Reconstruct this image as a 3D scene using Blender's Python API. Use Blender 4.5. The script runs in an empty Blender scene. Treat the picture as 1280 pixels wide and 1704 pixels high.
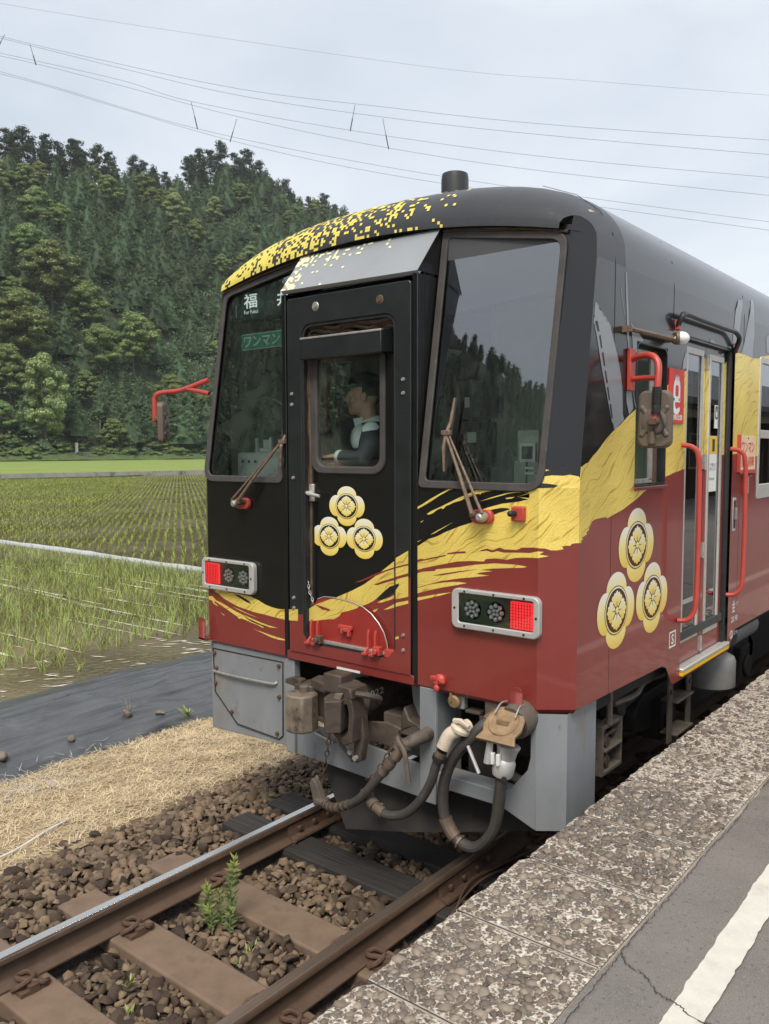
import bpy, bmesh, math, random
import numpy as np
from mathutils import Vector, Matrix, Euler
from mathutils.geometry import tessellate_polygon
SC = bpy.context.scene
COL = SC.collection
R = math.radians
# ---------------------------------------------------------------- camera
cd = bpy.data.cameras.new('camera'); cam = bpy.data.objects.new('camera', cd); COL.objects.link(cam)
cd.sensor_fit = 'HORIZONTAL'; cd.sensor_width = 36.0; cd.lens = 36.0 * 1386.12 / 1280.0
cd.clip_start = 0.05; cd.clip_end = 5000
CAM = Vector((3.0271, -3.4339, 2.2579))
_yaw, _pit, _rol = R(-38.7652), R(-4.2468), R(-0.1228)
_f = Vector((math.sin(_yaw)*math.cos(_pit), math.cos(_yaw)*math.cos(_pit), math.sin(_pit)))
_r = Vector((math.cos(_yaw), -math.sin(_yaw), 0)); _u = _r.cross(_f)
_r2 = _r*math.cos(_rol) + _u*math.sin(_rol); _u2 = _u*math.cos(_rol) - _r*math.sin(_rol)
cam.matrix_world = Matrix(((_r2.x, _u2.x, -_f.x, CAM.x), (_r2.y, _u2.y, -_f.y, CAM.y), (_r2.z, _u2.z, -_f.z, CAM.z), (0, 0, 0, 1)))
SC.camera = cam
# ---------------------------------------------------------------- sky, sun, exposure
SUN_EL, SUN_AZ = R(54), R(152)         # hazy sun behind thin cloud, behind the camera
w = bpy.data.worlds.new('World'); SC.world = w; w.use_nodes = True
nt = w.node_tree; nt.nodes.clear()
wo = nt.nodes.new('ShaderNodeOutputWorld'); bg = nt.nodes.new('ShaderNodeBackground')
sk = nt.nodes.new('ShaderNodeTexSky'); sk.sky_type = 'NISHITA'; sk.sun_disc = False
sk.sun_elevation = SUN_EL; sk.sun_rotation = SUN_AZ; sk.altitude = 50; sk.air_density = 1.0; sk.dust_density = 2.0
tc = nt.nodes.new('ShaderNodeTexCoord'); mp = nt.nodes.new('ShaderNodeMapping'); mp.inputs['Scale'].default_value = (1.0, 1.0, 2.6)
n1 = nt.nodes.new('ShaderNodeTexNoise'); n1.inputs['Scale'].default_value = 1.45; n1.inputs['Detail'].default_value = 5; n1.inputs['Roughness'].default_value = .52; n1.inputs['Distortion'].default_value = .4
r1 = nt.nodes.new('ShaderNodeValToRGB')
r1.color_ramp.elements[0].position = .34; r1.color_ramp.elements[0].color = (2.75, 3.1, 3.5, 1)
r1.color_ramp.elements[1].position = .66; r1.color_ramp.elements[1].color = (4.5, 4.65, 4.8, 1)
mx = nt.nodes.new('ShaderNodeMix'); mx.data_type = 'RGBA'; mx.inputs[0].default_value = .86
L = nt.links.new
L(tc.outputs['Generated'], mp.inputs['Vector']); L(mp.outputs['Vector'], n1.inputs['Vector']); L(n1.outputs['Fac'], r1.inputs['Fac'])
L(sk.outputs['Color'], mx.inputs[6]); L(r1.outputs['Color'], mx.inputs[7]); L(mx.outputs[2], bg.inputs['Color'])
bg.inputs['Strength'].default_value = .1
L(bg.outputs['Background'], wo.inputs['Surface'])
sd = bpy.data.lights.new('sun', 'SUN'); sd.energy = 1.5; sd.angle = R(22); sd.color = (1, .93, .82)
so = bpy.data.objects.new('sun', sd); COL.objects.link(so)
_sd = Vector((math.sin(SUN_AZ)*math.cos(SUN_EL), math.cos(SUN_AZ)*math.cos(SUN_EL), math.sin(SUN_EL)))
so.rotation_euler = _sd.to_track_quat('Z', 'Y').to_euler(); so.location = (0, 0, 30)
SC.view_settings.view_transform = 'Standard'; SC.view_settings.look = 'None'; SC.view_settings.gamma = 1
SC.view_settings.use_curve_mapping = False; SC.view_settings.exposure = 1.18
SC.cycles.max_bounces = 8; SC.cycles.transparent_max_bounces = 16; SC.cycles.use_denoising = True
# ---------------------------------------------------------------- materials
def mat(name, col, rough=.6, metal=0., var=.12, vscale=6., dirt=None, bump=None, spec=.5, coat=0., rnd=0., stretch=None, hue=None):
    """dirt=(colour, amount 0..1, scale, detail); bump=(strength, scale, distance)"""
    m = bpy.data.materials.new(name); m.use_nodes = True
    t = m.node_tree; N = t.nodes; b = N['Principled BSDF']; K = t.links.new
    b.inputs['Roughness'].default_value = rough; b.inputs['Metallic'].default_value = metal
    b.inputs['Specular IOR Level'].default_value = spec; b.inputs['Coat Weight'].default_value = coat
    b.inputs['Coat Roughness'].default_value = .06
    tc = N.new('ShaderNodeTexCoord'); v = tc.outputs['Object']
    if stretch:
        mp = N.new('ShaderNodeMapping'); mp.inputs['Scale'].default_value = stretch; K(v, mp.inputs['Vector']); v = mp.outputs['Vector']
    n = N.new('ShaderNodeTexNoise'); n.inputs['Scale'].default_value = vscale; n.inputs['Detail'].default_value = 6; n.inputs['Roughness'].default_value = .62
    K(v, n.inputs['Vector'])
    mr = N.new('ShaderNodeMapRange'); mr.inputs[1].default_value = .3; mr.inputs[2].default_value = .7
    mr.inputs[3].default_value = 1 - var; mr.inputs[4].default_value = 1 + var; K(n.outputs['Fac'], mr.inputs[0])
    fac = mr.outputs[0]
    if rnd:
        oi = N.new('ShaderNodeObjectInfo'); m2 = N.new('ShaderNodeMapRange'); m2.inputs[3].default_value = 1 - rnd; m2.inputs[4].default_value = 1 + rnd
        K(oi.outputs['Random'], m2.inputs[0]); mm = N.new('ShaderNodeMath'); mm.operation = 'MULTIPLY'; K(fac, mm.inputs[0]); K(m2.outputs[0], mm.inputs[1]); fac = mm.outputs[0]
    hv = N.new('ShaderNodeHueSaturation'); hv.inputs['Color'].default_value = (*col, 1); K(fac, hv.inputs['Value'])
    if hue:
        oi = N.new('ShaderNodeObjectInfo'); m3 = N.new('ShaderNodeMapRange'); m3.inputs[3].default_value = .5 - hue; m3.inputs[4].default_value = .5 + hue
        K(oi.outputs['Random'], m3.inputs[0]); K(m3.outputs[0], hv.inputs['Hue'])
    c = hv.outputs['Color']
    if dirt:
        for dd in (dirt if isinstance(dirt, list) else [dirt]):
            n2 = N.new('ShaderNodeTexNoise'); n2.inputs['Scale'].default_value = dd[2]; n2.inputs['Detail'].default_value = dd[3] if len(dd) > 3 else 7; n2.inputs['Roughness'].default_value = .65
            K(v, n2.inputs['Vector'])
            r = N.new('ShaderNodeMapRange'); r.inputs[1].default_value = .68 - dd[1]*.45; r.inputs[2].default_value = r.inputs[1].default_value + .14; r.inputs[4].default_value = .9
            K(n2.outputs['Fac'], r.inputs[0])
            mi = N.new('ShaderNodeMix'); mi.data_type = 'RGBA'; K(r.outputs[0], mi.inputs[0]); K(c, mi.inputs[6]); mi.inputs[7].default_value = (*dd[0], 1); c = mi.outputs[2]
    K(c, b.inputs['Base Color'])
    if bump:
        n3 = N.new('ShaderNodeTexNoise'); n3.inputs['Scale'].default_value = bump[1]; n3.inputs['Detail'].default_value = 5; K(v, n3.inputs['Vector'])
        bp = N.new('ShaderNodeBump'); bp.inputs['Strength'].default_value = bump[0]; bp.inputs['Distance'].default_value = bump[2] if len(bump) > 2 else .01
        K(n3.outputs['Fac'], bp.inputs['Height']); K(bp.outputs['Normal'], b.inputs['Normal'])
    return m
def glass(name, tint=(.6, .68, .66), refl=1.0, base=.06):
    m = bpy.data.materials.new(name); m.use_nodes = True; t = m.node_tree; N = t.nodes; N.clear(); K = t.links.new
    o = N.new('ShaderNodeOutputMaterial'); mix = N.new('ShaderNodeMixShader'); tr = N.new('ShaderNodeBsdfTransparent'); gl = N.new('ShaderNodeBsdfGlossy')
    fr = N.new('ShaderNodeFresnel'); fr.inputs['IOR'].default_value = 1.5
    ma = N.new('ShaderNodeMath'); ma.operation = 'MULTIPLY_ADD'; ma.inputs[1].default_value = refl; ma.inputs[2].default_value = base; ma.use_clamp = True
    tr.inputs['Color'].default_value = (*tint, 1); gl.inputs['Roughness'].default_value = 0.0; gl.inputs['Color'].default_value = (.95, .97, 1, 1)
    K(fr.outputs[0], ma.inputs[0]); K(ma.outputs[0], mix.inputs[0]); K(tr.outputs[0], mix.inputs[1]); K(gl.outputs[0], mix.inputs[2]); K(mix.outputs[0], o.inputs['Surface'])
    return m
M = {}
# ---------------------------------------------------------------- geometry helpers
class G:
    """collects shapes and links them as one mesh object"""
    def __init__(s): s.v = []; s.f = []; s.mi = []; s.m = 0
    def add(s, vs, fs):
        o = len(s.v); s.v += [tuple(v) for v in vs]; s.f += [tuple(i + o for i in f) for f in fs]; s.mi += [s.m]*len(fs); return s
    def box(s, c, d, rot=None):
        hx, hy, hz = d[0]/2, d[1]/2, d[2]/2
        vs = [Vector((x, y, z)) for x in (-hx, hx) for y in (-hy, hy) for z in (-hz, hz)]
        if rot is not None:
            m = rot if isinstance(rot, Matrix) else Euler(rot).to_matrix(); vs = [m @ v for v in vs]
        c = Vector(c); return s.add([v + c for v in vs], [(0, 1, 3, 2), (4, 6, 7, 5), (0, 4, 5, 1), (2, 3, 7, 6), (0, 2, 6, 4), (1, 5, 7, 3)])
    def b2(s, lo, hi): return s.box([(a + b)/2 for a, b in zip(lo, hi)], [abs(b - a) for a, b in zip(lo, hi)])
    def tube(s, pts, r, n=10, cap=True, closed=False):
        pts = [Vector(p) for p in pts]; rs = r if isinstance(r, (list, tuple)) else [r]*len(pts)
        up = None; rings = []; N_ = len(pts)
        for i, p in enumerate(pts):
            if closed: t = (pts[(i + 1) % N_] - pts[i - 1])
            else: t = (pts[min(i + 1, N_ - 1)] - pts[max(i - 1, 0)])
            t.normalize()
            if up is None: up = t.orthogonal().normalized()
            else: up = (up - t*up.dot(t)).normalized()
            b = t.cross(up)
            rings.append([p + (up*math.cos(2*math.pi*k/n) + b*math.sin(2*math.pi*k/n))*rs[i] for k in range(n)])
        vs = [v for rg in rings for v in rg]; fs = []
        for i in range(N_ if closed else N_ - 1):
            a, c = i*n, ((i + 1) % N_)*n
            for k in range(n): fs.append((a + k, a + (k + 1) % n, c + (k + 1) % n, c + k))
        if cap and not closed: fs += [tuple(reversed(range(n))), tuple((N_ - 1)*n + k for k in range(n))]
        return s.add(vs, fs)
    def cyl(s, a, b, r, r2=None, n=14): return s.tube([a, b], [r, r if r2 is None else r2], n)
    def rev(s, prof, o, ax=(0, 0, 1), n=20):
        """prof: (radius, height along ax)"""
        ax = Vector(ax).normalized(); u = ax.orthogonal().normalized(); b = ax.cross(u); o = Vector(o); vs = []; fs = []
        for r_, h in prof: vs += [o + ax*h + (u*math.cos(2*math.pi*k/n) + b*math.sin(2*math.pi*k/n))*r_ for k in range(n)]
        for i in range(len(prof) - 1):
            for k in range(n): fs.append((i*n + k, i*n + (k + 1) % n, (i + 1)*n + (k + 1) % n, (i + 1)*n + k))
        fs += [tuple(reversed(range(n))), tuple((len(prof) - 1)*n + k for k in range(n))]
        return s.add(vs, fs)
    def prism(s, poly, o, u, v, d):
        """flat outline (2D) in the frame o,u,v pushed by vector d"""
        o, u, v, d = Vector(o), Vector(u), Vector(v), Vector(d); n = len(poly)
        a = [o + u*p[0] + v*p[1] for p in poly]; tri = tessellate_polygon([a])
        fs = [(i, (i + 1) % n, n + (i + 1) % n, n + i) for i in range(n)] + [tuple(t) for t in tri] + [tuple(n + i for i in reversed(t)) for t in tri]
        return s.add(a + [p + d for p in a], fs)
    def ball(s, c, r, n=12, m=8):
        rx, ry, rz = r if isinstance(r, (tuple, list)) else (r, r, r); vs = [(c[0], c[1], c[2] - rz)]; fs = []
        for i in range(1, m):
            ph = math.pi*i/m - math.pi/2
            for k in range(n): vs.append((c[0] + rx*math.cos(ph)*math.cos(2*math.pi*k/n), c[1] + ry*math.cos(ph)*math.sin(2*math.pi*k/n), c[2] + rz*math.sin(ph)))
        vs.append((c[0], c[1], c[2] + rz))
        for k in range(n): fs.append((0, 1 + (k + 1) % n, 1 + k))
        for i in range(m - 2):
            for k in range(n): a = 1 + i*n; fs.append((a + k, a + (k + 1) % n, a + n + (k + 1) % n, a + n + k))
        a = 1 + (m - 2)*n
        for k in range(n): fs.append((a + k, a + (k + 1) % n, len(vs) - 1))
        return s.add(vs, fs)
    def frame(s, outer, inner, mapf, d):
        """ring between two outlines with the same point count, given depth d along mapf's second argument"""
        n = len(outer); vs = [mapf(p, 0) for p in outer] + [mapf(p, 0) for p in inner] + [mapf(p, d) for p in outer] + [mapf(p, d) for p in inner]; fs = []
        for i in range(n):
            j = (i + 1) % n
            fs += [(2*n + i, 2*n + j, 3*n + j, 3*n + i), (i, n + i, n + j, j), (i, j, 2*n + j, 2*n + i), (n + i, 3*n + i, 3*n + j, n + j)]
        return s.add(vs, fs)
    def obj(s, name, m, parent=None, smooth=30, bevel=0, seg=2, fix=True):
        me = bpy.data.meshes.new(name); me.from_pydata(s.v, [], s.f); ms = m if isinstance(m, (list, tuple)) else [m]
        for x in ms: me.materials.append(M[x] if isinstance(x, str) else x)
        if len(ms) > 1: me.polygons.foreach_set('material_index', s.mi)
        if fix:
            bm = bmesh.new(); bm.from_mesh(me); bmesh.ops.recalc_face_normals(bm, faces=bm.faces[:]); bm.to_mesh(me); bm.free()
        if smooth:
            me.polygons.foreach_set('use_smooth', [True]*len(me.polygons)); me.set_sharp_from_angle(angle=R(smooth))
        o = bpy.data.objects.new(name, me); COL.objects.link(o)
        if parent: o.parent = parent
        if bevel:
            md = o.modifiers.new('bevel', 'BEVEL'); md.width = bevel; md.segments = seg; md.limit_method = 'ANGLE'; md.angle_limit = R(40)
        return o
def rrect(x0, z0, x1, z1, r, n=5):
    rs = r if isinstance(r, (list, tuple)) else [r]*4   # bl, br, tr, tl
    out = []
    for (cx, cz, sx, sz, a0, q) in ((x0, z0, 1, 1, 180, rs[0]), (x1, z0, -1, 1, 270, rs[1]), (x1, z1, -1, -1, 0, rs[2]), (x0, z1, 1, -1, 90, rs[3])):
        for k in range(n + 1):
            a = R(a0 + 90*k/n); out.append((cx + sx*q + q*math.cos(a), cz + sz*q + q*math.sin(a)))
    return out
def rquad(pts, r, n=5):
    """rounded corners on any convex outline"""
    out = []; k = len(pts)
    for i in range(k):
        p = Vector(pts[i]); a = (Vector(pts[i - 1]) - p); b = (Vector(pts[(i + 1) % k]) - p); rr = r[i] if isinstance(r, (list, tuple)) else r
        pa, pb = p + a.normalized()*rr, p + b.normalized()*rr
        for j in range(n + 1):
            t = j/n; out.append(tuple(pa*(1 - t)**2 + p*2*t*(1 - t) + pb*t*t))
    return out
def thing(name, label, cat, loc=(0, 0, 0), group=None):
    o = bpy.data.objects.new(name, None); COL.objects.link(o); o.location = loc; o.empty_display_size = .1
    return tag(o, label, cat, group)
def tag(o, label, cat, group=None):
    o['label'] = label; o['category'] = cat
    if group: o['group'] = group
    return o
def struct(o): o['kind'] = 'structure'; return o
def stuff(o, label=None, cat=None):
    o['kind'] = 'stuff'
    if label: o['label'] = label
    if cat: o['category'] = cat
    return o
def npmesh(name, V, F, m, parent=None, smooth=False, col=None):
    """fast mesh from numpy arrays; F is (n,3) or (n,4)"""
    me = bpy.data.meshes.new(name); V = np.asarray(V, np.float32); F = np.asarray(F, np.int32); k = F.shape[1]
    me.vertices.add(len(V)); me.vertices.foreach_set('co', V.ravel()); me.loops.add(F.size); me.loops.foreach_set('vertex_index', F.ravel())
    me.polygons.add(len(F)); me.polygons.foreach_set('loop_start', np.arange(len(F), dtype=np.int32)*k); me.polygons.foreach_set('loop_total', np.full(len(F), k, np.int32))
    if smooth: me.polygons.foreach_set('use_smooth', np.ones(len(F), bool))
    me.materials.append(M[m] if isinstance(m, str) else m); me.update(calc_edges=True); me.validate()
    o = bpy.data.objects.new(name, me); COL.objects.link(o)
    if parent: o.parent = parent
    return o
def bez(P, n=12):
    """Catmull-Rom through points"""
    P = [Vector(p) for p in P]; P = [P[0]*2 - P[1]] + P + [P[-1]*2 - P[-2]]; out = []
    for i in range(1, len(P) - 2):
        a, b, c, d = P[i - 1:i + 3]
        for k in range(n):
            t = k/n; out.append(.5*((2*b) + (c - a)*t + (2*a - 5*b + 4*c - d)*t*t + (3*b - a - 3*c + d)*t**3))
    out.append(P[-2]); return out
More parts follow.
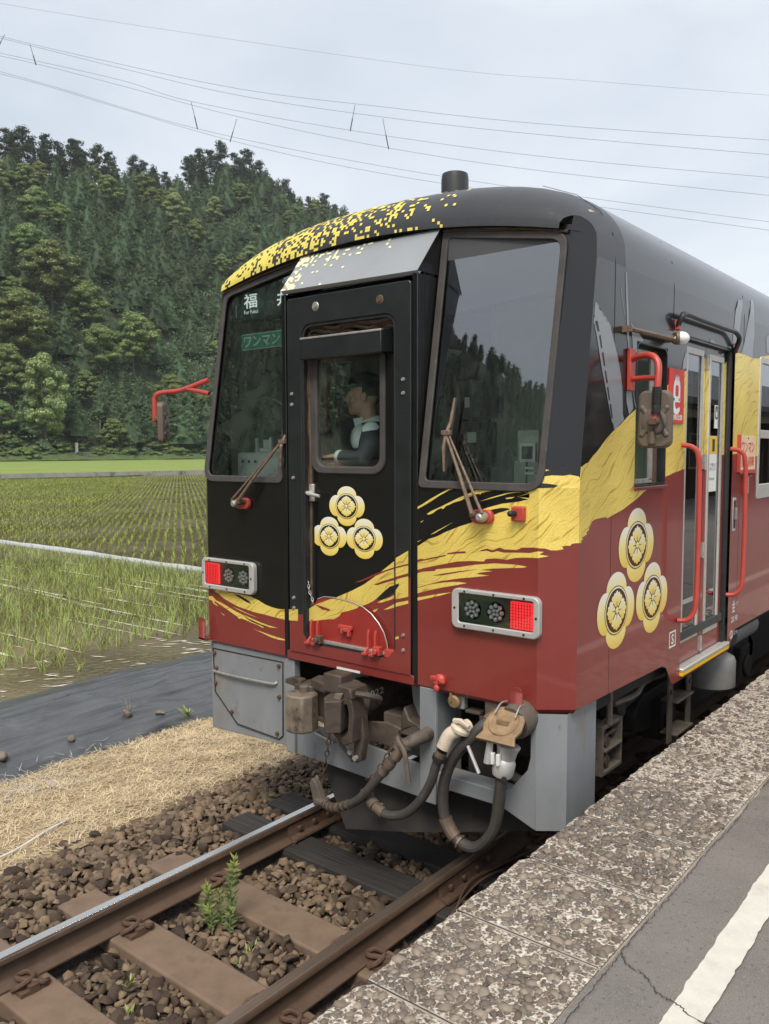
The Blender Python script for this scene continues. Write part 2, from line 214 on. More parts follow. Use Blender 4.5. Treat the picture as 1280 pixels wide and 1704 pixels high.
D={'gold_main': [(0.4749, 1.7596), (0.5019, 1.7713), (0.5612, 1.8067), (0.6079, 1.8217), (0.6653, 1.8489), (0.7495, 1.882), (0.8207, 1.9044), (0.8313, 1.9417), (0.8528, 1.961), (0.9111, 1.9818), (0.9891, 2.0029), (1.0752, 2.015), (1.1296, 2.028), (1.1296, 2.0293), (1.0959, 2.0334), (1.0734, 2.0397), (1.1056, 2.0495), (1.1326, 2.0587), (1.0956, 2.0597), (1.0657, 2.0602), (1.0656, 2.0632), (1.1543, 2.081), (1.1775, 2.0916), (1.1921, 2.1261), (1.2001, 2.1562), (1.2007, 2.1735), (1.2122, 2.1886), (1.2331, 2.195), (1.2977, 2.1936), (1.3115, 2.1841), (1.3376, 2.1797), (1.3691, 2.1797), (1.4151, 2.1963), (1.4255, 2.194), (1.4699, 2.2241), (1.5352, 2.2593), (1.5675, 2.2818), (1.614, 2.3114), (1.6832, 2.3489), (1.7668, 2.383), (1.8403, 2.4226), (1.957, 2.4731), (2.2827, 2.5919), (2.4018, 2.6282), (2.6395, 2.7171), (3.0371, 2.8247), (3.3303, 2.8743), (3.4614, 2.8951), (3.6314, 2.9083), (3.7963, 2.9081), (3.9707, 2.9012), (4.0959, 2.9091), (4.2179, 2.9375), (4.5474, 2.9785), (4.6816, 2.2149), (4.2834, 2.2085), (3.723, 2.2266), (3.5337, 2.2216), (3.2138, 2.2026), (3.1228, 2.1933), (2.7789, 2.15), (2.4442, 2.1057), (2.1287, 2.0301), (2.0532, 2.0039), (1.8681, 1.955), (1.6756, 1.922), (1.6588, 1.9292), (1.6316, 1.9296), (1.5782, 1.9285), (1.5415, 1.9264), (1.5055, 1.9198), (1.4906, 1.9052), (1.4758, 1.893), (1.4712, 1.88), (1.4462, 1.873), (1.4516, 1.8616), (1.4218, 1.8551), (1.3971, 1.8506), (1.4123, 1.8405), (1.3878, 1.8374), (1.398, 1.8264), (1.3588, 1.8278), (1.3373, 1.8248), (1.3289, 1.8147), (1.3116, 1.816), (1.2901, 1.8116), (1.2989, 1.7998), (1.2731, 1.7941), (1.2386, 1.794), (1.2125, 1.8027), (1.1578, 1.8052), (1.0786, 1.7982), (1.0926, 1.7972), (1.0687, 1.787), (1.0015, 1.7853), (0.9766, 1.7927), (0.9392, 1.7763), (0.9075, 1.7822), (0.8692, 1.7712), (0.8692, 1.764), (0.7859, 1.7522), (0.6737, 1.7351), (0.6566, 1.7247), (0.4732, 1.6774)], 'gold': [[(0.4732, 1.6774), (0.5732, 1.706), (0.6703, 1.7349), (0.7911, 1.7526), (0.8692, 1.7657), (0.9076, 1.7713), (0.933, 1.765), (0.9643, 1.7738), (1.0016, 1.7691), (1.0929, 1.776), (1.1405, 1.778), (1.1814, 1.789), (1.2076, 1.7865), (1.187, 1.7744), (1.2311, 1.7666), (1.1818, 1.7575), (1.123, 1.7554), (1.063, 1.7491), (1.0143, 1.736), (0.9521, 1.738), (0.9015, 1.7307), (0.8889, 1.7176), (0.8177, 1.7145), (0.7315, 1.7046), (0.6084, 1.6743), (0.5379, 1.6567), (0.4732, 1.6375)], [(0.4732, 1.6187), (0.5237, 1.635), (0.5945, 1.6443), (0.6084, 1.6553), (0.6706, 1.6654), (0.7451, 1.6775), (0.8439, 1.6983), (0.946, 1.7135), (0.9898, 1.715), (1.0634, 1.7169), (1.1264, 1.7132), (1.1116, 1.7066), (1.0635, 1.7014), (0.94, 1.6879), (0.8699, 1.6745), (0.9401, 1.6753), (0.87, 1.6618), (0.8442, 1.6528), (0.9213, 1.6516), (0.8443, 1.6378), (0.7454, 1.6211), (0.6295, 1.5957), (0.5381, 1.5663), (0.4733, 1.5451)], [(0.4733, 1.5421), (0.5735, 1.5745), (0.6434, 1.5896), (0.7118, 1.6008), (0.7488, 1.6033), (0.7921, 1.602), (0.7388, 1.5882), (0.6641, 1.5704), (0.5595, 1.5423), (0.4733, 1.5138)], [(0.4733, 1.4937), (0.5382, 1.5091), (0.6297, 1.5323), (0.7018, 1.5469), (0.6436, 1.5263), (0.5382, 1.495), (0.4733, 1.4754)], [(0.4747, 1.9613), (0.5195, 1.9824), (0.5783, 2.0156), (0.636, 2.0436), (0.6927, 2.071), (0.7207, 2.0764), (0.729, 2.0696), (0.6871, 2.0592), (0.6246, 2.029), (0.5608, 1.9912), (0.5077, 1.9651), (0.4748, 1.9482)], [(0.5462, 1.9331), (0.5785, 1.9513), (0.6305, 1.9725), (0.6761, 1.9932), (0.7432, 2.0236), (0.8035, 2.0464), (0.8413, 2.0635), (0.8786, 2.075), (0.9574, 2.069), (0.9, 2.0561), (0.8708, 2.0484), (0.8656, 2.0414), (0.8602, 2.0472), (0.8307, 2.0403), (0.7873, 2.0228), (0.7488, 2.0076), (0.7154, 1.9993), (0.6874, 1.9866), (0.6648, 1.9786), (0.6534, 1.9664), (0.6449, 1.9622), (0.6363, 1.968), (0.6075, 1.955), (0.5872, 1.9398), (0.561, 1.93)], [(0.8631, 2.0094), (0.9369, 2.0333), (1.0192, 2.0561), (1.0796, 2.0628), (1.129, 2.0738), (1.1292, 2.0607), (1.0647, 2.0579), (1.0193, 2.0508), (0.937, 2.0279)], [(1.0042, 2.0302), (1.0296, 2.0347), (1.0574, 2.0374), (1.0398, 2.0292), (1.0144, 2.0252)], [(1.0699, 2.0378), (1.1096, 2.0492), (1.1342, 2.0556), (1.1344, 2.0347)], [(0.5078, 1.8903), (0.5286, 1.9025), (0.5137, 1.8882)], [(0.57, 1.8288), (0.6078, 1.8503), (0.7103, 1.9009), (0.6252, 1.8537), (0.5962, 1.8376)], [(0.4749, 1.783), (0.5168, 1.8014), (0.4779, 1.7784)], [(-1.1302, 1.3634), (-1.0987, 1.3729), (-1.0292, 1.375), (-0.9461, 1.3686), (-0.7844, 1.3635), (-0.7132, 1.3467), (-0.6573, 1.3286), (-0.6019, 1.3189), (-0.5471, 1.3148), (-0.493, 1.3174), (-0.4595, 1.3218), (-0.4605, 1.2597), (-0.494, 1.2564), (-0.5754, 1.2606), (-0.6654, 1.2665), (-0.7148, 1.2678), (-0.7575, 1.27), (-0.8297, 1.2788), (-0.9032, 1.2876), (-0.9777, 1.3069), (-1.0306, 1.3213), (-1.0839, 1.3462), (-1.1186, 1.3579)], [(-2.5063, 1.1261), (-1.4847, 1.2903), (-1.1469, 1.3265), (-1.1083, 1.3024), (-1.062, 1.2947), (-0.9936, 1.2745), (-0.9263, 1.2546), (-0.8599, 1.2401), (-0.8019, 1.2173), (-0.7588, 1.2054), (-0.702, 1.1955), (-0.6704, 1.1874), (-0.6775, 1.1815), (-0.7304, 1.1943), (-0.7877, 1.2017), (-0.8312, 1.2111), (-0.8751, 1.2156), (-0.8975, 1.2102), (-0.9121, 1.2235), (-0.9567, 1.2383), (-1.0244, 1.2633), (-1.0778, 1.2801), (-1.1202, 1.2959), (-1.1321, 1.2894), (-1.0936, 1.2706), (-1.1015, 1.2671), (-1.1402, 1.2807), (-1.1516, 1.2975), (-1.2386, 1.3079), (-1.7711, 1.231), (-2.4249, 1.1205), (-2.5253, 1.0874)], [(-0.8598, 1.2426), (-0.8016, 1.2323), (-0.7158, 1.2159), (-0.6316, 1.2048), (-0.5456, 1.1982), (-0.6179, 1.1934), (-0.7018, 1.2029), (-0.8018, 1.2223)], [(-0.774, 1.1662), (-0.7169, 1.159), (-0.6465, 1.1514), (-0.5773, 1.1439), (-0.4958, 1.1385), (-0.4622, 1.1418), (-0.4892, 1.1312), (-0.5502, 1.1283), (-0.6189, 1.1356), (-0.6887, 1.1505)], [(-1.0713, 1.232), (-1.0293, 1.2166), (-1.0371, 1.2131)], [(-0.9556, 1.2815), (-0.8887, 1.2692), (-0.8012, 1.2523), (-0.7047, 1.237), (-0.8012, 1.2488), (-0.8889, 1.2642)]], 'black': [[(0.9113, 1.9636), (0.9375, 1.9738), (0.9841, 1.9825), (1.02, 1.9827), (1.0327, 1.9779), (0.9688, 1.9581), (0.922, 1.9392)], [(1.1544, 2.0802), (1.1855, 2.1046), (1.2201, 2.1024), (1.2505, 2.0981), (1.2703, 2.0929), (1.2518, 2.0839), (1.209, 2.0822)], [(1.1959, 2.1554), (1.223, 2.1648), (1.2572, 2.1669), (1.2734, 2.1777), (1.2948, 2.1789), (1.3058, 2.1755), (1.2962, 2.1626), (1.3228, 2.1539), (1.3286, 2.1466), (1.2898, 2.1389), (1.238, 2.1411), (1.1977, 2.1356)], [(-0.9462, 1.3625), (-0.8867, 1.3598), (-0.7995, 1.3345), (-0.7781, 1.3171), (-0.8287, 1.3263), (-0.8871, 1.3447)], [(-0.8525, 1.2395), (-0.8018, 1.2223), (-0.7019, 1.202), (-0.6318, 1.1925), (-0.6879, 1.1939), (-0.7732, 1.2061), (-0.8236, 1.2221)]], 'red_stroke': [[(0.6737, 1.7425), (0.7245, 1.7532), (0.7812, 1.7602), (0.7859, 1.751), (0.7246, 1.7436), (0.6771, 1.7371)], [(0.4731, 1.6892), (0.5092, 1.7003), (0.5343, 1.7), (0.5732, 1.7118), (0.6566, 1.7287), (0.6082, 1.7134), (0.4732, 1.6786)], [(0.584, 1.6202), (0.6432, 1.6355), (0.7452, 1.6578), (0.857, 1.6772), (0.7452, 1.6521), (0.6432, 1.6274)]], 'redR': [(0.476, 1.7129), (0.8691, 1.7818), (1.1002, 1.8325), (1.3578, 1.894), (1.5036, 1.9695), (1.6734, 1.9743), (1.9672, 2.0358), (2.4299, 2.1676), (2.7602, 2.2154), (3.111, 2.2501), (4.2821, 2.2699), (4.4944, 2.2701)], 'redL': [(-2.4909, 1.1576), (-2.2155, 1.2207), (-1.1299, 1.3748), (-1.053, 1.347), (-0.9772, 1.3247), (-0.8292, 1.3013), (-0.6861, 1.2885), (-0.5477, 1.281), (-0.46, 1.2893)], 'frame_gold': [[(0.3551, 1.6928), (0.438, 1.7383), (0.438, 1.4973), (0.3548, 1.4744)], [(0.3548, 1.4552), (0.438, 1.4772), (0.438, 1.4608), (0.3547, 1.4348)], [(0.3531, 1.2726), (0.3766, 1.2797), (0.3739, 1.2672), (0.3531, 1.2598)], [(-0.4408, 1.3256), (-0.3666, 1.3359), (-0.3675, 1.266), (-0.4418, 1.2613)]], 'frame_red': [[(0.355, 1.6474), (0.438, 1.6708), (0.438, 1.6627), (0.355, 1.6392)], [(0.3549, 1.5942), (0.438, 1.6205), (0.438, 1.6058), (0.3549, 1.5805)]], 'frame_black': [[(0.348, 1.5507), (0.3789, 1.562), (0.3755, 1.548), (0.3549, 1.524), (0.3479, 1.5232)]], 'door_gold': [[(-0.3766, 1.3217), (-0.3092, 1.3542), (-0.2513, 1.376), (-0.1862, 1.4014), (-0.1144, 1.4272), (-0.0131, 1.4704), (0.078, 1.5146), (0.1522, 1.5619), (0.2032, 1.5978), (0.2747, 1.649), (0.3169, 1.6803), (0.3167, 1.5386), (0.2815, 1.5154), (0.21, 1.4741), (0.1517, 1.4335), (0.1073, 1.4112), (0.0245, 1.3784), (-0.0447, 1.3526), (-0.0994, 1.3371), (-0.1154, 1.3143), (-0.1553, 1.2914), (-0.2279, 1.2792), (-0.302, 1.2636), (-0.3775, 1.2509)], [(0.1478, 1.3815), (0.1881, 1.3977), (0.1661, 1.3751), (0.1551, 1.3738)], [(0.2242, 1.3935), (0.3166, 1.4437), (0.3166, 1.4213), (0.2529, 1.3998)], [(0.1809, 1.4282), (0.2099, 1.4457), (0.2673, 1.4662), (0.3166, 1.4912), (0.3166, 1.4716), (0.2672, 1.4521), (0.2099, 1.4315)]], 'door_red_stroke': [[(0.0178, 1.523), (0.0782, 1.5463), (0.1742, 1.5895), (0.2817, 1.6273), (0.3168, 1.6387), (0.3168, 1.6303), (0.2462, 1.6073), (0.1375, 1.5605), (0.0631, 1.5304)], [(0.1594, 1.5256), (0.2102, 1.5476), (0.2816, 1.5714), (0.3168, 1.5803), (0.3167, 1.5692), (0.2532, 1.549), (0.1812, 1.5249)]], 'door_red': [(-0.3771, 1.2817), (-0.2521, 1.3033), (-0.1152, 1.3381), (-0.0137, 1.3739), (0.137, 1.4376), (0.1883, 1.4632), (0.3237, 1.5476), (0.3232, 1.1443), (-0.379, 1.1334)], 'door_black': [[(0.3167, 1.5413), (0.2674, 1.5252), (0.21, 1.4797), (0.1737, 1.4474), (0.2099, 1.4457), (0.253, 1.4674), (0.3167, 1.5079)]], 'plate': [(-0.3223, 1.1589), (-0.3151, 1.2663), (-0.3034, 1.3404), (-0.2618, 1.3813), (-0.2411, 1.4047), (-0.1924, 1.4238), (-0.1208, 1.4269), (-0.0506, 1.423), (0.0258, 1.4142), (0.1007, 1.397), (0.1595, 1.3671), (0.2101, 1.3225), (0.2458, 1.2765), (0.267, 1.2232), (0.274, 1.1736), (0.0994, 1.1672), (-0.1312, 1.1624)], 'plate_gold': [(-0.3117, 1.3394), (-0.2619, 1.3693), (-0.2089, 1.3904), (-0.1288, 1.4201), (-0.0507, 1.4201), (0.0258, 1.4142), (0.0746, 1.4014), (0.0558, 1.386), (-0.005, 1.3643), (-0.059, 1.349), (-0.0747, 1.3265), (-0.1141, 1.3039), (-0.1858, 1.2918), (-0.2589, 1.2765), (-0.3168, 1.266)], 'plate_red': [[(-0.266, 1.3719), (-0.2091, 1.3665), (-0.1452, 1.3562), (-0.1533, 1.3464), (-0.2093, 1.3486)]], 'grey': [[(1.2981, 2.9779), (1.3314, 2.9604), (1.3892, 2.9331), (1.4456, 2.9058), (1.5385, 2.8601), (1.5959, 2.7907), (1.6691, 2.703), (1.7201, 2.6206), (1.7473, 2.5721), (1.7821, 2.4362), (1.805, 2.4094), (1.6895, 2.3477), (1.6502, 2.4051), (1.5954, 2.4878), (1.5337, 2.5816), (1.4896, 2.6443), (1.4418, 2.7272), (1.3965, 2.8004), (1.3528, 2.8615), (1.3249, 2.939)], [(1.2569, 3.0127), (1.3039, 2.9843), (1.3023, 2.9792), (1.2551, 3.0084)], [(1.2882, 3.009), (1.294, 3.0102), (1.3062, 2.9821), (1.3008, 2.9813)], [(1.6662, 3.1349), (1.6793, 3.1371), (1.7357, 2.9707), (1.7831, 2.8052), (1.8358, 2.6424), (1.8156, 2.6549), (1.7815, 2.7587), (1.7485, 2.8478)], [(1.6213, 3.0572), (1.6302, 3.0517), (1.6981, 2.9336), (1.7796, 2.7678), (1.7379, 2.865), (1.6824, 2.9545)], [(1.7892, 2.895), (1.9639, 2.8283), (1.929, 2.7914), (1.9367, 2.7565), (1.8418, 2.7503), (1.8231, 2.8092)], [(1.794, 2.6742), (1.8185, 2.6412), (1.8555, 2.5784), (1.909, 2.4686), (1.8633, 2.4342), (1.8148, 2.4974), (1.7988, 2.5982)], [(1.8799, 2.5751), (1.9427, 2.4793), (1.9364, 2.4696), (1.8761, 2.5656)], [(3.5403, 3.2546), (3.6469, 3.2699), (3.6106, 3.1672), (3.598, 3.0316), (3.6179, 2.9571), (3.5352, 2.9681), (3.4666, 2.9613), (3.478, 3.0658), (3.4812, 3.1745)], [(3.861, 3.3009), (3.9246, 3.3102), (3.9122, 3.2054), (3.9601, 3.0705), (3.9471, 2.989), (3.9527, 2.9044), (3.6793, 2.91), (3.7272, 2.9774), (3.7643, 3.0886), (3.8076, 3.1921)], [(4.2623, 3.082), (4.3511, 3.1124), (4.3925, 2.9684), (4.3022, 2.9761)], [(2.6072, 2.8204), (2.6525, 2.8059), (2.684, 2.7754), (2.6859, 2.7423), (2.5728, 2.7174), (2.5777, 2.7708)], [(3.0155, 2.9406), (3.0839, 2.941), (3.1552, 2.908), (3.1561, 2.8767), (3.1117, 2.886), (3.0377, 2.8791)], [(3.3893, 2.9351), (3.4512, 2.9317), (3.4596, 2.8997), (3.4005, 2.8921)]], 'dash': [[(1.3707, 2.8533), (1.3992, 2.8602), (1.429, 2.8135), (1.4127, 2.8095)], [(1.4282, 2.793), (1.4457, 2.797), (1.4761, 2.7391), (1.4625, 2.7357)], [(1.4745, 2.7172), (1.4922, 2.721), (1.5261, 2.658), (1.5122, 2.6548)], [(1.5229, 2.6336), (1.5389, 2.637), (1.5709, 2.5795), (1.5557, 2.5764)], [(1.565, 2.5571), (1.5823, 2.5603), (1.6146, 2.4975), (1.6003, 2.4947)], [(1.6125, 2.4774), (1.6311, 2.4804), (1.6649, 2.4123), (1.6503, 2.4096)], [(1.661, 2.3897), (1.6713, 2.3922), (1.693, 2.3567), (1.6863, 2.3521)], [(1.3321, 2.9295), (1.3468, 2.9066), (1.3693, 2.8746), (1.357, 2.8718)], [(1.3958, 2.9254), (1.4284, 2.9145), (1.4266, 2.9086), (1.4001, 2.9194)], [(1.444, 2.9035), (1.4696, 2.8892), (1.464, 2.8863)], [(1.484, 2.88), (1.5105, 2.8678), (1.5036, 2.8657)], [(1.3431, 2.9483), (1.3655, 2.9343), (1.3637, 2.9301), (1.3459, 2.941)], [(1.316, 2.967), (1.3307, 2.9591), (1.3284, 2.9561)]], 'emb_side': [(0.798, 1.757, 0.469, 0.391), (0.549, 1.447, 0.459, 0.391), (1.032, 1.445, 0.458, 0.39)]}
# ================================================================ land: fields, strips, water
M['soil'] = mat('soil', (.10, .085, .05), .95, var=.3, vscale=1.5, dirt=((.05, .08, .025), .25, .6))
M['verge_grass'] = mat('verge_grass', (.07, .11, .03), .95, var=.4, vscale=.8, dirt=((.035, .06, .018), .3, .25), bump=(.6, 3, .2))
M['bright_rice'] = mat('bright_rice', (.205, .265, .055), .9, var=.14, vscale=.35, dirt=((.22, .33, .06), .2, .06), stretch=(.25, 1, 1), bump=(.5, 4, .1))
M['forest_floor'] = mat('forest_floor', (.040, .062, .028), .95, var=.5, vscale=.3)
M['straw_bed'] = mat('straw_bed', (.31, .23, .135), .95, var=.35, vscale=9, dirt=[((.16, .11, .06), .2, 5), ((.50, .40, .24), .2, 3)], bump=(.7, 40, .02))
M['straw'] = mat('straw', (.64, .51, .32), .85, var=.3, vscale=5, dirt=((.36, .24, .12), .22, 8))
M['grey_straw'] = mat('grey_straw', (.42, .40, .37), .85, var=.3, vscale=5)
M['dark_earth'] = mat('dark_earth', (.022, .018, .014), .95, var=.4, vscale=7, bump=(.6, 25, .02))
M['concrete_wall'] = mat('concrete_wall', (.30, .28, .25), .9, var=.2, vscale=1.2, dirt=[((.06, .055, .05), .3, .7), ((.5, .47, .42), .12, 3)])
M['levee_sheet'] = mat('levee_sheet', (.44, .46, .48), .6, var=.1, vscale=1.5, dirt=((.35, .30, .22), .16, 2.5))
M['rice_leaf'] = mat('rice_leaf', (.25, .315, .07), .6, var=.3, vscale=.7)
M['rice_leaf_far'] = mat('rice_leaf_far', (.25, .31, .06), .7, var=.25, vscale=.2)
M['floating_straw'] = mat('floating_straw', (.60, .54, .44), .8, var=.3, vscale=3)
def _water(name, col, rough, bs, bsc, refl):
    m = bpy.data.materials.new(name); m.use_nodes = True; t = m.node_tree; N = t.nodes; K = t.links.new; b = N['Principled BSDF']
    tc = N.new('ShaderNodeTexCoord'); n = N.new('ShaderNodeTexNoise'); n.inputs['Scale'].default_value = .55; n.inputs['Detail'].default_value = 6; n.inputs['Roughness'].default_value = .6; K(tc.outputs['Object'], n.inputs['Vector'])
    r = N.new('ShaderNodeValToRGB'); e = r.color_ramp.elements; e[0].position = .35; e[0].color = (*[c*.7 for c in col], 1); e[1].position = .68; e[1].color = (*[c*1.35 for c in col], 1)
    K(n.outputs['Fac'], r.inputs['Fac']); K(r.outputs['Color'], b.inputs['Base Color'])
    n3 = N.new('ShaderNodeTexNoise'); n3.inputs['Scale'].default_value = .35; n3.inputs['Detail'].default_value = 3; K(tc.outputs['Object'], n3.inputs['Vector'])
    mr = N.new('ShaderNodeMapRange'); mr.inputs[1].default_value = .45; mr.inputs[2].default_value = .62; mr.inputs[3].default_value = rough[0]; mr.inputs[4].default_value = rough[1]; K(n3.outputs['Fac'], mr.inputs[0]); K(mr.outputs[0], b.inputs['Roughness'])
    b.inputs['IOR'].default_value = refl
    n2 = N.new('ShaderNodeTexNoise'); n2.inputs['Scale'].default_value = bsc; n2.inputs['Detail'].default_value = 4; K(tc.outputs['Object'], n2.inputs['Vector'])
    bp = N.new('ShaderNodeBump'); bp.inputs['Strength'].default_value = bs; bp.inputs['Distance'].default_value = .02; K(n2.outputs['Fac'], bp.inputs['Height']); K(bp.outputs['Normal'], b.inputs['Normal'])
    return m
M['paddy_water'] = _water('paddy_water', (.135, .105, .05), (.12, .40), .8, 9, 1.5)
M['paddy_water_far'] = _water('paddy_water_far', (.10, .075, .036), (.2, .5), .4, 6, 1.33)
rg = np.random.default_rng(11)
def sheet(name, x0, x1, y0, y1, z, m, nx=2, ny=2, zf=None, parent=None, smooth=True):
    X, Yv = np.meshgrid(np.linspace(x0, x1, nx), np.linspace(y0, y1, ny)); Zv = np.full_like(X, z)
    if zf is not None: Zv = zf(X, Yv)
    V = np.stack([X.ravel(), Yv.ravel(), Zv.ravel()], 1); i = np.arange((nx - 1)*(ny - 1)); r_, c_ = i//(nx - 1), i % (nx - 1); a = r_*nx + c_
    return npmesh(name, V, np.stack([a, a + 1, a + nx + 1, a + nx], 1), m, parent, smooth)
def vnoise(x, y, s, seed=0):
    """smooth value noise, numpy"""
    x = np.asarray(x, float)*s + 1000.3 + seed*17.7; y = np.asarray(y, float)*s + 1000.7 + seed*31.1
    xi, yi = np.floor(x).astype(np.int64), np.floor(y).astype(np.int64); fx, fy = x - xi, y - yi; fx, fy = fx*fx*(3 - 2*fx), fy*fy*(3 - 2*fy)
    h = lambda a, b: ((np.sin(a*127.1 + b*311.7 + seed*74.7)*43758.5453) % 1.0)
    return (h(xi, yi)*(1 - fx) + h(xi + 1, yi)*fx)*(1 - fy) + (h(xi, yi + 1)*(1 - fx) + h(xi + 1, yi + 1)*fx)*fy
struct(sheet('ground', -1400, 1400, -1400, 1400, -1.25, 'soil'))
# paddies: near one (y<9.7) and far one, parted by a low levee
struct(sheet('paddy_water', -81.5, -5.6, -60, 9.62, -.70, 'paddy_water'))
struct(sheet('paddy_water', -81.5, -5.6, 9.78, 160, -.70, 'paddy_water_far'))
def ridge(name, pts, wd, h, m, jit=.03, seed=1):
    r = random.Random(seed); g = G(); prof = [(-1, -.4), (-.75, .55), (-.3, 1), (.3, .97), (.75, .5), (1, -.4)]; rows = []
    for (x, y, z), nx, ny in pts:
        k = 1 + r.uniform(-.12, .12); o = r.uniform(-jit, jit); rows.append([(x + nx*(a*wd + o), y + ny*(a*wd + o), z + b*h*k) for a, b in prof])
    vs = [p for rw in rows for p in rw]; n = len(prof); g.add(vs, [(i*n + k, i*n + k + 1, (i + 1)*n + k + 1, (i + 1)*n + k) for i in range(len(rows) - 1) for k in range(n - 1)])
    return g.obj(name, m, None, smooth=60)
o = ridge('levee', [((x, 9.7 + .12*math.sin(x*.21) + .05*math.sin(x*.9), -.70), 0, 1) for x in np.linspace(-81, -5.7, 160)], .11, .075, 'levee_sheet', .008)
struct(o)
# wall of the field canal, grassy rim, bright field, grass bank at the wood's foot
def wline(y): return -84 + (y - 40)*.227
g = G(); ys = np.linspace(-120, 260, 39)
for a, b in zip(ys[:-1], ys[1:]):
    x0, x1 = wline(a), wline(b - .06); ux, uy = (x1 - x0), (b - .06 - a); l = math.hypot(ux, uy); nx, ny = -uy/l, ux/l
    v = [(x0, a), (x1, b - .06), (x1 + nx*.3, b - .06 + ny*.3), (x0 + nx*.3, a + ny*.3)]
    g.add([(p[0], p[1], z) for z in (-1.0, -.16) for p in v], [(0, 1, 5, 4), (1, 2, 6, 5), (2, 3, 7, 6), (3, 0, 4, 7), (4, 5, 6, 7)])
fw = g.obj('field_wall', 'concrete_wall', None, smooth=0); tag(fw, 'low grey concrete wall along the far edge of the flooded paddy', 'wall')
struct(sheet('verge', -88, -80.5, 0, 300, -.62, 'verge_grass', 6, 60, lambda X, Y: -.70 + .12*vnoise(X, Y, .5, 3)))
struct(sheet('rice_field', -203, -85.5, 15, 420, -.35, 'bright_rice', 2, 2))
# ---------------------------------------------------------------- beside the track: straw strip, ditch, mulch sheet
struct(sheet('straw_strip', -3.68, -1.72, -14, 60, 0, 'straw_bed', 40, 700, lambda X, Y: -.36 + (X + 2.0)*.105 + .05*vnoise(X, Y, 2.2, 5) + .03*vnoise(X, Y, 7, 6)))
struct(sheet('ditch', -4.4, -3.72, -14, 60, 0, 'dark_earth', 8, 200, lambda X, Y: -.86 + .30*((X + 4.05)/.33)**2*np.where(X > -4.05, 1, .3) + .06*vnoise(X, Y, 5, 8)))
def mulch(X, Y):
    u = (X + 3.86)/-1.97; z = -.60 + .20*np.sin(np.clip(u, 0, 1)*math.pi*.62)*1.0 - .16*np.clip(u - .62, 0, 1)**1.2*1.9
    wob = .045*vnoise(X*.25, Y, 1.3, 1) + .022*vnoise(X, Y*.35 + X*.4, 2.6, 2) + .010*vnoise(X*1.2, Y*.22 + X*.3, 6.5, 15) + .006*vnoise(X*.6, Y, 7, 16)
    fold = .034*np.exp(-((vnoise(X*.5, Y*.22, 1.0, 4) - .5)/.035)**2) + .024*np.exp(-((vnoise(X*.9 + Y*.3, Y*.3, 1.3, 7) - .5)/.04)**2)
    for uc, a, wd_, sl in ((.30, .022, .016, .010), (.52, .018, .014, -.006), (.72, .016, .014, .012), (.16, .014, .012, 0.)):
        cu = uc + .05*(vnoise(Y, Y*0, .8, int(uc*50)) - .5) + sl*Y; fold = fold + a*np.exp(-((u - cu)/wd_)**2)*(.35 + vnoise(Y, Y*0, 1.4, int(uc*90)))
    for yc, sl in ((-.4, .9), (1.6, -1.1), (2.9, 1.3), (4.2, -.8), (.7, 1.6)):
        fold = fold + .016*np.exp(-((Y - yc - sl*(u - .4))/.022)**2)*np.clip(1 - np.abs(u - .45)*2.6, 0, 1)
    hem = np.where(u < .05, -.05*(1 - u/.05), 0)
    return z + wob + fold + hem
M['mulch_film'] = mat('mulch_film', (.078, .081, .086), .36, var=.2, vscale=2.5, dirt=[((.17, .16, .15), .10, 1.3), ((.26, .25, .23), .03, 22)], bump=(.35, 260, .002), spec=.55)
def _wrinkle():
    m = M['mulch_film']; t = m.node_tree; N = t.nodes; K = t.links.new; b = N['Principled BSDF']; old = b.inputs['Normal'].links[0].from_node
    tc = N.new('ShaderNodeTexCoord'); prev = old
    for sc, st, di in (((2.2, .55, 1), 1., .16), ((9, 1.4, 1), .9, .04)):
        mp = N.new('ShaderNodeMapping'); mp.inputs['Scale'].default_value = sc; mp.inputs['Rotation'].default_value = (0, 0, R(6)); K(tc.outputs['Object'], mp.inputs['Vector'])
        n = N.new('ShaderNodeTexNoise'); n.noise_type = 'RIDGED_MULTIFRACTAL'; n.inputs['Scale'].default_value = 1; n.inputs['Detail'].default_value = 3; n.inputs['Distortion'].default_value = .5; K(mp.outputs['Vector'], n.inputs['Vector'])
        bp = N.new('ShaderNodeBump'); bp.inputs['Strength'].default_value = st; bp.inputs['Distance'].default_value = di; K(n.outputs['Fac'], bp.inputs['Height']); K(prev.outputs['Normal'], bp.inputs['Normal']); prev = bp
    K(prev.outputs['Normal'], b.inputs['Normal'])
_wrinkle()
ms = sheet('mulch_sheet', -3.84, -5.84, -7, 22, 0, 'mulch_film', 150, 1000, lambda X, Y: mulch(X + .025*np.sin(Y*3.1), Y))
tag(ms, 'dark grey plastic mulch sheet laid over the bank between the straw and the paddy', 'ground sheet')
me = ms.data; co = np.empty(len(me.vertices)*3); me.vertices.foreach_get('co', co); co = co.reshape(-1, 3)
e = (co[:, 0] > -3.9); co[e, 0] += .05*(vnoise(co[e, 1], co[e, 1]*0, 2.3, 12) - .5) + .02*(vnoise(co[e, 1], co[e, 1]*0, 9, 13) - .5); me.vertices.foreach_set('co', co.ravel()); me.update()
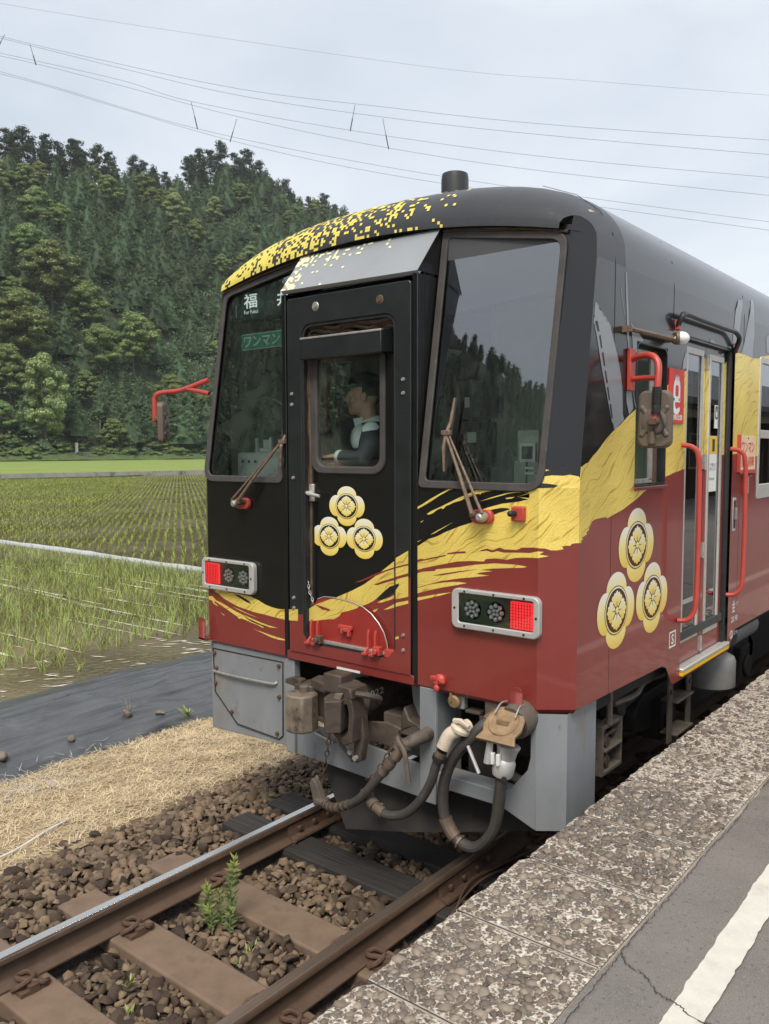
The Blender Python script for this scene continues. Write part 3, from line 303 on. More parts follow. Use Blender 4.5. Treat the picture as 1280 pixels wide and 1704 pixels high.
# straw blades
def blades(name, P, ln, wd, m, tilt, parent=None, seed=0, bend=0., up=None):
    """one two-segment blade per point; tilt is the angle from the ground"""
    r = np.random.default_rng(seed); n = len(P); az = r.uniform(0, 2*np.pi, n); el = r.uniform(*tilt, n); l = r.uniform(.6, 1.25, n)*ln; w_ = r.uniform(.7, 1.3, n)*wd
    d = np.stack([np.cos(az)*np.cos(el), np.sin(az)*np.cos(el), np.sin(el)], 1); s = np.stack([-np.sin(az), np.cos(az), 0*az], 1)
    el2 = el - bend*r.uniform(.3, 1.2, n); d2 = np.stack([np.cos(az)*np.cos(el2), np.sin(az)*np.cos(el2), np.sin(el2)], 1)
    a = P - s*w_[:, None]/2; b = P + s*w_[:, None]/2; mid = P + d*(l*.55)[:, None]; c = mid + s*(w_*.4)[:, None]; dd = mid - s*(w_*.4)[:, None]; tip = mid + d2*(l*.45)[:, None]
    V = np.stack([a, b, c, dd, tip], 1).reshape(-1, 3); i = np.arange(n)*5
    F = np.concatenate([np.stack([i, i + 1, i + 2], 1), np.stack([i, i + 2, i + 3], 1), np.stack([i + 3, i + 2, i + 4], 1)])
    return npmesh(name, V, F, m, parent)
def strawz(X, Y): return -.36 + (X + 2.0)*.105 + .05*vnoise(X, Y, 2.2, 5) + .03*vnoise(X, Y, 7, 6)
n = 52000; X = rg.uniform(-3.70, -1.80, n); Y = rg.uniform(-2.2, 7, n)
keep = vnoise(X, Y, 2.5, 21) + .25 > rg.uniform(0, .9, n); X, Y = X[keep], Y[keep]
stuff(blades('cut_straw', np.stack([X, Y, strawz(X, Y) + .002 + rg.uniform(0, .012, len(X))], 1), .085, .0042, 'straw', (-.1, .5), seed=2, bend=.4), 'pale cut straw strewn over the strip between ballast and sheet', 'straw')
n = 2600; X = -2.9 + rg.normal(0, .45, n); Y = rg.uniform(-1.5, 3.2, n); k = vnoise(X, Y, 1.6, 33) > .62; X, Y = X[k], Y[k]
stuff(blades('grey_stalks', np.stack([X, Y, strawz(X, Y) + .012], 1), .12, .006, 'grey_straw', (-.05, .35), seed=3), 'bleached grey stalks lying in patches on the straw', 'straw')
# rice seedlings
def tufts(name, X, Y, z, nb, ln, wd, m, seed, spread=.02):
    r = np.random.default_rng(seed); X = np.repeat(X, nb) + r.normal(0, spread, len(X)*nb); Y = np.repeat(Y, nb) + r.normal(0, spread, len(Y)*nb)
    return blades(name, np.stack([X, Y, np.full(len(X), z)], 1), ln, wd, m, (.75, 1.45), seed=seed, bend=.55)
def wedge(X, Y, umin=-80, umax=420):
    dx, dy = X - CAM.x, Y - CAM.y; zc = dx*_f.x + dy*_f.y; xc = dx*_r.x + dy*_r.y; u = 640 + 1386*xc/np.maximum(zc, .1); return (zc > .5) & (u > umin) & (u < umax)
gx, gy = np.meshgrid(np.arange(-62, -6.7, .16), np.arange(-12, 9.4, .28)); X = gx.ravel() + rg.normal(0, .025, gx.size); Y = gy.ravel() + rg.normal(0, .015, gx.size) + .05*np.sin(gx.ravel()*.7)
k = wedge(X, Y) & (rg.uniform(0, 1, len(X)) > .08) & ((X < -7.1 - 1.3*vnoise(X, Y, .6, 3)) | (vnoise(X, Y, 1.1, 4) > .8)); X, Y = X[k], Y[k]
dn = np.hypot(X - CAM.x, Y - CAM.y); nr = dn < 24
stuff(tufts('rice_seedlings', X[nr], Y[nr], -.705, 9, .26, .0095, 'rice_leaf', 5, .018), 'young rice seedlings standing in the near flooded paddy', 'rice')
stuff(tufts('rice_seedlings', X[~nr], Y[~nr], -.705, 5, .25, .011, 'rice_leaf', 6, .014), 'young rice seedlings in the back of the near paddy', 'rice')
ga, gb = np.meshgrid(np.arange(5, 125, .20), np.arange(-60, 60, .28)); ga, gb = ga.ravel() + rg.normal(0, .03, ga.size), gb.ravel() + rg.normal(0, .018, ga.size); X = CAM.x - .794*ga - .607*gb; Y = CAM.y + .607*ga - .794*gb
k = wedge(X, Y, -30, 380) & (X < -6.2) & (Y > 10.05) & (X > wline(Y) + 3.2); X, Y = X[k], Y[k]
stuff(tufts('rice_seedlings', X, Y, -.705, 4, .17, .016, 'rice_leaf_far', 7, .012), 'rows of young rice in the paddy beyond the levee', 'rice')
# debris floating near the sheet
n = 900; X = -5.9 - np.abs(rg.normal(0, 1.1, n)); Y = rg.uniform(-2, 9, n); k = vnoise(X*.8, Y*2.2, 1.2, 9) > .55; X, Y = X[k], Y[k]; g = G(); r = random.Random(3)
for x, y in zip(X, Y):
    a = 1.57 + r.gauss(0, .35) - .7; l = r.uniform(.03, .16); w_ = r.uniform(.006, .022); c, s_ = math.cos(a), math.sin(a)
    g.add([(x + c*p - s_*q, y + s_*p + c*q, -.693 + .003*r.random()) for p, q in ((-l, 0), (-l*.3, -w_), (l*.5, -w_*.7), (l, 0), (l*.2, w_), (-l*.4, w_*.8))], [(0, 1, 2, 3, 4, 5)])
n = 260
for i in range(n):
    y = -1 + i*.045; x = -5.93 + .05*math.sin(y*1.7) + r.uniform(-.03, .03); l = r.uniform(.03, .10)
    g.add([(x - .012, y - l, -.692), (x + .012, y - l, -.692), (x + .015, y + l, -.691), (x - .01, y + l, -.691)], [(0, 1, 2, 3)])
for k in range(150):             # long pale scum lines drifted along the rows
    y = r.uniform(1.5, 9.5); x = r.uniform(-26, -9.0)
    if float(vnoise(np.array([x]), np.array([y]), .35, 41)[0]) < .42: continue
    l = r.uniform(.3, 1.8); w_ = r.uniform(.02, .06); n_ = 10; q = [(x - l + 2*l*i/n_, y + .05*math.sin((x - l + 2*l*i/n_)*.7) + .14 + r.uniform(-.012, .012), w_*r.uniform(.3, 1)*(1 - abs(2*i/n_ - 1)**3)) for i in range(n_ + 1)]
    g.add([(a, b - c_, -.692) for a, b, c_ in q] + [(a, b + c_, -.692) for a, b, c_ in q], [(i, i + 1, n_ + 2 + i, n_ + 1 + i) for i in range(n_)])
stuff(g.obj('floating_straw', 'floating_straw', None, smooth=0), 'pale straw scum floating on the paddy water beside the sheet', 'straw')
# ================================================================ track: ballast, sleepers, rails
M['stone'] = mat('stone', (.105, .068, .046), .85, var=.22, vscale=18, rnd=.35, hue=.015, dirt=((.16, .10, .07), .2, 10), bump=(.3, 70, .004))
def _stone_attr():
    m = M['stone']; t = m.node_tree; N = t.nodes; K = t.links.new
    hv = [n for n in N if n.type == 'HUE_SAT'][0]; src = hv.inputs['Value'].links[0].from_socket
    at = N.new('ShaderNodeAttribute'); at.attribute_name = 'tint'; mr = N.new('ShaderNodeMapRange'); mr.inputs[3].default_value = .55; mr.inputs[4].default_value = 1.6
    K(at.outputs['Fac'], mr.inputs[0]); mm = N.new('ShaderNodeMath'); mm.operation = 'MULTIPLY'; K(src, mm.inputs[0]); K(mr.outputs[0], mm.inputs[1]); K(mm.outputs[0], hv.inputs['Value'])
_stone_attr()
M['ballast_bed'] = mat('ballast_bed', (.045, .032, .024), .95, var=.4, vscale=30, bump=(1, 35, .03))
M['sleeper_concrete'] = mat('sleeper_concrete', (.180, .122, .084), .88, var=.18, vscale=7, dirt=[((.20, .135, .09), .14, 14), ((.42, .34, .25), .06, 60), ((.12, .08, .056), .2, 4)], bump=(.35, 90, .004))
M['sleeper_wood'] = mat('sleeper_wood', (.034, .029, .026), .85, var=.45, vscale=5, stretch=(.5, 14, 8), dirt=((.09, .075, .062), .2, 4), bump=(.8, 6, .012))
M['rail_rust'] = mat('rail_rust', (.105, .066, .044), .75, var=.18, vscale=9, dirt=[((.17, .105, .065), .22, 5), ((.05, .034, .026), .2, 9)], bump=(.15, 50, .003))
M['rail_shine'] = mat('rail_shine', (.62, .60, .57), .22, metal=.95, var=.10, vscale=4, stretch=(30, .4, 1), dirt=((.34, .24, .16), .12, 6))
M['rail_dull'] = mat('rail_dull', (.26, .20, .155), .38, metal=.7, var=.25, vscale=4, stretch=(60, .5, 1), dirt=((.14, .09, .06), .3, 5))
M['clip_rust'] = mat('clip_rust', (.105, .06, .04), .8, var=.25, vscale=40, dirt=((.06, .035, .025), .3, 30))
def balz(X, Y):
    X = np.asarray(X, float); z = np.where(X < -1.3, -.185 - (-1.3 - X)*.245, -.185)
    z = np.where(X > 1.0, -.185 - (X - 1.0)*.15, z)
    z = z - .03*np.exp(-((np.abs(X) - .53)/.13)**2)
    return z + .022*(vnoise(X, Y, 3.1, 2) - .5)
ballast = struct(sheet('ballast', -2.12, 1.575, -14, 60, 0, 'ballast_bed', 60, 300, lambda X, Y: balz(X, Y) - .018))
def stone_shape(seed, flat):
    r = random.Random(seed); bm = bmesh.new()
    for _ in range(17):
        v = Vector((r.gauss(0, 1), r.gauss(0, 1), r.gauss(0, 1))).normalized()*r.uniform(.86, 1.05); bm.verts.new((v.x, v.y*r.uniform(.62, .9)*1.0, v.z*flat))
    bmesh.ops.convex_hull(bm, input=bm.verts[:]); lone = [v for v in bm.verts if not v.link_faces]
    bmesh.ops.delete(bm, geom=lone, context='VERTS'); bmesh.ops.triangulate(bm, faces=bm.faces[:])
    bm.verts.index_update(); V = np.array([v.co[:] for v in bm.verts]); F = np.array([[v.index for v in f.verts] for f in bm.faces]); bm.free(); return V, F
SHP = [stone_shape(i, [.5, .62, .75, .45, .68, .55][i % 6]) for i in range(14)]
SLEEP = [(-2.21, 0), (-1.65, 0), (-1.09, 0), (-.53, 0), (.10, 1), (.50, 1), (1.05, 0)] + [(1.62 + .57*k, 0) for k in range(20)]
def scatter(name, X, Y, Z, S, parent, m, seed, ntop, single, tilt=.5, zs=1.):
    """stones: the ntop largest in view as parts, the rest joined as stuff"""
    r = np.random.default_rng(seed); n = len(X); sh = r.integers(0, len(SHP), n); ang = r.uniform(0, 2*np.pi, n); tx = r.normal(0, tilt, n); ty = r.normal(0, tilt, n); tint = r.uniform(0, 1, n)
    d = (X - CAM.x)*_f.x + (Y - CAM.y)*_f.y + (Z - CAM.z)*_f.z; u = 640 + 1386*((X - CAM.x)*_r2.x + (Y - CAM.y)*_r2.y + (Z - CAM.z)*_r2.z)/np.maximum(d, .1)
    v = 852 - 1386*((X - CAM.x)*_u2.x + (Y - CAM.y)*_u2.y + (Z - CAM.z)*_u2.z)/np.maximum(d, .1)
    px = np.where((d > .3) & (u > -10) & (u < 1290) & (v < 1715) & (v > 0) & single(X, Y), S/np.maximum(d, .1), 0); top = set(np.argsort(-px)[:ntop].tolist())
    meshes = []
    for i, (V, F) in enumerate(SHP):
        me = bpy.data.meshes.new(name); me.from_pydata((V*np.array([1, 1, zs])).tolist(), [], F.tolist()); me.materials.append(M[m])
        me.polygons.foreach_set('use_smooth', [True]*len(F)); me.set_sharp_from_angle(angle=R(55)); meshes.append(me)
    VV, FF, TT, off = [], [], [], 0
    for i in range(n):
        e = Euler((tx[i], ty[i], ang[i])).to_matrix()
        if i in top:
            o = bpy.data.objects.new(name, meshes[sh[i]]); COL.objects.link(o); o.parent = parent
            o.location = (X[i], Y[i], Z[i]); o.rotation_euler = e.to_euler(); o.scale = (S[i],)*3
        else:
            V, F = SHP[sh[i]]; V = (V*np.array([1, 1, zs])*S[i]) @ np.array(e).T + np.array([X[i], Y[i], Z[i]]); VV.append(V); FF.append(F + off); off += len(V); TT.append(np.full(len(V), tint[i]))
    o = npmesh(name + 's', np.concatenate(VV), np.concatenate(FF), m, parent, True); o.data.set_sharp_from_angle(angle=R(55)); o['kind'] = 'stuff'
    a = o.data.attributes.new('tint', 'FLOAT', 'POINT'); a.data.foreach_set('value', np.concatenate(TT).astype(np.float32)); return o
sp = .040; gx, gy = np.meshgrid(np.arange(-2.13, 1.5, sp), np.arange(-2.3, 4.2, sp)); X = (gx + rg.normal(0, .011, gx.shape)).ravel(); Y = (gy + rg.normal(0, .011, gy.shape)).ravel()
k = np.ones(len(X), bool)
for y, wd in SLEEP: k &= ~((np.abs(Y - y) < .128) & (np.abs(X) < (.93 if not wd else 1.07)))
k &= ~(np.abs(np.abs(X) - .565) < .075); k &= (X > -1.98 - .16*vnoise(X*0, Y, 2.0, 3) + rg.normal(0, .04, len(X))); X, Y = X[k], Y[k]
X2, Y2 = rg.uniform(-2.0, 1.5, 2600), rg.uniform(-2.3, 4.2, 2600); k = np.ones(len(X2), bool)
for y, wd in SLEEP: k &= ~((np.abs(Y2 - y) < .135) & (np.abs(X2) < (.92 if not wd else 1.06)))
k &= ~(np.abs(np.abs(X2) - .565) < .09); X2, Y2 = X2[k], Y2[k]
Z = np.concatenate([balz(X, Y), balz(X2, Y2) + .016]) + rg.normal(0, .006, len(X) + len(X2)); X = np.concatenate([X, X2]); Y = np.concatenate([Y, Y2])
S = np.clip(rg.lognormal(math.log(.030), .36, len(X)), .014, .060)
scatter('stone', X, Y, Z, S, ballast, 'stone', 4, 300, lambda x, y: x < 1.4, .45)
# sleepers with their rail clips
def clip_geo():
    g = G(); P = [(.02, -.055, .012), (.045, -.045, .03), (.05, -.01, .038), (.03, .02, .036), (-.015, .025, .03), (-.03, .0, .026), (-.012, -.022, .03), (.03, -.012, .034), (.075, .03, .026), (.06, .06, .012)]
    g.tube(bez(P, 5), .0095, 7); g.b2((.0, -.05, 0), (.075, .05, .014)); g.b2((.048, -.018, 0), (.078, .018, .030)); return g
clip_me = None
for y, wd in SLEEP:
    s = thing('sleeper', '', 'sleeper', (0, y, 0))
    g = G()
    if wd:
        g.b2((-1.08, -.115, -.30), (1.08, .115, -.150)); g.obj('beam', 'sleeper_wood', s, bevel=.008)
        for sx in (-1, 1):
            for q in (-.10, .11): G().cyl((sx*.6 + sx*q, .03*sx, -.150), (sx*.6 + sx*q, .03*sx, -.128), .012, n=8).cyl((sx*.6 + sx*q, .03*sx, -.132), (sx*.6 + sx*q, .03*sx, -.120), .021, .018, n=8).obj('spike', 'clip_rust', s)
    else:
        g.b2((-1.0, -.118, -.31), (1.0, .118, -.150)); g.obj('beam', 'sleeper_concrete', s, bevel=.012)
        for sx in (-1, 1):
            for side in (-1, 1):
                if y > 3: continue
                if clip_me is None: o = clip_geo().obj('rail_clip', 'clip_rust', s); clip_me = o.data
                else: o = bpy.data.objects.new('rail_clip', clip_me); COL.objects.link(o); o.parent = s
                o.location = (sx*.5655 + side*.062, 0, -.149); o.scale = (1.25, 1.25, 1.25); o.rotation_euler = (0, 0, 0 if side > 0 else math.pi)
    s['group'] = 'sleepers under the rails'
    s['label'] = {-2.21: 'rust brown concrete sleeper at the bottom left corner of the picture', -1.65: 'rust brown concrete sleeper cut by the lower left corner', -1.09: 'rust brown concrete sleeper just in front of the green weed', -.53: 'rust brown concrete sleeper just behind the green weed',
                  .10: 'dark weathered timber sleeper under the near end of the rail joint', .50: 'dark timber sleeper under the far end of the rail joint below the car'}.get(y, 'brown concrete sleeper in the shade under the railcar')
# rails: 37 kg profile
RP = [(-.061, -.146), (.061, -.146), (.061, -.138), (.018, -.126), (.0075, -.112), (.0075, -.046), (.031, -.034), (.031, -.008), (.026, -.002), (-.026, -.002), (-.031, -.008), (-.031, -.034), (-.0075, -.046), (-.0075, -.112), (-.018, -.126), (-.061, -.138)]
for sx, lab in ((-1, 'bright worn steel rail on the left, shining along its top'), (1, 'dull brown steel rail on the right, next to the platform')):
    rl = thing('rail', lab, 'rail')
    for y0, y1 in ((-14, .345), (.352, 40)):
        G().prism(RP, (sx*.5655, y0, 0), (1, 0, 0), (0, 0, 1), (0, y1 - y0, 0)).obj('rail_body', 'rail_rust', rl, smooth=50)
        w0, w1 = (-.022, .0295) if sx < 0 else (-.012, .014)
        top = [(w0, -.0021), (w0 + .004, .0002), (w1 - .006, .0002), (w1, -.0045)] if sx < 0 else [(-.026, -.0018), (w0, .0006), (w1, .0006), (.026, -.0018)]
        if sx > 0:
            G().prism([(-.026, -.0021), (-.024, .0), (.024, .0), (.026, -.0021)], (.5655, y0, 0), (1, 0, 0), (0, 0, 1), (0, y1 - y0, 0)).obj('running_surface', 'rail_dull', rl, smooth=0)
        else: G().prism([(-.026, -.0021), (-.022, .0), (.020, .0), (.0285, -.005), (.0315, -.010), (.0312, -.012), (.0, -.0025)], (-.5655, y0, 0), (1, 0, 0), (0, 0, 1), (0, y1 - y0, 0)).obj('running_surface', 'rail_shine', rl, smooth=0)
    for side in (-1, 1):
        fp = G().prism([(.008, -.118), (.008, -.048), (.022, -.050), (.024, -.075), (.034, -.112), (.075, -.122), (.078, -.134), (.03, -.128)], (sx*.5655, .065, 0), (side, 0, 0), (0, 0, 1), (0, .57, 0)).obj('fishplate', 'clip_rust', rl, smooth=0)
        for k in range(4):
            y = .15 + .13*k; G().cyl((sx*.5655 + side*.018, y, -.084), (sx*.5655 + side*.040, y, -.084), .013, n=8).cyl((sx*.5655 + side*.038, y, -.084), (sx*.5655 + side*.048, y, -.084), .019, .016, n=10).obj('bolt', 'clip_rust', fp)
# bond cable along the right rail
g = G(); r = random.Random(8)
g.tube(bez([(.70, .05, -.14), (.66, .18, -.10), (.645, .32, -.085), (.66, .48, -.10), (.69, .66, -.10), (.70, .9, -.14)], 6), .006, 6)
g.tube(bez([(.72, -.1, -.15), (.68, .15, -.12), (.675, .32, -.10), (.68, .5, -.115), (.73, .75, -.15)], 6), .006, 6)
bc = g.obj('bond_cable', 'dark_plastic_cable' if 'dark_plastic_cable' in M else 'rail_rust'); tag(bc, 'thin rail bond cables looped beside the joint of the right rail', 'cable')
# ================================================================ platform
M['asphalt'] = mat('asphalt', (.32, .29, .262), .92, var=.14, vscale=3, dirt=[((.38, .35, .32), .22, 85, 2), ((.16, .145, .13), .18, 70, 2), ((.19, .17, .155), .2, 1.6)], bump=(.5, 260, .003))
M['white_paint'] = mat('white_paint', (.60, .575, .505), .7, var=.07, vscale=20, dirt=[((.38, .35, .31), .13, 45), ((.50, .47, .41), .26, 9), ((.33, .30, .27), .06, 16)], bump=(.35, 170, .002))
M['crack'] = mat('crack', (.05, .042, .036), 1.0)
M['platform_side'] = mat('platform_side', (.14, .125, .11), .9, var=.3, vscale=4, dirt=((.06, .05, .045), .3, 3))
M['pebble'] = mat('pebble', (.20, .145, .105), .6, var=.18, vscale=30, rnd=.40, hue=.008, bump=(.1, 60, .002))
def _pebble_attr():
    m = M['pebble']; t = m.node_tree; N = t.nodes; K = t.links.new; hv = [n for n in N if n.type == 'HUE_SAT'][0]
    at = N.new('ShaderNodeAttribute'); at.attribute_name = 'tint'; rp = N.new('ShaderNodeValToRGB'); rp.color_ramp.interpolation = 'LINEAR'; e = rp.color_ramp.elements
    e[0].position = 0; e[0].color = (.20, .16, .125, 1); e[1].position = 1; e[1].color = (.27, .215, .15, 1)
    for p, c in ((.2, (.13, .108, .09, 1)), (.4, (.26, .22, .18, 1)), (.55, (.16, .13, .105, 1)), (.7, (.20, .185, .165, 1)), (.85, (.21, .155, .115, 1))): k = e.new(p); k.color = c
    K(at.outputs['Fac'], rp.inputs['Fac']); K(rp.outputs['Color'], hv.inputs['Color'])
_pebble_attr()
def _agg():
    m = bpy.data.materials.new('aggregate_concrete'); m.use_nodes = True; t = m.node_tree; N = t.nodes; K = t.links.new; b = N['Principled BSDF']; b.inputs['Roughness'].default_value = .85
    tc = N.new('ShaderNodeTexCoord'); nz = N.new('ShaderNodeTexNoise'); nz.inputs['Scale'].default_value = 40; nz.inputs['Detail'].default_value = 3; K(tc.outputs['Object'], nz.inputs['Vector'])
    va = N.new('ShaderNodeVectorMath'); va.operation = 'MULTIPLY_ADD'; va.inputs[1].default_value = (.02, .02, .02); K(nz.outputs['Color'], va.inputs[0]); K(tc.outputs['Object'], va.inputs[2])
    vo = N.new('ShaderNodeTexVoronoi'); vo.inputs['Scale'].default_value = 105; K(va.outputs[0], vo.inputs['Vector'])
    r = N.new('ShaderNodeValToRGB'); e = r.color_ramp.elements; e[0].position = 0; e[0].color = (.185, .15, .12, 1); e[1].position = 1; e[1].color = (.80, .74, .64, 1)
    for p, c in ((.28, (.20, .15, .11, 1)), (.34, (.16, .125, .098, 1)), (.50, (.38, .33, .27, 1))): k = e.new(p); k.color = c
    K(vo.outputs['Distance'], r.inputs['Fac'])
    sc = N.new('ShaderNodeSeparateColor'); K(vo.outputs['Color'], sc.inputs[0]); hv = N.new('ShaderNodeHueSaturation'); mr = N.new('ShaderNodeMapRange'); mr.inputs[3].default_value = .78; mr.inputs[4].default_value = 1.18; K(sc.outputs[0], mr.inputs[0]); K(mr.outputs[0], hv.inputs['Value']); K(r.outputs['Color'], hv.inputs['Color'])
    n2 = N.new('ShaderNodeTexNoise'); n2.inputs['Scale'].default_value = 7; n2.inputs['Detail'].default_value = 6; K(tc.outputs['Object'], n2.inputs['Vector'])
    m2 = N.new('ShaderNodeMapRange'); m2.inputs[1].default_value = .52; m2.inputs[2].default_value = .70; m2.inputs[4].default_value = .35; K(n2.outputs['Fac'], m2.inputs[0])
    mi = N.new('ShaderNodeMix'); mi.data_type = 'RGBA'; mi.inputs[7].default_value = (.18, .135, .10, 1); K(m2.outputs[0], mi.inputs[0]); K(hv.outputs['Color'], mi.inputs[6]); K(mi.outputs[2], b.inputs['Base Color'])
    bp = N.new('ShaderNodeBump'); bp.inputs['Strength'].default_value = .9; bp.inputs['Distance'].default_value = .006; iv = N.new('ShaderNodeMath'); iv.operation = 'SUBTRACT'; iv.inputs[0].default_value = 1; K(vo.outputs['Distance'], iv.inputs[1]); K(iv.outputs[0], bp.inputs['Height']); K(bp.outputs['Normal'], b.inputs['Normal'])
    return m
M['aggregate_concrete'] = _agg()
M['slab_edge'] = mat('slab_edge', (.36, .31, .26), .9, var=.25, vscale=40, dirt=((.2, .16, .12), .25, 30))
PZ = .76
r = random.Random(21)
plat = G(); plat.b2((1.60, -8, -.9), (14, 60, PZ - .06)); platform = struct(plat.obj('platform', 'platform_side', None, smooth=0))
# asphalt: edge kept ragged where it meets the kerb slabs
ny = 900; ysv = np.linspace(-8, 60, ny); ex = 2.078 + .022*(vnoise(ysv, ysv*0, 2.2, 3) - .5) + .014*(vnoise(ysv, ysv*0, 11, 4) - .5)
V = np.concatenate([np.stack([ex, ysv, np.full(ny, PZ)], 1), np.stack([np.full(ny, 14.), ysv, np.full(ny, PZ)], 1), np.stack([ex, ysv, np.full(ny, PZ - .05)], 1)])
i = np.arange(ny - 1); F = np.concatenate([np.stack([i, i + ny, i + ny + 1, i + 1], 1), np.stack([i + 2*ny, i, i + 1, i + 2*ny + 1], 1)])
asp = npmesh('asphalt', V, F, 'asphalt', platform)
# white line
ysl = np.linspace(-8, 40, 2400); a = 2.287 + .008*(vnoise(ysl, ysl*0, 18, 5) - .5) + .006*(vnoise(ysl, ysl*0, 60, 6) - .5); b = 2.379 + .008*(vnoise(ysl, ysl*0, 18, 7) - .5) + .006*(vnoise(ysl, ysl*0, 60, 8) - .5); n = len(ysl)
V = np.concatenate([np.stack([a, ysl, np.full(n, PZ + .004)], 1), np.stack([b, ysl, np.full(n, PZ + .004)], 1)]); i = np.arange(n - 1)
wl = npmesh('white_line', V, np.stack([i, i + n, i + n + 1, i + 1], 1), 'white_paint', platform)
# cracks in the asphalt
def crack(pts, w0, name='crack'):
    g = G(); P = bez([(x, y, 0) for x, y in pts], 10); rr = random.Random(len(pts)); L_, R_ = [], []
    for k, p in enumerate(P):
        t = (P[min(k + 1, len(P) - 1)] - P[max(k - 1, 0)]).normalized(); nn = Vector((-t.y, t.x, 0)); ww = w0*rr.uniform(.4, 1.4); j = rr.uniform(-.004, .004)
        L_.append((p.x + nn.x*(j + ww), p.y + nn.y*(j + ww), PZ + .0052)); R_.append((p.x + nn.x*(j - ww), p.y + nn.y*(j - ww), PZ + .0052))
    m_ = len(P); return g.add(L_ + R_, [(k, k + 1, m_ + k + 1, m_ + k) for k in range(m_ - 1)]).obj(name, 'crack', platform, smooth=0)
crack([(2.085, -1.14), (2.13, -1.19), (2.18, -1.2), (2.24, -1.255), (2.30, -1.27), (2.36, -1.30), (2.45, -1.29), (2.6, -1.36), (2.8, -1.39)], .0022)
crack([(2.088 + .02*(vnoise(y, 0., 3, 14) - .5), y) for y in np.arange(-2.2, 4, .12)], .0014)
G().b2((2.05, -8, PZ - .06), (2.10, 60, PZ - .007)).obj('joint_filler', 'slab_edge', platform, smooth=0)
# kerb slabs of exposed aggregate
JY = [-3.09, -2.63, -2.17, -1.71, -1.25, -.79, -.33, .13, .59] + [.59 + .46*k for k in range(1, 60)]
def slab(y0, y1, k):
    rr = random.Random(k); N_ = 14; yy = np.linspace(y0 + .004, y1 - .004, N_); xi = [1.566 + rr.uniform(-.004, .009) + (.018*rr.random() if j in (0, N_ - 1) else 0) for j in range(N_)]
    dz = rr.uniform(-.001, .001); z = PZ - .003 + dz; g = G()
    top = [(x, y, z) for x, y in zip(xi, yy)]; inn = [(x + .014, y, z + .004) for x, y in zip(xi, yy)]; far = [(2.068, y, z + .004) for y in yy]; low = [(x - .002, y, z - .12) for x, y in zip(xi, yy)]
    e0 = [(x + .0, y, z - .02) for x, y in zip(xi, yy)]
    vs = low + top + inn + far; n = N_
    fs = [(r_*n + j, r_*n + j + 1, (r_ + 1)*n + j + 1, (r_ + 1)*n + j) for r_ in range(3) for j in range(n - 1)]
    g.add(vs, fs); e = n - 1
    g.add([vs[n], vs[3*n], (2.062, yy[0], z - .12), vs[0], vs[n + e], vs[3*n + e], (2.062, yy[-1], z - .12), vs[e]], [(0, 1, 2, 3), (4, 7, 6, 5)])
    o = g.obj('kerb_slab', 'aggregate_concrete', platform, smooth=0)
    if y0 < 3:   # mortar strip along the joint
        G().add([(1.60, y1 - .012, PZ + .0025), (2.06, y1 - .010, PZ + .0025), (2.06, y1 + .009, PZ + .002), (1.60, y1 + .008, PZ + .002)], [(0, 1, 2, 3)]).obj('mortar_joint', 'slab_edge', platform, smooth=0)
        G().add([(1.575, y1 - .0035, PZ + .0032), (2.06, y1 - .0025, PZ + .0032), (2.06, y1 + .0015, PZ + .003), (1.575, y1 + .0025, PZ + .003)], [(0, 1, 2, 3)]).obj('joint_gap', 'crack', platform, smooth=0)
for k in range(len(JY) - 1): slab(JY[k], JY[k + 1], k)
# pebbles standing proud of the slabs
n = 13500; Y = np.concatenate([rg.uniform(-2.3, 0.2, int(n*.66)), rg.uniform(.2, 4.5, n - int(n*.66))]); X = rg.uniform(1.585, 2.055, n)
k = np.array([min(abs(y - j) for j in JY) > .013 for y in Y]) & (vnoise(X, Y, 9, 8) + rg.uniform(-.9, .9, n) > .38); X, Y = X[k], Y[k]
S = np.clip(rg.lognormal(math.log(.0086), .42, len(X)), .0045, .024); Z = np.full(len(X), PZ + .0005) + S*.06
SAVE, SHP2 = SHP, []
for sd in range(10):
    rr = random.Random(100 + sd); bm = bmesh.new(); bmesh.ops.create_icosphere(bm, subdivisions=1, radius=1)
    for v in bm.verts: v.co = Vector((v.co.x*1.15, v.co.y*.82, v.co.z*.5))*rr.uniform(.9, 1.1)
    bmesh.ops.triangulate(bm, faces=bm.faces[:]); bm.verts.index_update(); SHP2.append((np.array([v.co[:] for v in bm.verts]), np.array([[v.index for v in f.verts] for f in bm.faces]))); bm.free()
SHP = SHP2; scatter('pebble', X, Y, Z, S, platform, 'pebble', 9, 300, lambda x, y: x > 0, .12); SHP = SAVE
# ================================================================ the diesel railcar
M['black_paint'] = mat('black_paint', (.006, .0065, .007), .30, var=.25, vscale=3, dirt=((.03, .026, .022), .05, 9), spec=.35, coat=.55, bump=(.045, 2.2, .005))
M['brow_paint'] = mat('brow_paint', (.03, .031, .034), .42, var=.2, vscale=5, dirt=((.10, .085, .07), .12, 14), coat=.1)
M['red_paint'] = mat('red_paint', (.215, .032, .026), .36, var=.10, vscale=2.5, dirt=[((.20, .035, .025), .10, 7), ((.17, .06, .045), .05, 2.2)], coat=.6, bump=(.05, 2.0, .005))
M['red_part'] = mat('red_part', (.46, .06, .045), .42, var=.12, vscale=12, dirt=((.16, .05, .03), .14, 25))
M['grey_film'] = mat('grey_film', (.24, .26, .28), .38, var=.05, coat=.3)
M['black_film'] = mat('black_film', (.012, .012, .013), .4, var=.1)
M['silver_film'] = mat('silver_film', (.32, .335, .35), .40, metal=.25, var=.06, vscale=4)
M['square_film'] = mat('square_film', (.80, .66, .13), .5, var=.08, vscale=20)
M['dirty_edge'] = mat('dirty_edge', (.10, .065, .04), .8, var=.3, vscale=25, dirt=((.03, .02, .015), .3, 18))
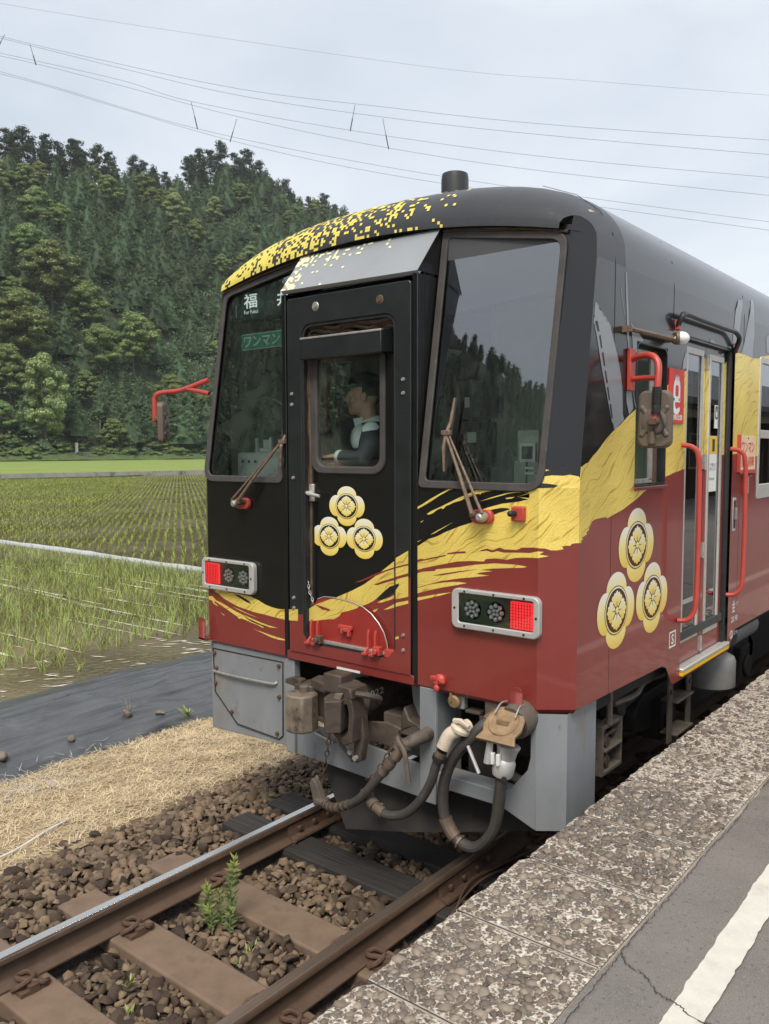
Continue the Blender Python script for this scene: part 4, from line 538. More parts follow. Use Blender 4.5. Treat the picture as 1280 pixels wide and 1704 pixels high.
M['rubber'] = mat('rubber', (.018, .018, .018), .65, var=.3, vscale=20, dirt=((.07, .06, .05), .12, 16))
M['window_rubber'] = mat('window_rubber', (.060, .054, .051), .72, var=.25, vscale=10, dirt=[((.06, .045, .035), .22, 20), ((.17, .16, .15), .10, 30)], bump=(.15, 60, .002))
M['steel'] = mat('steel', (.42, .40, .37), .45, metal=.55, var=.2, vscale=25, dirt=((.2, .14, .09), .18, 30))
M['alu'] = mat('alu', (.60, .58, .54), .42, metal=.5, var=.1, vscale=20)
M['lamp_bezel'] = mat('lamp_bezel', (.46, .45, .43), .5, metal=.2, var=.08, vscale=12, dirt=((.22, .2, .17), .12, 20))
M['wiper_metal'] = mat('wiper_metal', (.20, .14, .10), .55, metal=.3, var=.3, vscale=40, dirt=((.10, .055, .03), .3, 30))
M['mirror_plastic'] = mat('mirror_plastic', (.12, .092, .07), .55, var=.12, vscale=9, dirt=((.15, .12, .092), .10, 7))
M['dark_plastic'] = mat('dark_plastic', (.02, .02, .02), .5, var=.2)
M['glass_front'] = glass('glass_front', (.90, .95, .92), 2.5, .11)
M['glass_side'] = glass('glass_side', (.30, .35, .33), 1.6, .05)
M['glass_door'] = glass('glass_door', (.92, .97, .94), .35, .0)
M['glass_lamp'] = glass('glass_lamp', (.93, .96, .93), 1.2, .02)
M['interior_green'] = mat('interior_green', (.46, .54, .42), .6, var=.08)
M['interior_cream'] = mat('interior_cream', (.66, .68, .58), .6, var=.08)
M['interior_brown'] = mat('interior_brown', (.18, .075, .035), .6, var=.15)
M['interior_dark'] = mat('interior_dark', (.05, .053, .05), .6, var=.2)
M['machine'] = mat('machine', (.78, .86, .76), .5, var=.05)
M['sign_green'] = mat('sign_green', (.04, .36, .22), .5, var=.05)
M['sign_white'] = mat('sign_white', (.74, .76, .72), .5, var=.03)
M['sign_red'] = mat('sign_red', (.62, .035, .03), .45, var=.06)
M['sign_cream'] = mat('sign_cream', (.72, .52, .34), .6, var=.08)
M['sign_yellow'] = mat('sign_yellow', (.75, .47, .03), .5, var=.05)
M['white_letter'] = mat('white_letter', (.72, .72, .68), .5, var=.05)
M['screen_dark'] = mat('screen_dark', (.035, .06, .05), .35, var=.1)

def _gold():
    m = bpy.data.materials.new('gold_film'); m.use_nodes = True; t = m.node_tree; N = t.nodes; K = t.links.new; b = N['Principled BSDF']
    b.inputs['Roughness'].default_value = .42; b.inputs['Metallic'].default_value = .25; b.inputs['Coat Weight'].default_value = .25; b.inputs['Coat Roughness'].default_value = .1
    uv = N.new('ShaderNodeUVMap')
    n0 = N.new('ShaderNodeTexNoise'); n0.inputs['Scale'].default_value = 2.2; n0.inputs['Detail'].default_value = 3; K(uv.outputs[0], n0.inputs['Vector'])
    mp = N.new('ShaderNodeMapping'); mp.inputs['Rotation'].default_value = (0, 0, R(-33)); K(uv.outputs[0], mp.inputs['Vector'])
    va = N.new('ShaderNodeVectorMath'); va.operation = 'MULTIPLY_ADD'; va.inputs[1].default_value = (.34, .34, 0); K(n0.outputs['Color'], va.inputs[0]); K(mp.outputs['Vector'], va.inputs[2])
    def streak(sx, sy, lo, hi):
        q = N.new('ShaderNodeMapping'); q.inputs['Scale'].default_value = (sx, sy, 1); K(va.outputs[0], q.inputs['Vector'])
        n = N.new('ShaderNodeTexNoise'); n.inputs['Scale'].default_value = 1; n.inputs['Detail'].default_value = 3; n.inputs['Roughness'].default_value = .55; K(q.outputs['Vector'], n.inputs['Vector'])
        r = N.new('ShaderNodeMapRange'); r.inputs[1].default_value = lo; r.inputs[2].default_value = hi; K(n.outputs['Fac'], r.inputs[0]); return r.outputs[0]
    s1 = streak(3.5, 62, .57, .66); s2 = streak(9, 150, .5, .75)
    n3 = N.new('ShaderNodeTexNoise'); n3.inputs['Scale'].default_value = 130; n3.inputs['Detail'].default_value = 2; K(uv.outputs[0], n3.inputs['Vector'])
    c1 = N.new('ShaderNodeMix'); c1.data_type = 'RGBA'; c1.inputs[6].default_value = (.92, .71, .165, 1); c1.inputs[7].default_value = (.42, .24, .025, 1)
    f1 = N.new('ShaderNodeMath'); f1.operation = 'MULTIPLY'; f1.inputs[1].default_value = .85; K(s1, f1.inputs[0]); K(f1.outputs[0], c1.inputs[0])
    c2 = N.new('ShaderNodeMix'); c2.data_type = 'RGBA'; c2.inputs[7].default_value = (.62, .36, .03, 1); K(c1.outputs[2], c2.inputs[6])
    f2 = N.new('ShaderNodeMath'); f2.operation = 'MULTIPLY'; f2.inputs[1].default_value = .5; K(s2, f2.inputs[0]); K(f2.outputs[0], c2.inputs[0])
    n4 = N.new('ShaderNodeTexNoise'); n4.inputs['Scale'].default_value = 1.6; n4.inputs['Detail'].default_value = 2; K(uv.outputs[0], n4.inputs['Vector'])
    hv = N.new('ShaderNodeHueSaturation'); mr = N.new('ShaderNodeMapRange'); mr.inputs[1].default_value = .3; mr.inputs[2].default_value = .7; mr.inputs[3].default_value = .82; mr.inputs[4].default_value = 1.12
    ad = N.new('ShaderNodeMath'); ad.operation = 'ADD'; m5 = N.new('ShaderNodeMapRange'); m5.inputs[1].default_value = .3; m5.inputs[2].default_value = .7; m5.inputs[3].default_value = -.1; m5.inputs[4].default_value = .1
    K(n3.outputs['Fac'], m5.inputs[0]); K(n4.outputs['Fac'], mr.inputs[0]); K(mr.outputs[0], ad.inputs[0]); K(m5.outputs[0], ad.inputs[1]); K(ad.outputs[0], hv.inputs['Value'])
    K(c2.outputs[2], hv.inputs['Color']); K(hv.outputs['Color'], b.inputs['Base Color'])
    return m
M['gold_film'] = _gold()
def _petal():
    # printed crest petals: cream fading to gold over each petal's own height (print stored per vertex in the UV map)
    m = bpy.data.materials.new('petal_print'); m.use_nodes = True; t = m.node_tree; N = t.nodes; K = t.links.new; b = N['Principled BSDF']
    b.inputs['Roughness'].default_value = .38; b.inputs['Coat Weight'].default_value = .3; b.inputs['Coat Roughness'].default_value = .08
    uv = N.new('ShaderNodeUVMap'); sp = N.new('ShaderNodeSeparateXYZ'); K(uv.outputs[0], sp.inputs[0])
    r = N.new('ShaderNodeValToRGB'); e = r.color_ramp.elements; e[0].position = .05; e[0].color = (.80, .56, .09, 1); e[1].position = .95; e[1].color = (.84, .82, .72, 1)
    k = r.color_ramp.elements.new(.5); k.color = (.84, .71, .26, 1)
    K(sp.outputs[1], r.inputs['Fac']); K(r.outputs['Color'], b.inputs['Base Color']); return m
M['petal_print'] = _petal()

car = thing('railcar', 'diesel railcar in black, gold and dark red livery standing at the platform', 'train')
XF, XS, YC = 1.183, 1.33, .11
UL = XF + math.hypot(XS - XF, YC)
CARLEN = 16.2
def rake(z): return max(0., .167*(z - 2.08))
def secz(x): return 3.157 + .537*max(0., 1 - (abs(x)/1.33)**2.6)**(1/2.6)
def secx(z):
    if z <= 3.157: return 1.33
    return 1.33*max(0., 1 - ((z - 3.157)/.537)**2.6)**(1/2.6)
def zbrow(x): return min(3.425 - .1*x*x, secz(x))
LIP, BL = .165, .43
def brow(x, th): return Vector((x, LIP + BL*(1 - math.cos(th)), zbrow(x) + (secz(x) - zbrow(x))*math.sin(th)))
def skin(u, z):
    s = 1 if u >= 0 else -1; a = abs(u)
    if a <= XF: return Vector((u, rake(z), z))
    if a <= UL:
        t = (a - XF)/(UL - XF); return Vector((s*(XF + t*(XS - XF)), rake(z) + t*YC, z))
    return Vector((s*secx(z), rake(z) + YC + a - UL, z))
def skin_n(u, z):
    s = 1 if u >= 0 else -1; a = abs(u)
    if a <= XF + 1e-5: return Vector((0, -1, .16 if z > 2.08 else 0)).normalized()
    if a <= UL: return Vector((s*YC, -(XS - XF), .02)).normalized()
    if z > 3.157:
        e = .01; return Vector((s*1, 0, -(secx(min(z + e, 3.69)) - secx(z))/e*1)).normalized()
    return Vector((s, 0, 0))
SIDE_HOLES = [(.75, 1.19, 2.06, 2.815), (1.50, 2.43, .93, 2.92), (3.06, 4.62, 1.93, 2.90), (5.2, 6.8, 1.93, 2.90), (7.4, 9.0, 1.93, 2.90), (9.6, 11.2, 1.93, 2.90)]
def film(name, polys, m, off, holes=None, lim=None, parent=None, mapper=None):
    """vinyl film cut to 2D outlines, folded over the body skin"""
    bm = bmesh.new(); uvl = bm.loops.layers.uv.new('UVMap')
    for poly in polys:
        p3 = [Vector((a, b, 0)) for a, b in poly]
        vs = [bm.verts.new(v) for v in p3]
        for t in tessellate_polygon([p3]):
            try: bm.faces.new([vs[i] for i in t])
            except ValueError: pass
    def cut(co, no):
        bmesh.ops.bisect_plane(bm, geom=bm.verts[:] + bm.edges[:] + bm.faces[:], plane_co=co, plane_no=no, dist=1e-5)
    if mapper is None:
        for u in (XF, UL, -XF, -UL): cut((u, 0, 0), (1, 0, 0))
        cut((0, 2.08, 0), (0, 1, 0))
        for k in range(7): cut((0, 3.157 + .06*k, 0), (0, 1, 0))
    bm.faces.ensure_lookup_table()
    for f in bm.faces:
        for l in f.loops: l[uvl].uv = (l.vert.co.x, l.vert.co.y)
    if lim:
        bmesh.ops.delete(bm, geom=[f for f in bm.faces if not (lim[0] <= f.calc_center_median().x <= lim[1])], context='FACES')
    for v in list(bm.verts):
        u, z = v.co.x, v.co.y
        v.co = (skin(u, z) + skin_n(u, z)*off) if mapper is None else mapper(u, z, off)
    for (y0, y1, z0, z1) in (holes or []):
        for co, no in (((0, y0, 0), (0, 1, 0)), ((0, y1, 0), (0, 1, 0)), ((0, 0, z0), (0, 0, 1)), ((0, 0, z1), (0, 0, 1))):
            fs = [f for f in bm.faces if f.calc_center_median().x > 1.25]
            ge = set(fs); [ge.update(f.edges) or ge.update(f.verts) for f in fs]
            bmesh.ops.bisect_plane(bm, geom=list(ge), plane_co=co, plane_no=no, dist=1e-5)
        bmesh.ops.delete(bm, geom=[f for f in bm.faces if f.calc_center_median().x > 1.25 and y0 < f.calc_center_median().y < y1 and z0 < f.calc_center_median().z < z1], context='FACES')
    for f in bm.faces: f.smooth = False
    # every separate piece of film is an object of its own
    left = set(bm.faces); o = None
    bmesh.ops.remove_doubles(bm, verts=bm.verts[:], dist=1e-5); left = set(bm.faces)
    isl = {}
    for f in bm.faces:
        if f in isl: continue
        st, k = [f], len(set(isl.values()))
        while st:
            q = st.pop()
            if q in isl: continue
            isl[q] = k
            for e in q.edges: st += [w for w in e.link_faces if w not in isl]
    for k in sorted(set(isl.values())):
        fs = [f for f in bm.faces if isl[f] == k]
        if sum(f.calc_area() for f in fs) < 2e-5: continue
        vid, V, F, U = {}, [], [], []
        for f in fs:
            ix = []
            for l in f.loops:
                if l.vert not in vid: vid[l.vert] = len(V); V.append(l.vert.co[:])
                ix.append(vid[l.vert]); U.append(l[uvl].uv[:])
            F.append(ix)
        me = bpy.data.meshes.new(name); me.from_pydata(V, [], F); ul = me.uv_layers.new(name='UVMap')
        for i, uv in enumerate(U): ul.data[i].uv = uv
        me.materials.append(M[m]); o = bpy.data.objects.new(name, me); COL.objects.link(o); o.parent = parent or car
    bm.free(); return o
def holed(g, outer, holes, mapf):
    loops = [[Vector((p[0], p[1], 0)) for p in outer]] + [[Vector((p[0], p[1], 0)) for p in h] for h in holes]
    flat = [p for l in loops for p in l]
    g.add([mapf(p.x, p.y) for p in flat], [tuple(t) for t in tessellate_polygon(loops)])

# windscreen outlines (x, z) on the raked face; the left one mirrors the right one
WIN_IN = rquad([(.536, 2.104), (1.172, 2.102), (1.184, 3.240), (.534, 3.350)], [.03, .06, .06, .03])
WIN_OUT = rquad([(.497, 2.066), (1.207, 2.062), (1.217, 3.275), (.495, 3.392)], [.03, .10, .08, .02])
g = G()
for s in (-1, 1):
    # lower front beside the gangway, lower chamfer, upper raked face with the windscreen opening
    g.add([(s*.465, 0, 1.04), (s*XF, 0, 1.04), (s*XF, 0, 2.08), (s*.465, 0, 2.08)], [(0, 1, 2, 3)])
    g.add([(s*.465, 0, 1.04), (s*XF, 0, 1.04), (s*XF, .025, 1.018), (s*.465, .025, 1.018)], [(0, 1, 2, 3)])
    g.add([(s*XF, 0, 1.04), (s*XS, YC, 1.04), (s*XS, YC, 2.08), (s*XF, 0, 2.08)], [(0, 1, 2, 3)])
    g.add([(s*XF, 0, 1.04), (s*XS, YC, 1.04), (s*(XS - .02), YC + .012, 1.018), (s*XF, .025, 1.018)], [(0, 1, 2, 3)])
    top = [(s*x, zbrow(x) + .03) for x in np.linspace(1.235, .465, 9)]
    holed(g, [(s*.465, 2.08), (s*XF, 2.08)] + top, [[(s*a, b) for a, b in WIN_IN]], lambda x, z: Vector((x, rake(z), z)))
# facets
def facet(s):
    A, B, Cc = Vector((XF, 0, 2.08)), Vector((XS, YC, 2.08)), Vector((1.232, .212, 3.35))
    n = (B - A).cross(Cc - A).normalized()
    def onside(z): # y on the side wall where the facet plane meets x=XS
        return A.y - ((XS - A.x)*n.x + (z - A.z)*n.z)/n.y
    pts = [A, B] + [Vector((XS, onside(z), z)) for z in (2.4, 2.8, 3.157)]
    for k in range(1, 12):                      # along the roof shoulder towards the brow
        x = XS - (XS - 1.232)*k/11; lo, hi = 0., 1.55
        fy = lambda z: A.y - ((x - A.x)*n.x + (z - A.z)*n.z)/n.y
        best = None
        for i in range(60):
            th = math.pi/2*i/59; p = brow(x, th)
            if p.y >= fy(p.z): best = p; break
        if best is None: best = Vector((x, fy(secz(x)), secz(x)))
        pts.append(Vector((x, fy(best.z), best.z)))
    pts.append(Vector((1.2235, rake(3.275), 3.275)))
    return [Vector((s*p.x, p.y, p.z)) for p in pts], n, onside
FP, FN, ONS = facet(1)
for s in (-1, 1):
    ps = facet(s)[0]; tri = tessellate_polygon([ps]); g.add(ps, [tuple(t) for t in tri])
    side = [(YC, 1.04), (1.20, 1.02), (1.27, 1.0), (1.37, .875), (2.45, .875), (2.60, 1.0), (CARLEN, 1.0), (CARLEN, 3.157)] + [(ONS(z), z) for z in (3.157, 2.8, 2.4, 2.08)]
    holed(g, side, [[(a, c), (b, c), (b, d_), (a, d_)] for a, b, c, d_ in (SIDE_HOLES if s > 0 else [(.36, 1.30, 2.3, 2.95)])], lambda y, z: Vector((s*XS, y, z)))
body = None
xs = sorted(set([round(float(x), 4) for x in list(np.linspace(-1.05, 1.05, 19)) + [s*v for s in (-1, 1) for v in (1.1, 1.15, 1.19, 1.2235, 1.25, 1.275, 1.295, 1.31, 1.322, 1.33)]]))
# roof
gr = []; Y = [LIP + BL, 2, 4, 8, 12, CARLEN]
vs = [Vector((x, y, secz(x))) for y in Y for x in xs]; n_ = len(xs)
g.add(vs, [(i*n_ + k, i*n_ + k + 1, (i + 1)*n_ + k + 1, (i + 1)*n_ + k) for i in range(len(Y) - 1) for k in range(n_ - 1)])
g.add([(-XS, CARLEN, 1), (XS, CARLEN, 1), (XS, CARLEN, 3.157)] + [(x, CARLEN, secz(x)) for x in reversed(xs)] + [(-XS, CARLEN, 3.157)], [tuple(range(len(xs) + 4))])
body = g.obj('body', 'black_paint', car, smooth=28, fix=False)
# rounded roof brow over the windscreens, with its drip edge
gb = bmesh.new(); TH = [math.pi/2*k/11 for k in range(12)]
grid = [[gb.verts.new(brow(x, th)) for th in TH] for x in xs]
for i in range(len(xs) - 1):
    for k in range(11):
        try: gb.faces.new((grid[i][k], grid[i][k + 1], grid[i + 1][k + 1], grid[i + 1][k]))
        except ValueError: pass
lip = [gb.verts.new(Vector((x, rake(zbrow(x)) + .03, zbrow(x) + .004))) for x in xs]
for i in range(len(xs) - 1): gb.faces.new((grid[i][0], grid[i + 1][0], lip[i + 1], lip[i]))
for s in (-1, 1):
    bmesh.ops.bisect_plane(gb, geom=gb.verts[:] + gb.edges[:] + gb.faces[:], plane_co=(s*XF, 0, 2.08), plane_no=(s*FN.x, FN.y, FN.z) if FN.y < 0 else (-s*FN.x, -FN.y, -FN.z), clear_outer=True, dist=1e-5)
bmesh.ops.recalc_face_normals(gb, faces=gb.faces[:])
for f in gb.faces: f.smooth = True
me = bpy.data.meshes.new('roof_brow'); gb.to_mesh(me); gb.free(); me.materials.append(M['brow_paint']); me.set_sharp_from_angle(angle=R(35))
o = bpy.data.objects.new('roof_brow', me); COL.objects.link(o); o.parent = car
# rusty drip strip under the brow
g = G()
for s in (-1, 1):
    G().tube([(s*x, rake(zbrow(x)) - .012, zbrow(x) - .006) for x in np.linspace(.50, 1.215, 12)], .008, 6).obj('drip_strip', 'dirty_edge', car)
# windscreens: rubber surround and pane
def rk(off): return lambda p, d: Vector((p[0], rake(p[1]) - off - d, p[1]))
for s in (-1, 1):
    fr_ = G().frame([(s*a, b) for a, b in WIN_OUT], [(s*a, b) for a, b in WIN_IN], rk(-.004), .016).obj('windscreen', 'window_rubber', car, bevel=.005)
    gp = G(); ps = [Vector((s*a, rake(b) + .012, b)) for a, b in [((x - .86)*1.02 + .86, (z - 2.7)*1.01 + 2.7) for x, z in WIN_IN]]
    gp.add(ps, [tuple(t) for t in tessellate_polygon([ps])]).obj('pane', 'glass_front', fr_, smooth=0)
# ---------------------------------------------------------------- livery films
RB = [(1.33*1.1, .86)]
redR = [(.468, 1.04), (.468, 1.713)] + D['redR'][1:-1] + [(5.4, 2.26), (17.4, 1.75), (17.4, 1.0), (3.87, 1.0), (3.72, .876), (2.63, .876), (2.53, 1.002), (2.47, 1.022), (UL, 1.041), (XF, 1.041)]
film('red_livery_film', [redR], 'red_paint', .0010, SIDE_HOLES)
film('red_livery_film', [[(-16.2, 1.04), (-16.2, 1.4), (-2.6, 1.2)] + D['redL'] + [(-.468, 1.375), (-.468, 1.04)]], 'red_paint', .0010, None, (-17, 17))
for s in (-1, 1):
    g = G(); g.add([(s*.465, -.001, 1.041), (s*XF, -.001, 1.041), (s*(XF + .001), .024, 1.017), (s*.465, .024, 1.017)], [(0, 1, 2, 3)])
    g.add([(s*XF, -.001, 1.041), (s*(XS + .001), YC - .001, 1.041), (s*(XS - .019), YC + .011, 1.017), (s*XF, .024, 1.017)], [(0, 1, 2, 3)])
    g.obj('lower_lip', 'red_paint', car, smooth=0)
film('gold_brush_film', [D['gold_main']], 'gold_film', .0018, SIDE_HOLES)
for p_ in D['gold']: film('gold_brush_stroke', [p_], 'gold_film', .0018, None, (-1.37, 9))
for p_ in D['black']: film('black_brush_stroke', [p_], 'black_film', .0026)
for p_ in D['red_stroke']: film('red_brush_stroke', [p_], 'red_paint', .0026)
for p_ in D['grey']: film('grey_sash_film', [p_], 'grey_film', .0018, SIDE_HOLES)
for p_ in D['dash']: film('sash_stitch', [p_], 'black_film', .0026)
# crests: four broad petals, ring, inner flower
def ell(cx, cz, rx, rz, n=28, a=0):
    return [(cx + rx*math.cos(t)*math.cos(a) - rz*math.sin(t)*math.sin(a), cz + rx*math.cos(t)*math.sin(a) + rz*math.sin(t)*math.cos(a)) for t in [2*math.pi*k/n for k in range(n)]]
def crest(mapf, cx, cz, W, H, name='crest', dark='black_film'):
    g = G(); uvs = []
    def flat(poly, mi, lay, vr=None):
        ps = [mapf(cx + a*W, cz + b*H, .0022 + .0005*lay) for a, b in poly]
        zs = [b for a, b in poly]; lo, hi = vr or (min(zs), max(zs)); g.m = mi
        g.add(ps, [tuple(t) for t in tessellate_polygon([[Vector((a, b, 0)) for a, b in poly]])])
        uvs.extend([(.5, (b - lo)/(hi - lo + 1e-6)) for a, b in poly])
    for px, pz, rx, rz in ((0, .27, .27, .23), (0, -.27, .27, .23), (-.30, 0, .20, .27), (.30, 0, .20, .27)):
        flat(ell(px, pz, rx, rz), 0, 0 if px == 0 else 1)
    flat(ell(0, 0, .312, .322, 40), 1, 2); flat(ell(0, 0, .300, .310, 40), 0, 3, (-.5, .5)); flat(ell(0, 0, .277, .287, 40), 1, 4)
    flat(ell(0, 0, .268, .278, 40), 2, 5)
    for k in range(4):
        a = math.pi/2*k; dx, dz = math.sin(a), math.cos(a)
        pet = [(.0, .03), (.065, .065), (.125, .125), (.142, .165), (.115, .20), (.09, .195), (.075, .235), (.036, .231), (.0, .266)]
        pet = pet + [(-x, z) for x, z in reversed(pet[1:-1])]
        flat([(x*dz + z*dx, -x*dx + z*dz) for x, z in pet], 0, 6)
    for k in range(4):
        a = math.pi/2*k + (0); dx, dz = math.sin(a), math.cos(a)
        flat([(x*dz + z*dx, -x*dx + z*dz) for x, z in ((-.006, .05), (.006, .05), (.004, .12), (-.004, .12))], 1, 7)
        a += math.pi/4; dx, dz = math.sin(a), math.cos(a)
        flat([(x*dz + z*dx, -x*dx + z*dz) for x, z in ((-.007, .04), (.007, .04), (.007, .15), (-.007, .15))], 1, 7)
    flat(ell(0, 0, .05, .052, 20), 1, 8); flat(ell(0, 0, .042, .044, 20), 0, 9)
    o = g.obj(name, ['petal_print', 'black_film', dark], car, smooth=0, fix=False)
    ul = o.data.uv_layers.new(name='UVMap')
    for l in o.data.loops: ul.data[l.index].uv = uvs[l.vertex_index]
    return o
M['crest_dark'] = mat('crest_dark', (.07, .012, .01), .4)
sidemap = lambda y, z, off: Vector((XS + off, y, z))
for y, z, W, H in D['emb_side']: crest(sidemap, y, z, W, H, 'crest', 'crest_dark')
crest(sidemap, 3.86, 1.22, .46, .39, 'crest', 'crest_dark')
# scattered square gold print on the brow, the chamfered corner and the visor
rng = random.Random(5); g = G(); cell = .0175
def sqpatch(pf, u, v, off):
    ps = [pf(u + a*cell*.96, v + b*cell*.96) for a, b in ((0, 0), (1, 0), (1, 1), (0, 1))]
    n = (ps[1] - ps[0]).cross(ps[3] - ps[0]); n.normalize()
    c = (ps[0] + ps[2])/2
    if n.dot(c - Vector((0, 3, 2.4))) < 0: n = -n
    g.add([p + n*off for p in ps], [(0, 1, 2, 3)])
def clump(i, j, s=0): # blocky coherent noise
    r = random.Random((i//2)*7919 + (j//2)*104729 + s); return r.random()
NT = 26
for i in range(-69, 34):
    for j in range(NT):
        x = i*cell; t = (x + 1.2)/1.65
        p = .84 - .62*t if t < .8 else max(.03, .344 - 1.5*(t - .8))
        if t > .55 and j < 5: p *= .8
        if (rng.random() if rng.random() < .62 else clump(i, j)) < p and x > -1.21:
            th0 = (j + .0)/NT*math.pi/2
            sqpatch(lambda u, v: brow(u, min(math.pi/2, th0 + (v - j*cell)/cell*(math.pi/2/NT))), x, j*cell, .002)
for j in range(110):                     # down the left corner
    for i in range(9):
        z = 3.20 - j*cell*.55*2/1.1; 
        if z < 2.2: continue
        p = .75*max(0, 1 - (3.20 - z)/1.0)
        if (rng.random() if rng.random() < .5 else clump(i, j, 9)) < p*1.05: 
            u = -UL + .005 + i*cell
            if u + cell > -1.19: continue
            sqpatch(lambda a, b: skin(a, b), u, z, .002)
g.obj('gold_square_print', 'square_film', car, smooth=0, fix=False)['kind'] = 'stuff'
# ---------------------------------------------------------------- lettering
def text(body, o, u, v, wd, ht, m, parent, name='lettering', bold=0., gap=1.0):
    """flat print fitted to wd x ht with its lower left corner at o"""
    c = bpy.data.curves.new(name, 'FONT'); c.body = body; c.size = 1; c.offset = bold; c.space_character = gap; c.resolution_u = 3; c.fill_mode = 'FRONT'; c.dimensions = '2D'
    t = bpy.data.objects.new(name, c); COL.objects.link(t); bpy.context.view_layer.update()
    me = bpy.data.meshes.new_from_object(t); bpy.data.objects.remove(t); bpy.data.curves.remove(c)
    if not me.vertices: return None
    X = [q.co.x for q in me.vertices]; Yy = [q.co.y for q in me.vertices]; x0, y0 = min(X), min(Yy); sx, sy = wd/max(1e-6, max(X) - x0), ht/max(1e-6, max(Yy) - y0); o, u, v = Vector(o), Vector(u), Vector(v)
    for q in me.vertices: q.co = o + u*((q.co.x - x0)*sx) + v*((q.co.y - y0)*sy)
    me.materials.clear(); me.materials.append(M[m]); ob = bpy.data.objects.new(name, me); COL.objects.link(ob); ob.parent = parent; return ob
def fy(y): return lambda p, d: Vector((p[0], y + d, p[1]))
def fx(x): return lambda p, d: Vector((x - d, p[0], p[1]))
M['frame_paint'] = mat('frame_paint', (.014, .017, .018), .38, var=.3, vscale=6, dirt=[((.07, .055, .045), .10, 16), ((.16, .13, .1), .015, 60)], coat=.2)
# ================================================================ gangway: frame, door, visor
gw = G().frame(rrect(-.437, 1.083, .452, 3.118, .02), rrect(-.325, 1.147, .352, 2.965, [.06, .06, .07, .07]), fy(-.012), .06).obj('gangway_frame', 'frame_paint', car, bevel=.005)
flatm = lambda y: (lambda a, b, off: Vector((a, y - off, b)))
film('red_livery_film', [[(-.437, 1.083), (.452, 1.083), (.452, 1.60), (.353, 1.56), (.353, 1.21), (.30, 1.150), (-.27, 1.146), (-.326, 1.20), (-.326, 1.31), (-.437, 1.30)]], 'red_paint', .0012, parent=gw, mapper=flatm(-.012))
for p in D['frame_gold']: film('gold_brush_film', [p], 'gold_film', .002, parent=gw, mapper=flatm(-.012))
for p in D['frame_red']: film('red_brush_stroke', [p], 'red_paint', .0028, parent=gw, mapper=flatm(-.012))
film('black_brush_stroke', D['frame_black'], 'black_film', .0028, parent=gw, mapper=flatm(-.012))
for x, z in ((.405, 2.62), (.405, 2.55), (.405, 1.21), (.405, 1.29), (-.40, 2.58), (-.40, 2.52), (-.395, 2.10), (-.40, 1.34), (-.40, 1.40)):
    G().cyl((x, -.012, z), (x, -.022, z), .011, .008, n=10).obj('bolt', 'steel', gw)
for x, z in ((.25, 3.04), (-.21, 3.055)): G().cyl((x, -.012, z), (x, -.016, z), .026, .022, n=14).cyl((x, -.016, z), (x, -.022, z), .012, n=10).obj('plug', 'dirty_edge' if x > 0 else 'steel', gw)
# black posts and back of the gangway, red sill
g = G(); 
for s in (-1, 1): g.b2((s*.455 + (0 if s > 0 else 0), -.004, 1.04), (s*.49, .26, 3.15))
g.b2((-.49, .05, 1.02), (-.34, .06, 3.2)).b2((.36, .05, 1.02), (.49, .06, 3.2)).b2((-.49, .05, 2.97), (.49, .06, 3.15))
g.obj('gangway_housing', 'black_paint', car, bevel=.004)
G().b2((-.47, -.006, 1.028), (.47, .05, 1.082)).obj('gangway_sill', 'red_paint', car, bevel=.006)
G().b2((-.07, -.010, 1.032), (.10, -.0062, 1.044)).obj('wear_strip', 'sign_white', car)
# canvas bellows showing above the door and at its left edge
g = G(); r = random.Random(2)
for k in range(3):
    P = [(-.315 + .66*i/16, .026 + .012*k + r.uniform(-.006, .006), 2.945 - .022*k + .012*math.sin(i*.9 + k) + r.uniform(-.005, .005)) for i in range(17)]; g.tube(P, .014, 7)
for k in range(2): g.tube([(-.318 + .012*k + r.uniform(-.004, .004), .03 + .01*k, 2.93 - i*.105) for i in range(18)], [.013 - .0004*i for i in range(18)], 7)
g.obj('bellows', 'dirty_edge', gw)
g = G().frame(rrect(-.325, 1.147, .352, 2.965, [.06, .06, .07, .07]), rrect(-.31, 1.16, .337, 2.95, [.055]*4), fy(-.004), .05); g.obj('door_seal', 'rubber', gw)
# door leaf with window
door = G(); holed(door, rrect(-.30, 1.165, .325, 2.90, [.02, .02, .06, .06]), [rrect(-.262, 2.16, .214, 2.80, .05)], lambda x, z: Vector((x, .048, z)))
door.b2((-.33, .06, 1.12), (.36, .07, 2.155)); door = door.obj('gangway_door', 'black_paint', car, smooth=0)
for k in range(1):
    G().frame(rrect(-.300, 1.165, .325, 2.90, [.02, .02, .06, .06]), rrect(-.285, 1.18, .31, 2.885, [.015, .015, .05, .05]), fy(.044), .012).obj('door_edge', 'frame_paint', door)
wr = G().frame(rrect(-.305, 2.125, .243, 2.84, .085, 7), rrect(-.252, 2.168, .206, 2.80, .06, 7), fy(.034), .03).obj('window_seal', 'window_rubber', door, bevel=.008)
ps = [Vector((a, .055, b)) for a, b in rrect(-.26, 2.16, .214, 2.81, .06)]; G().add(ps, [tuple(t) for t in tessellate_polygon([ps])]).obj('pane', 'glass_door', wr, smooth=0)
# hood box over the window
g = G().prism([(.048, 2.90), (-.055, 2.885), (-.055, 2.762), (.048, 2.770)], (-.293, 0, 0), (0, 1, 0), (0, 0, 1), (.585, 0, 0)); hood = g.obj('window_hood', 'frame_paint', door, bevel=.006)
G().b2((-.29, -.058, 2.872), (.292, -.03, 2.884)).obj('drip_rail', 'steel', hood, bevel=.003)
g = G().b2((-.28, .040, 2.925), (.30, .046, 2.932)); g.obj('rivet_strip', 'frame_paint', door)
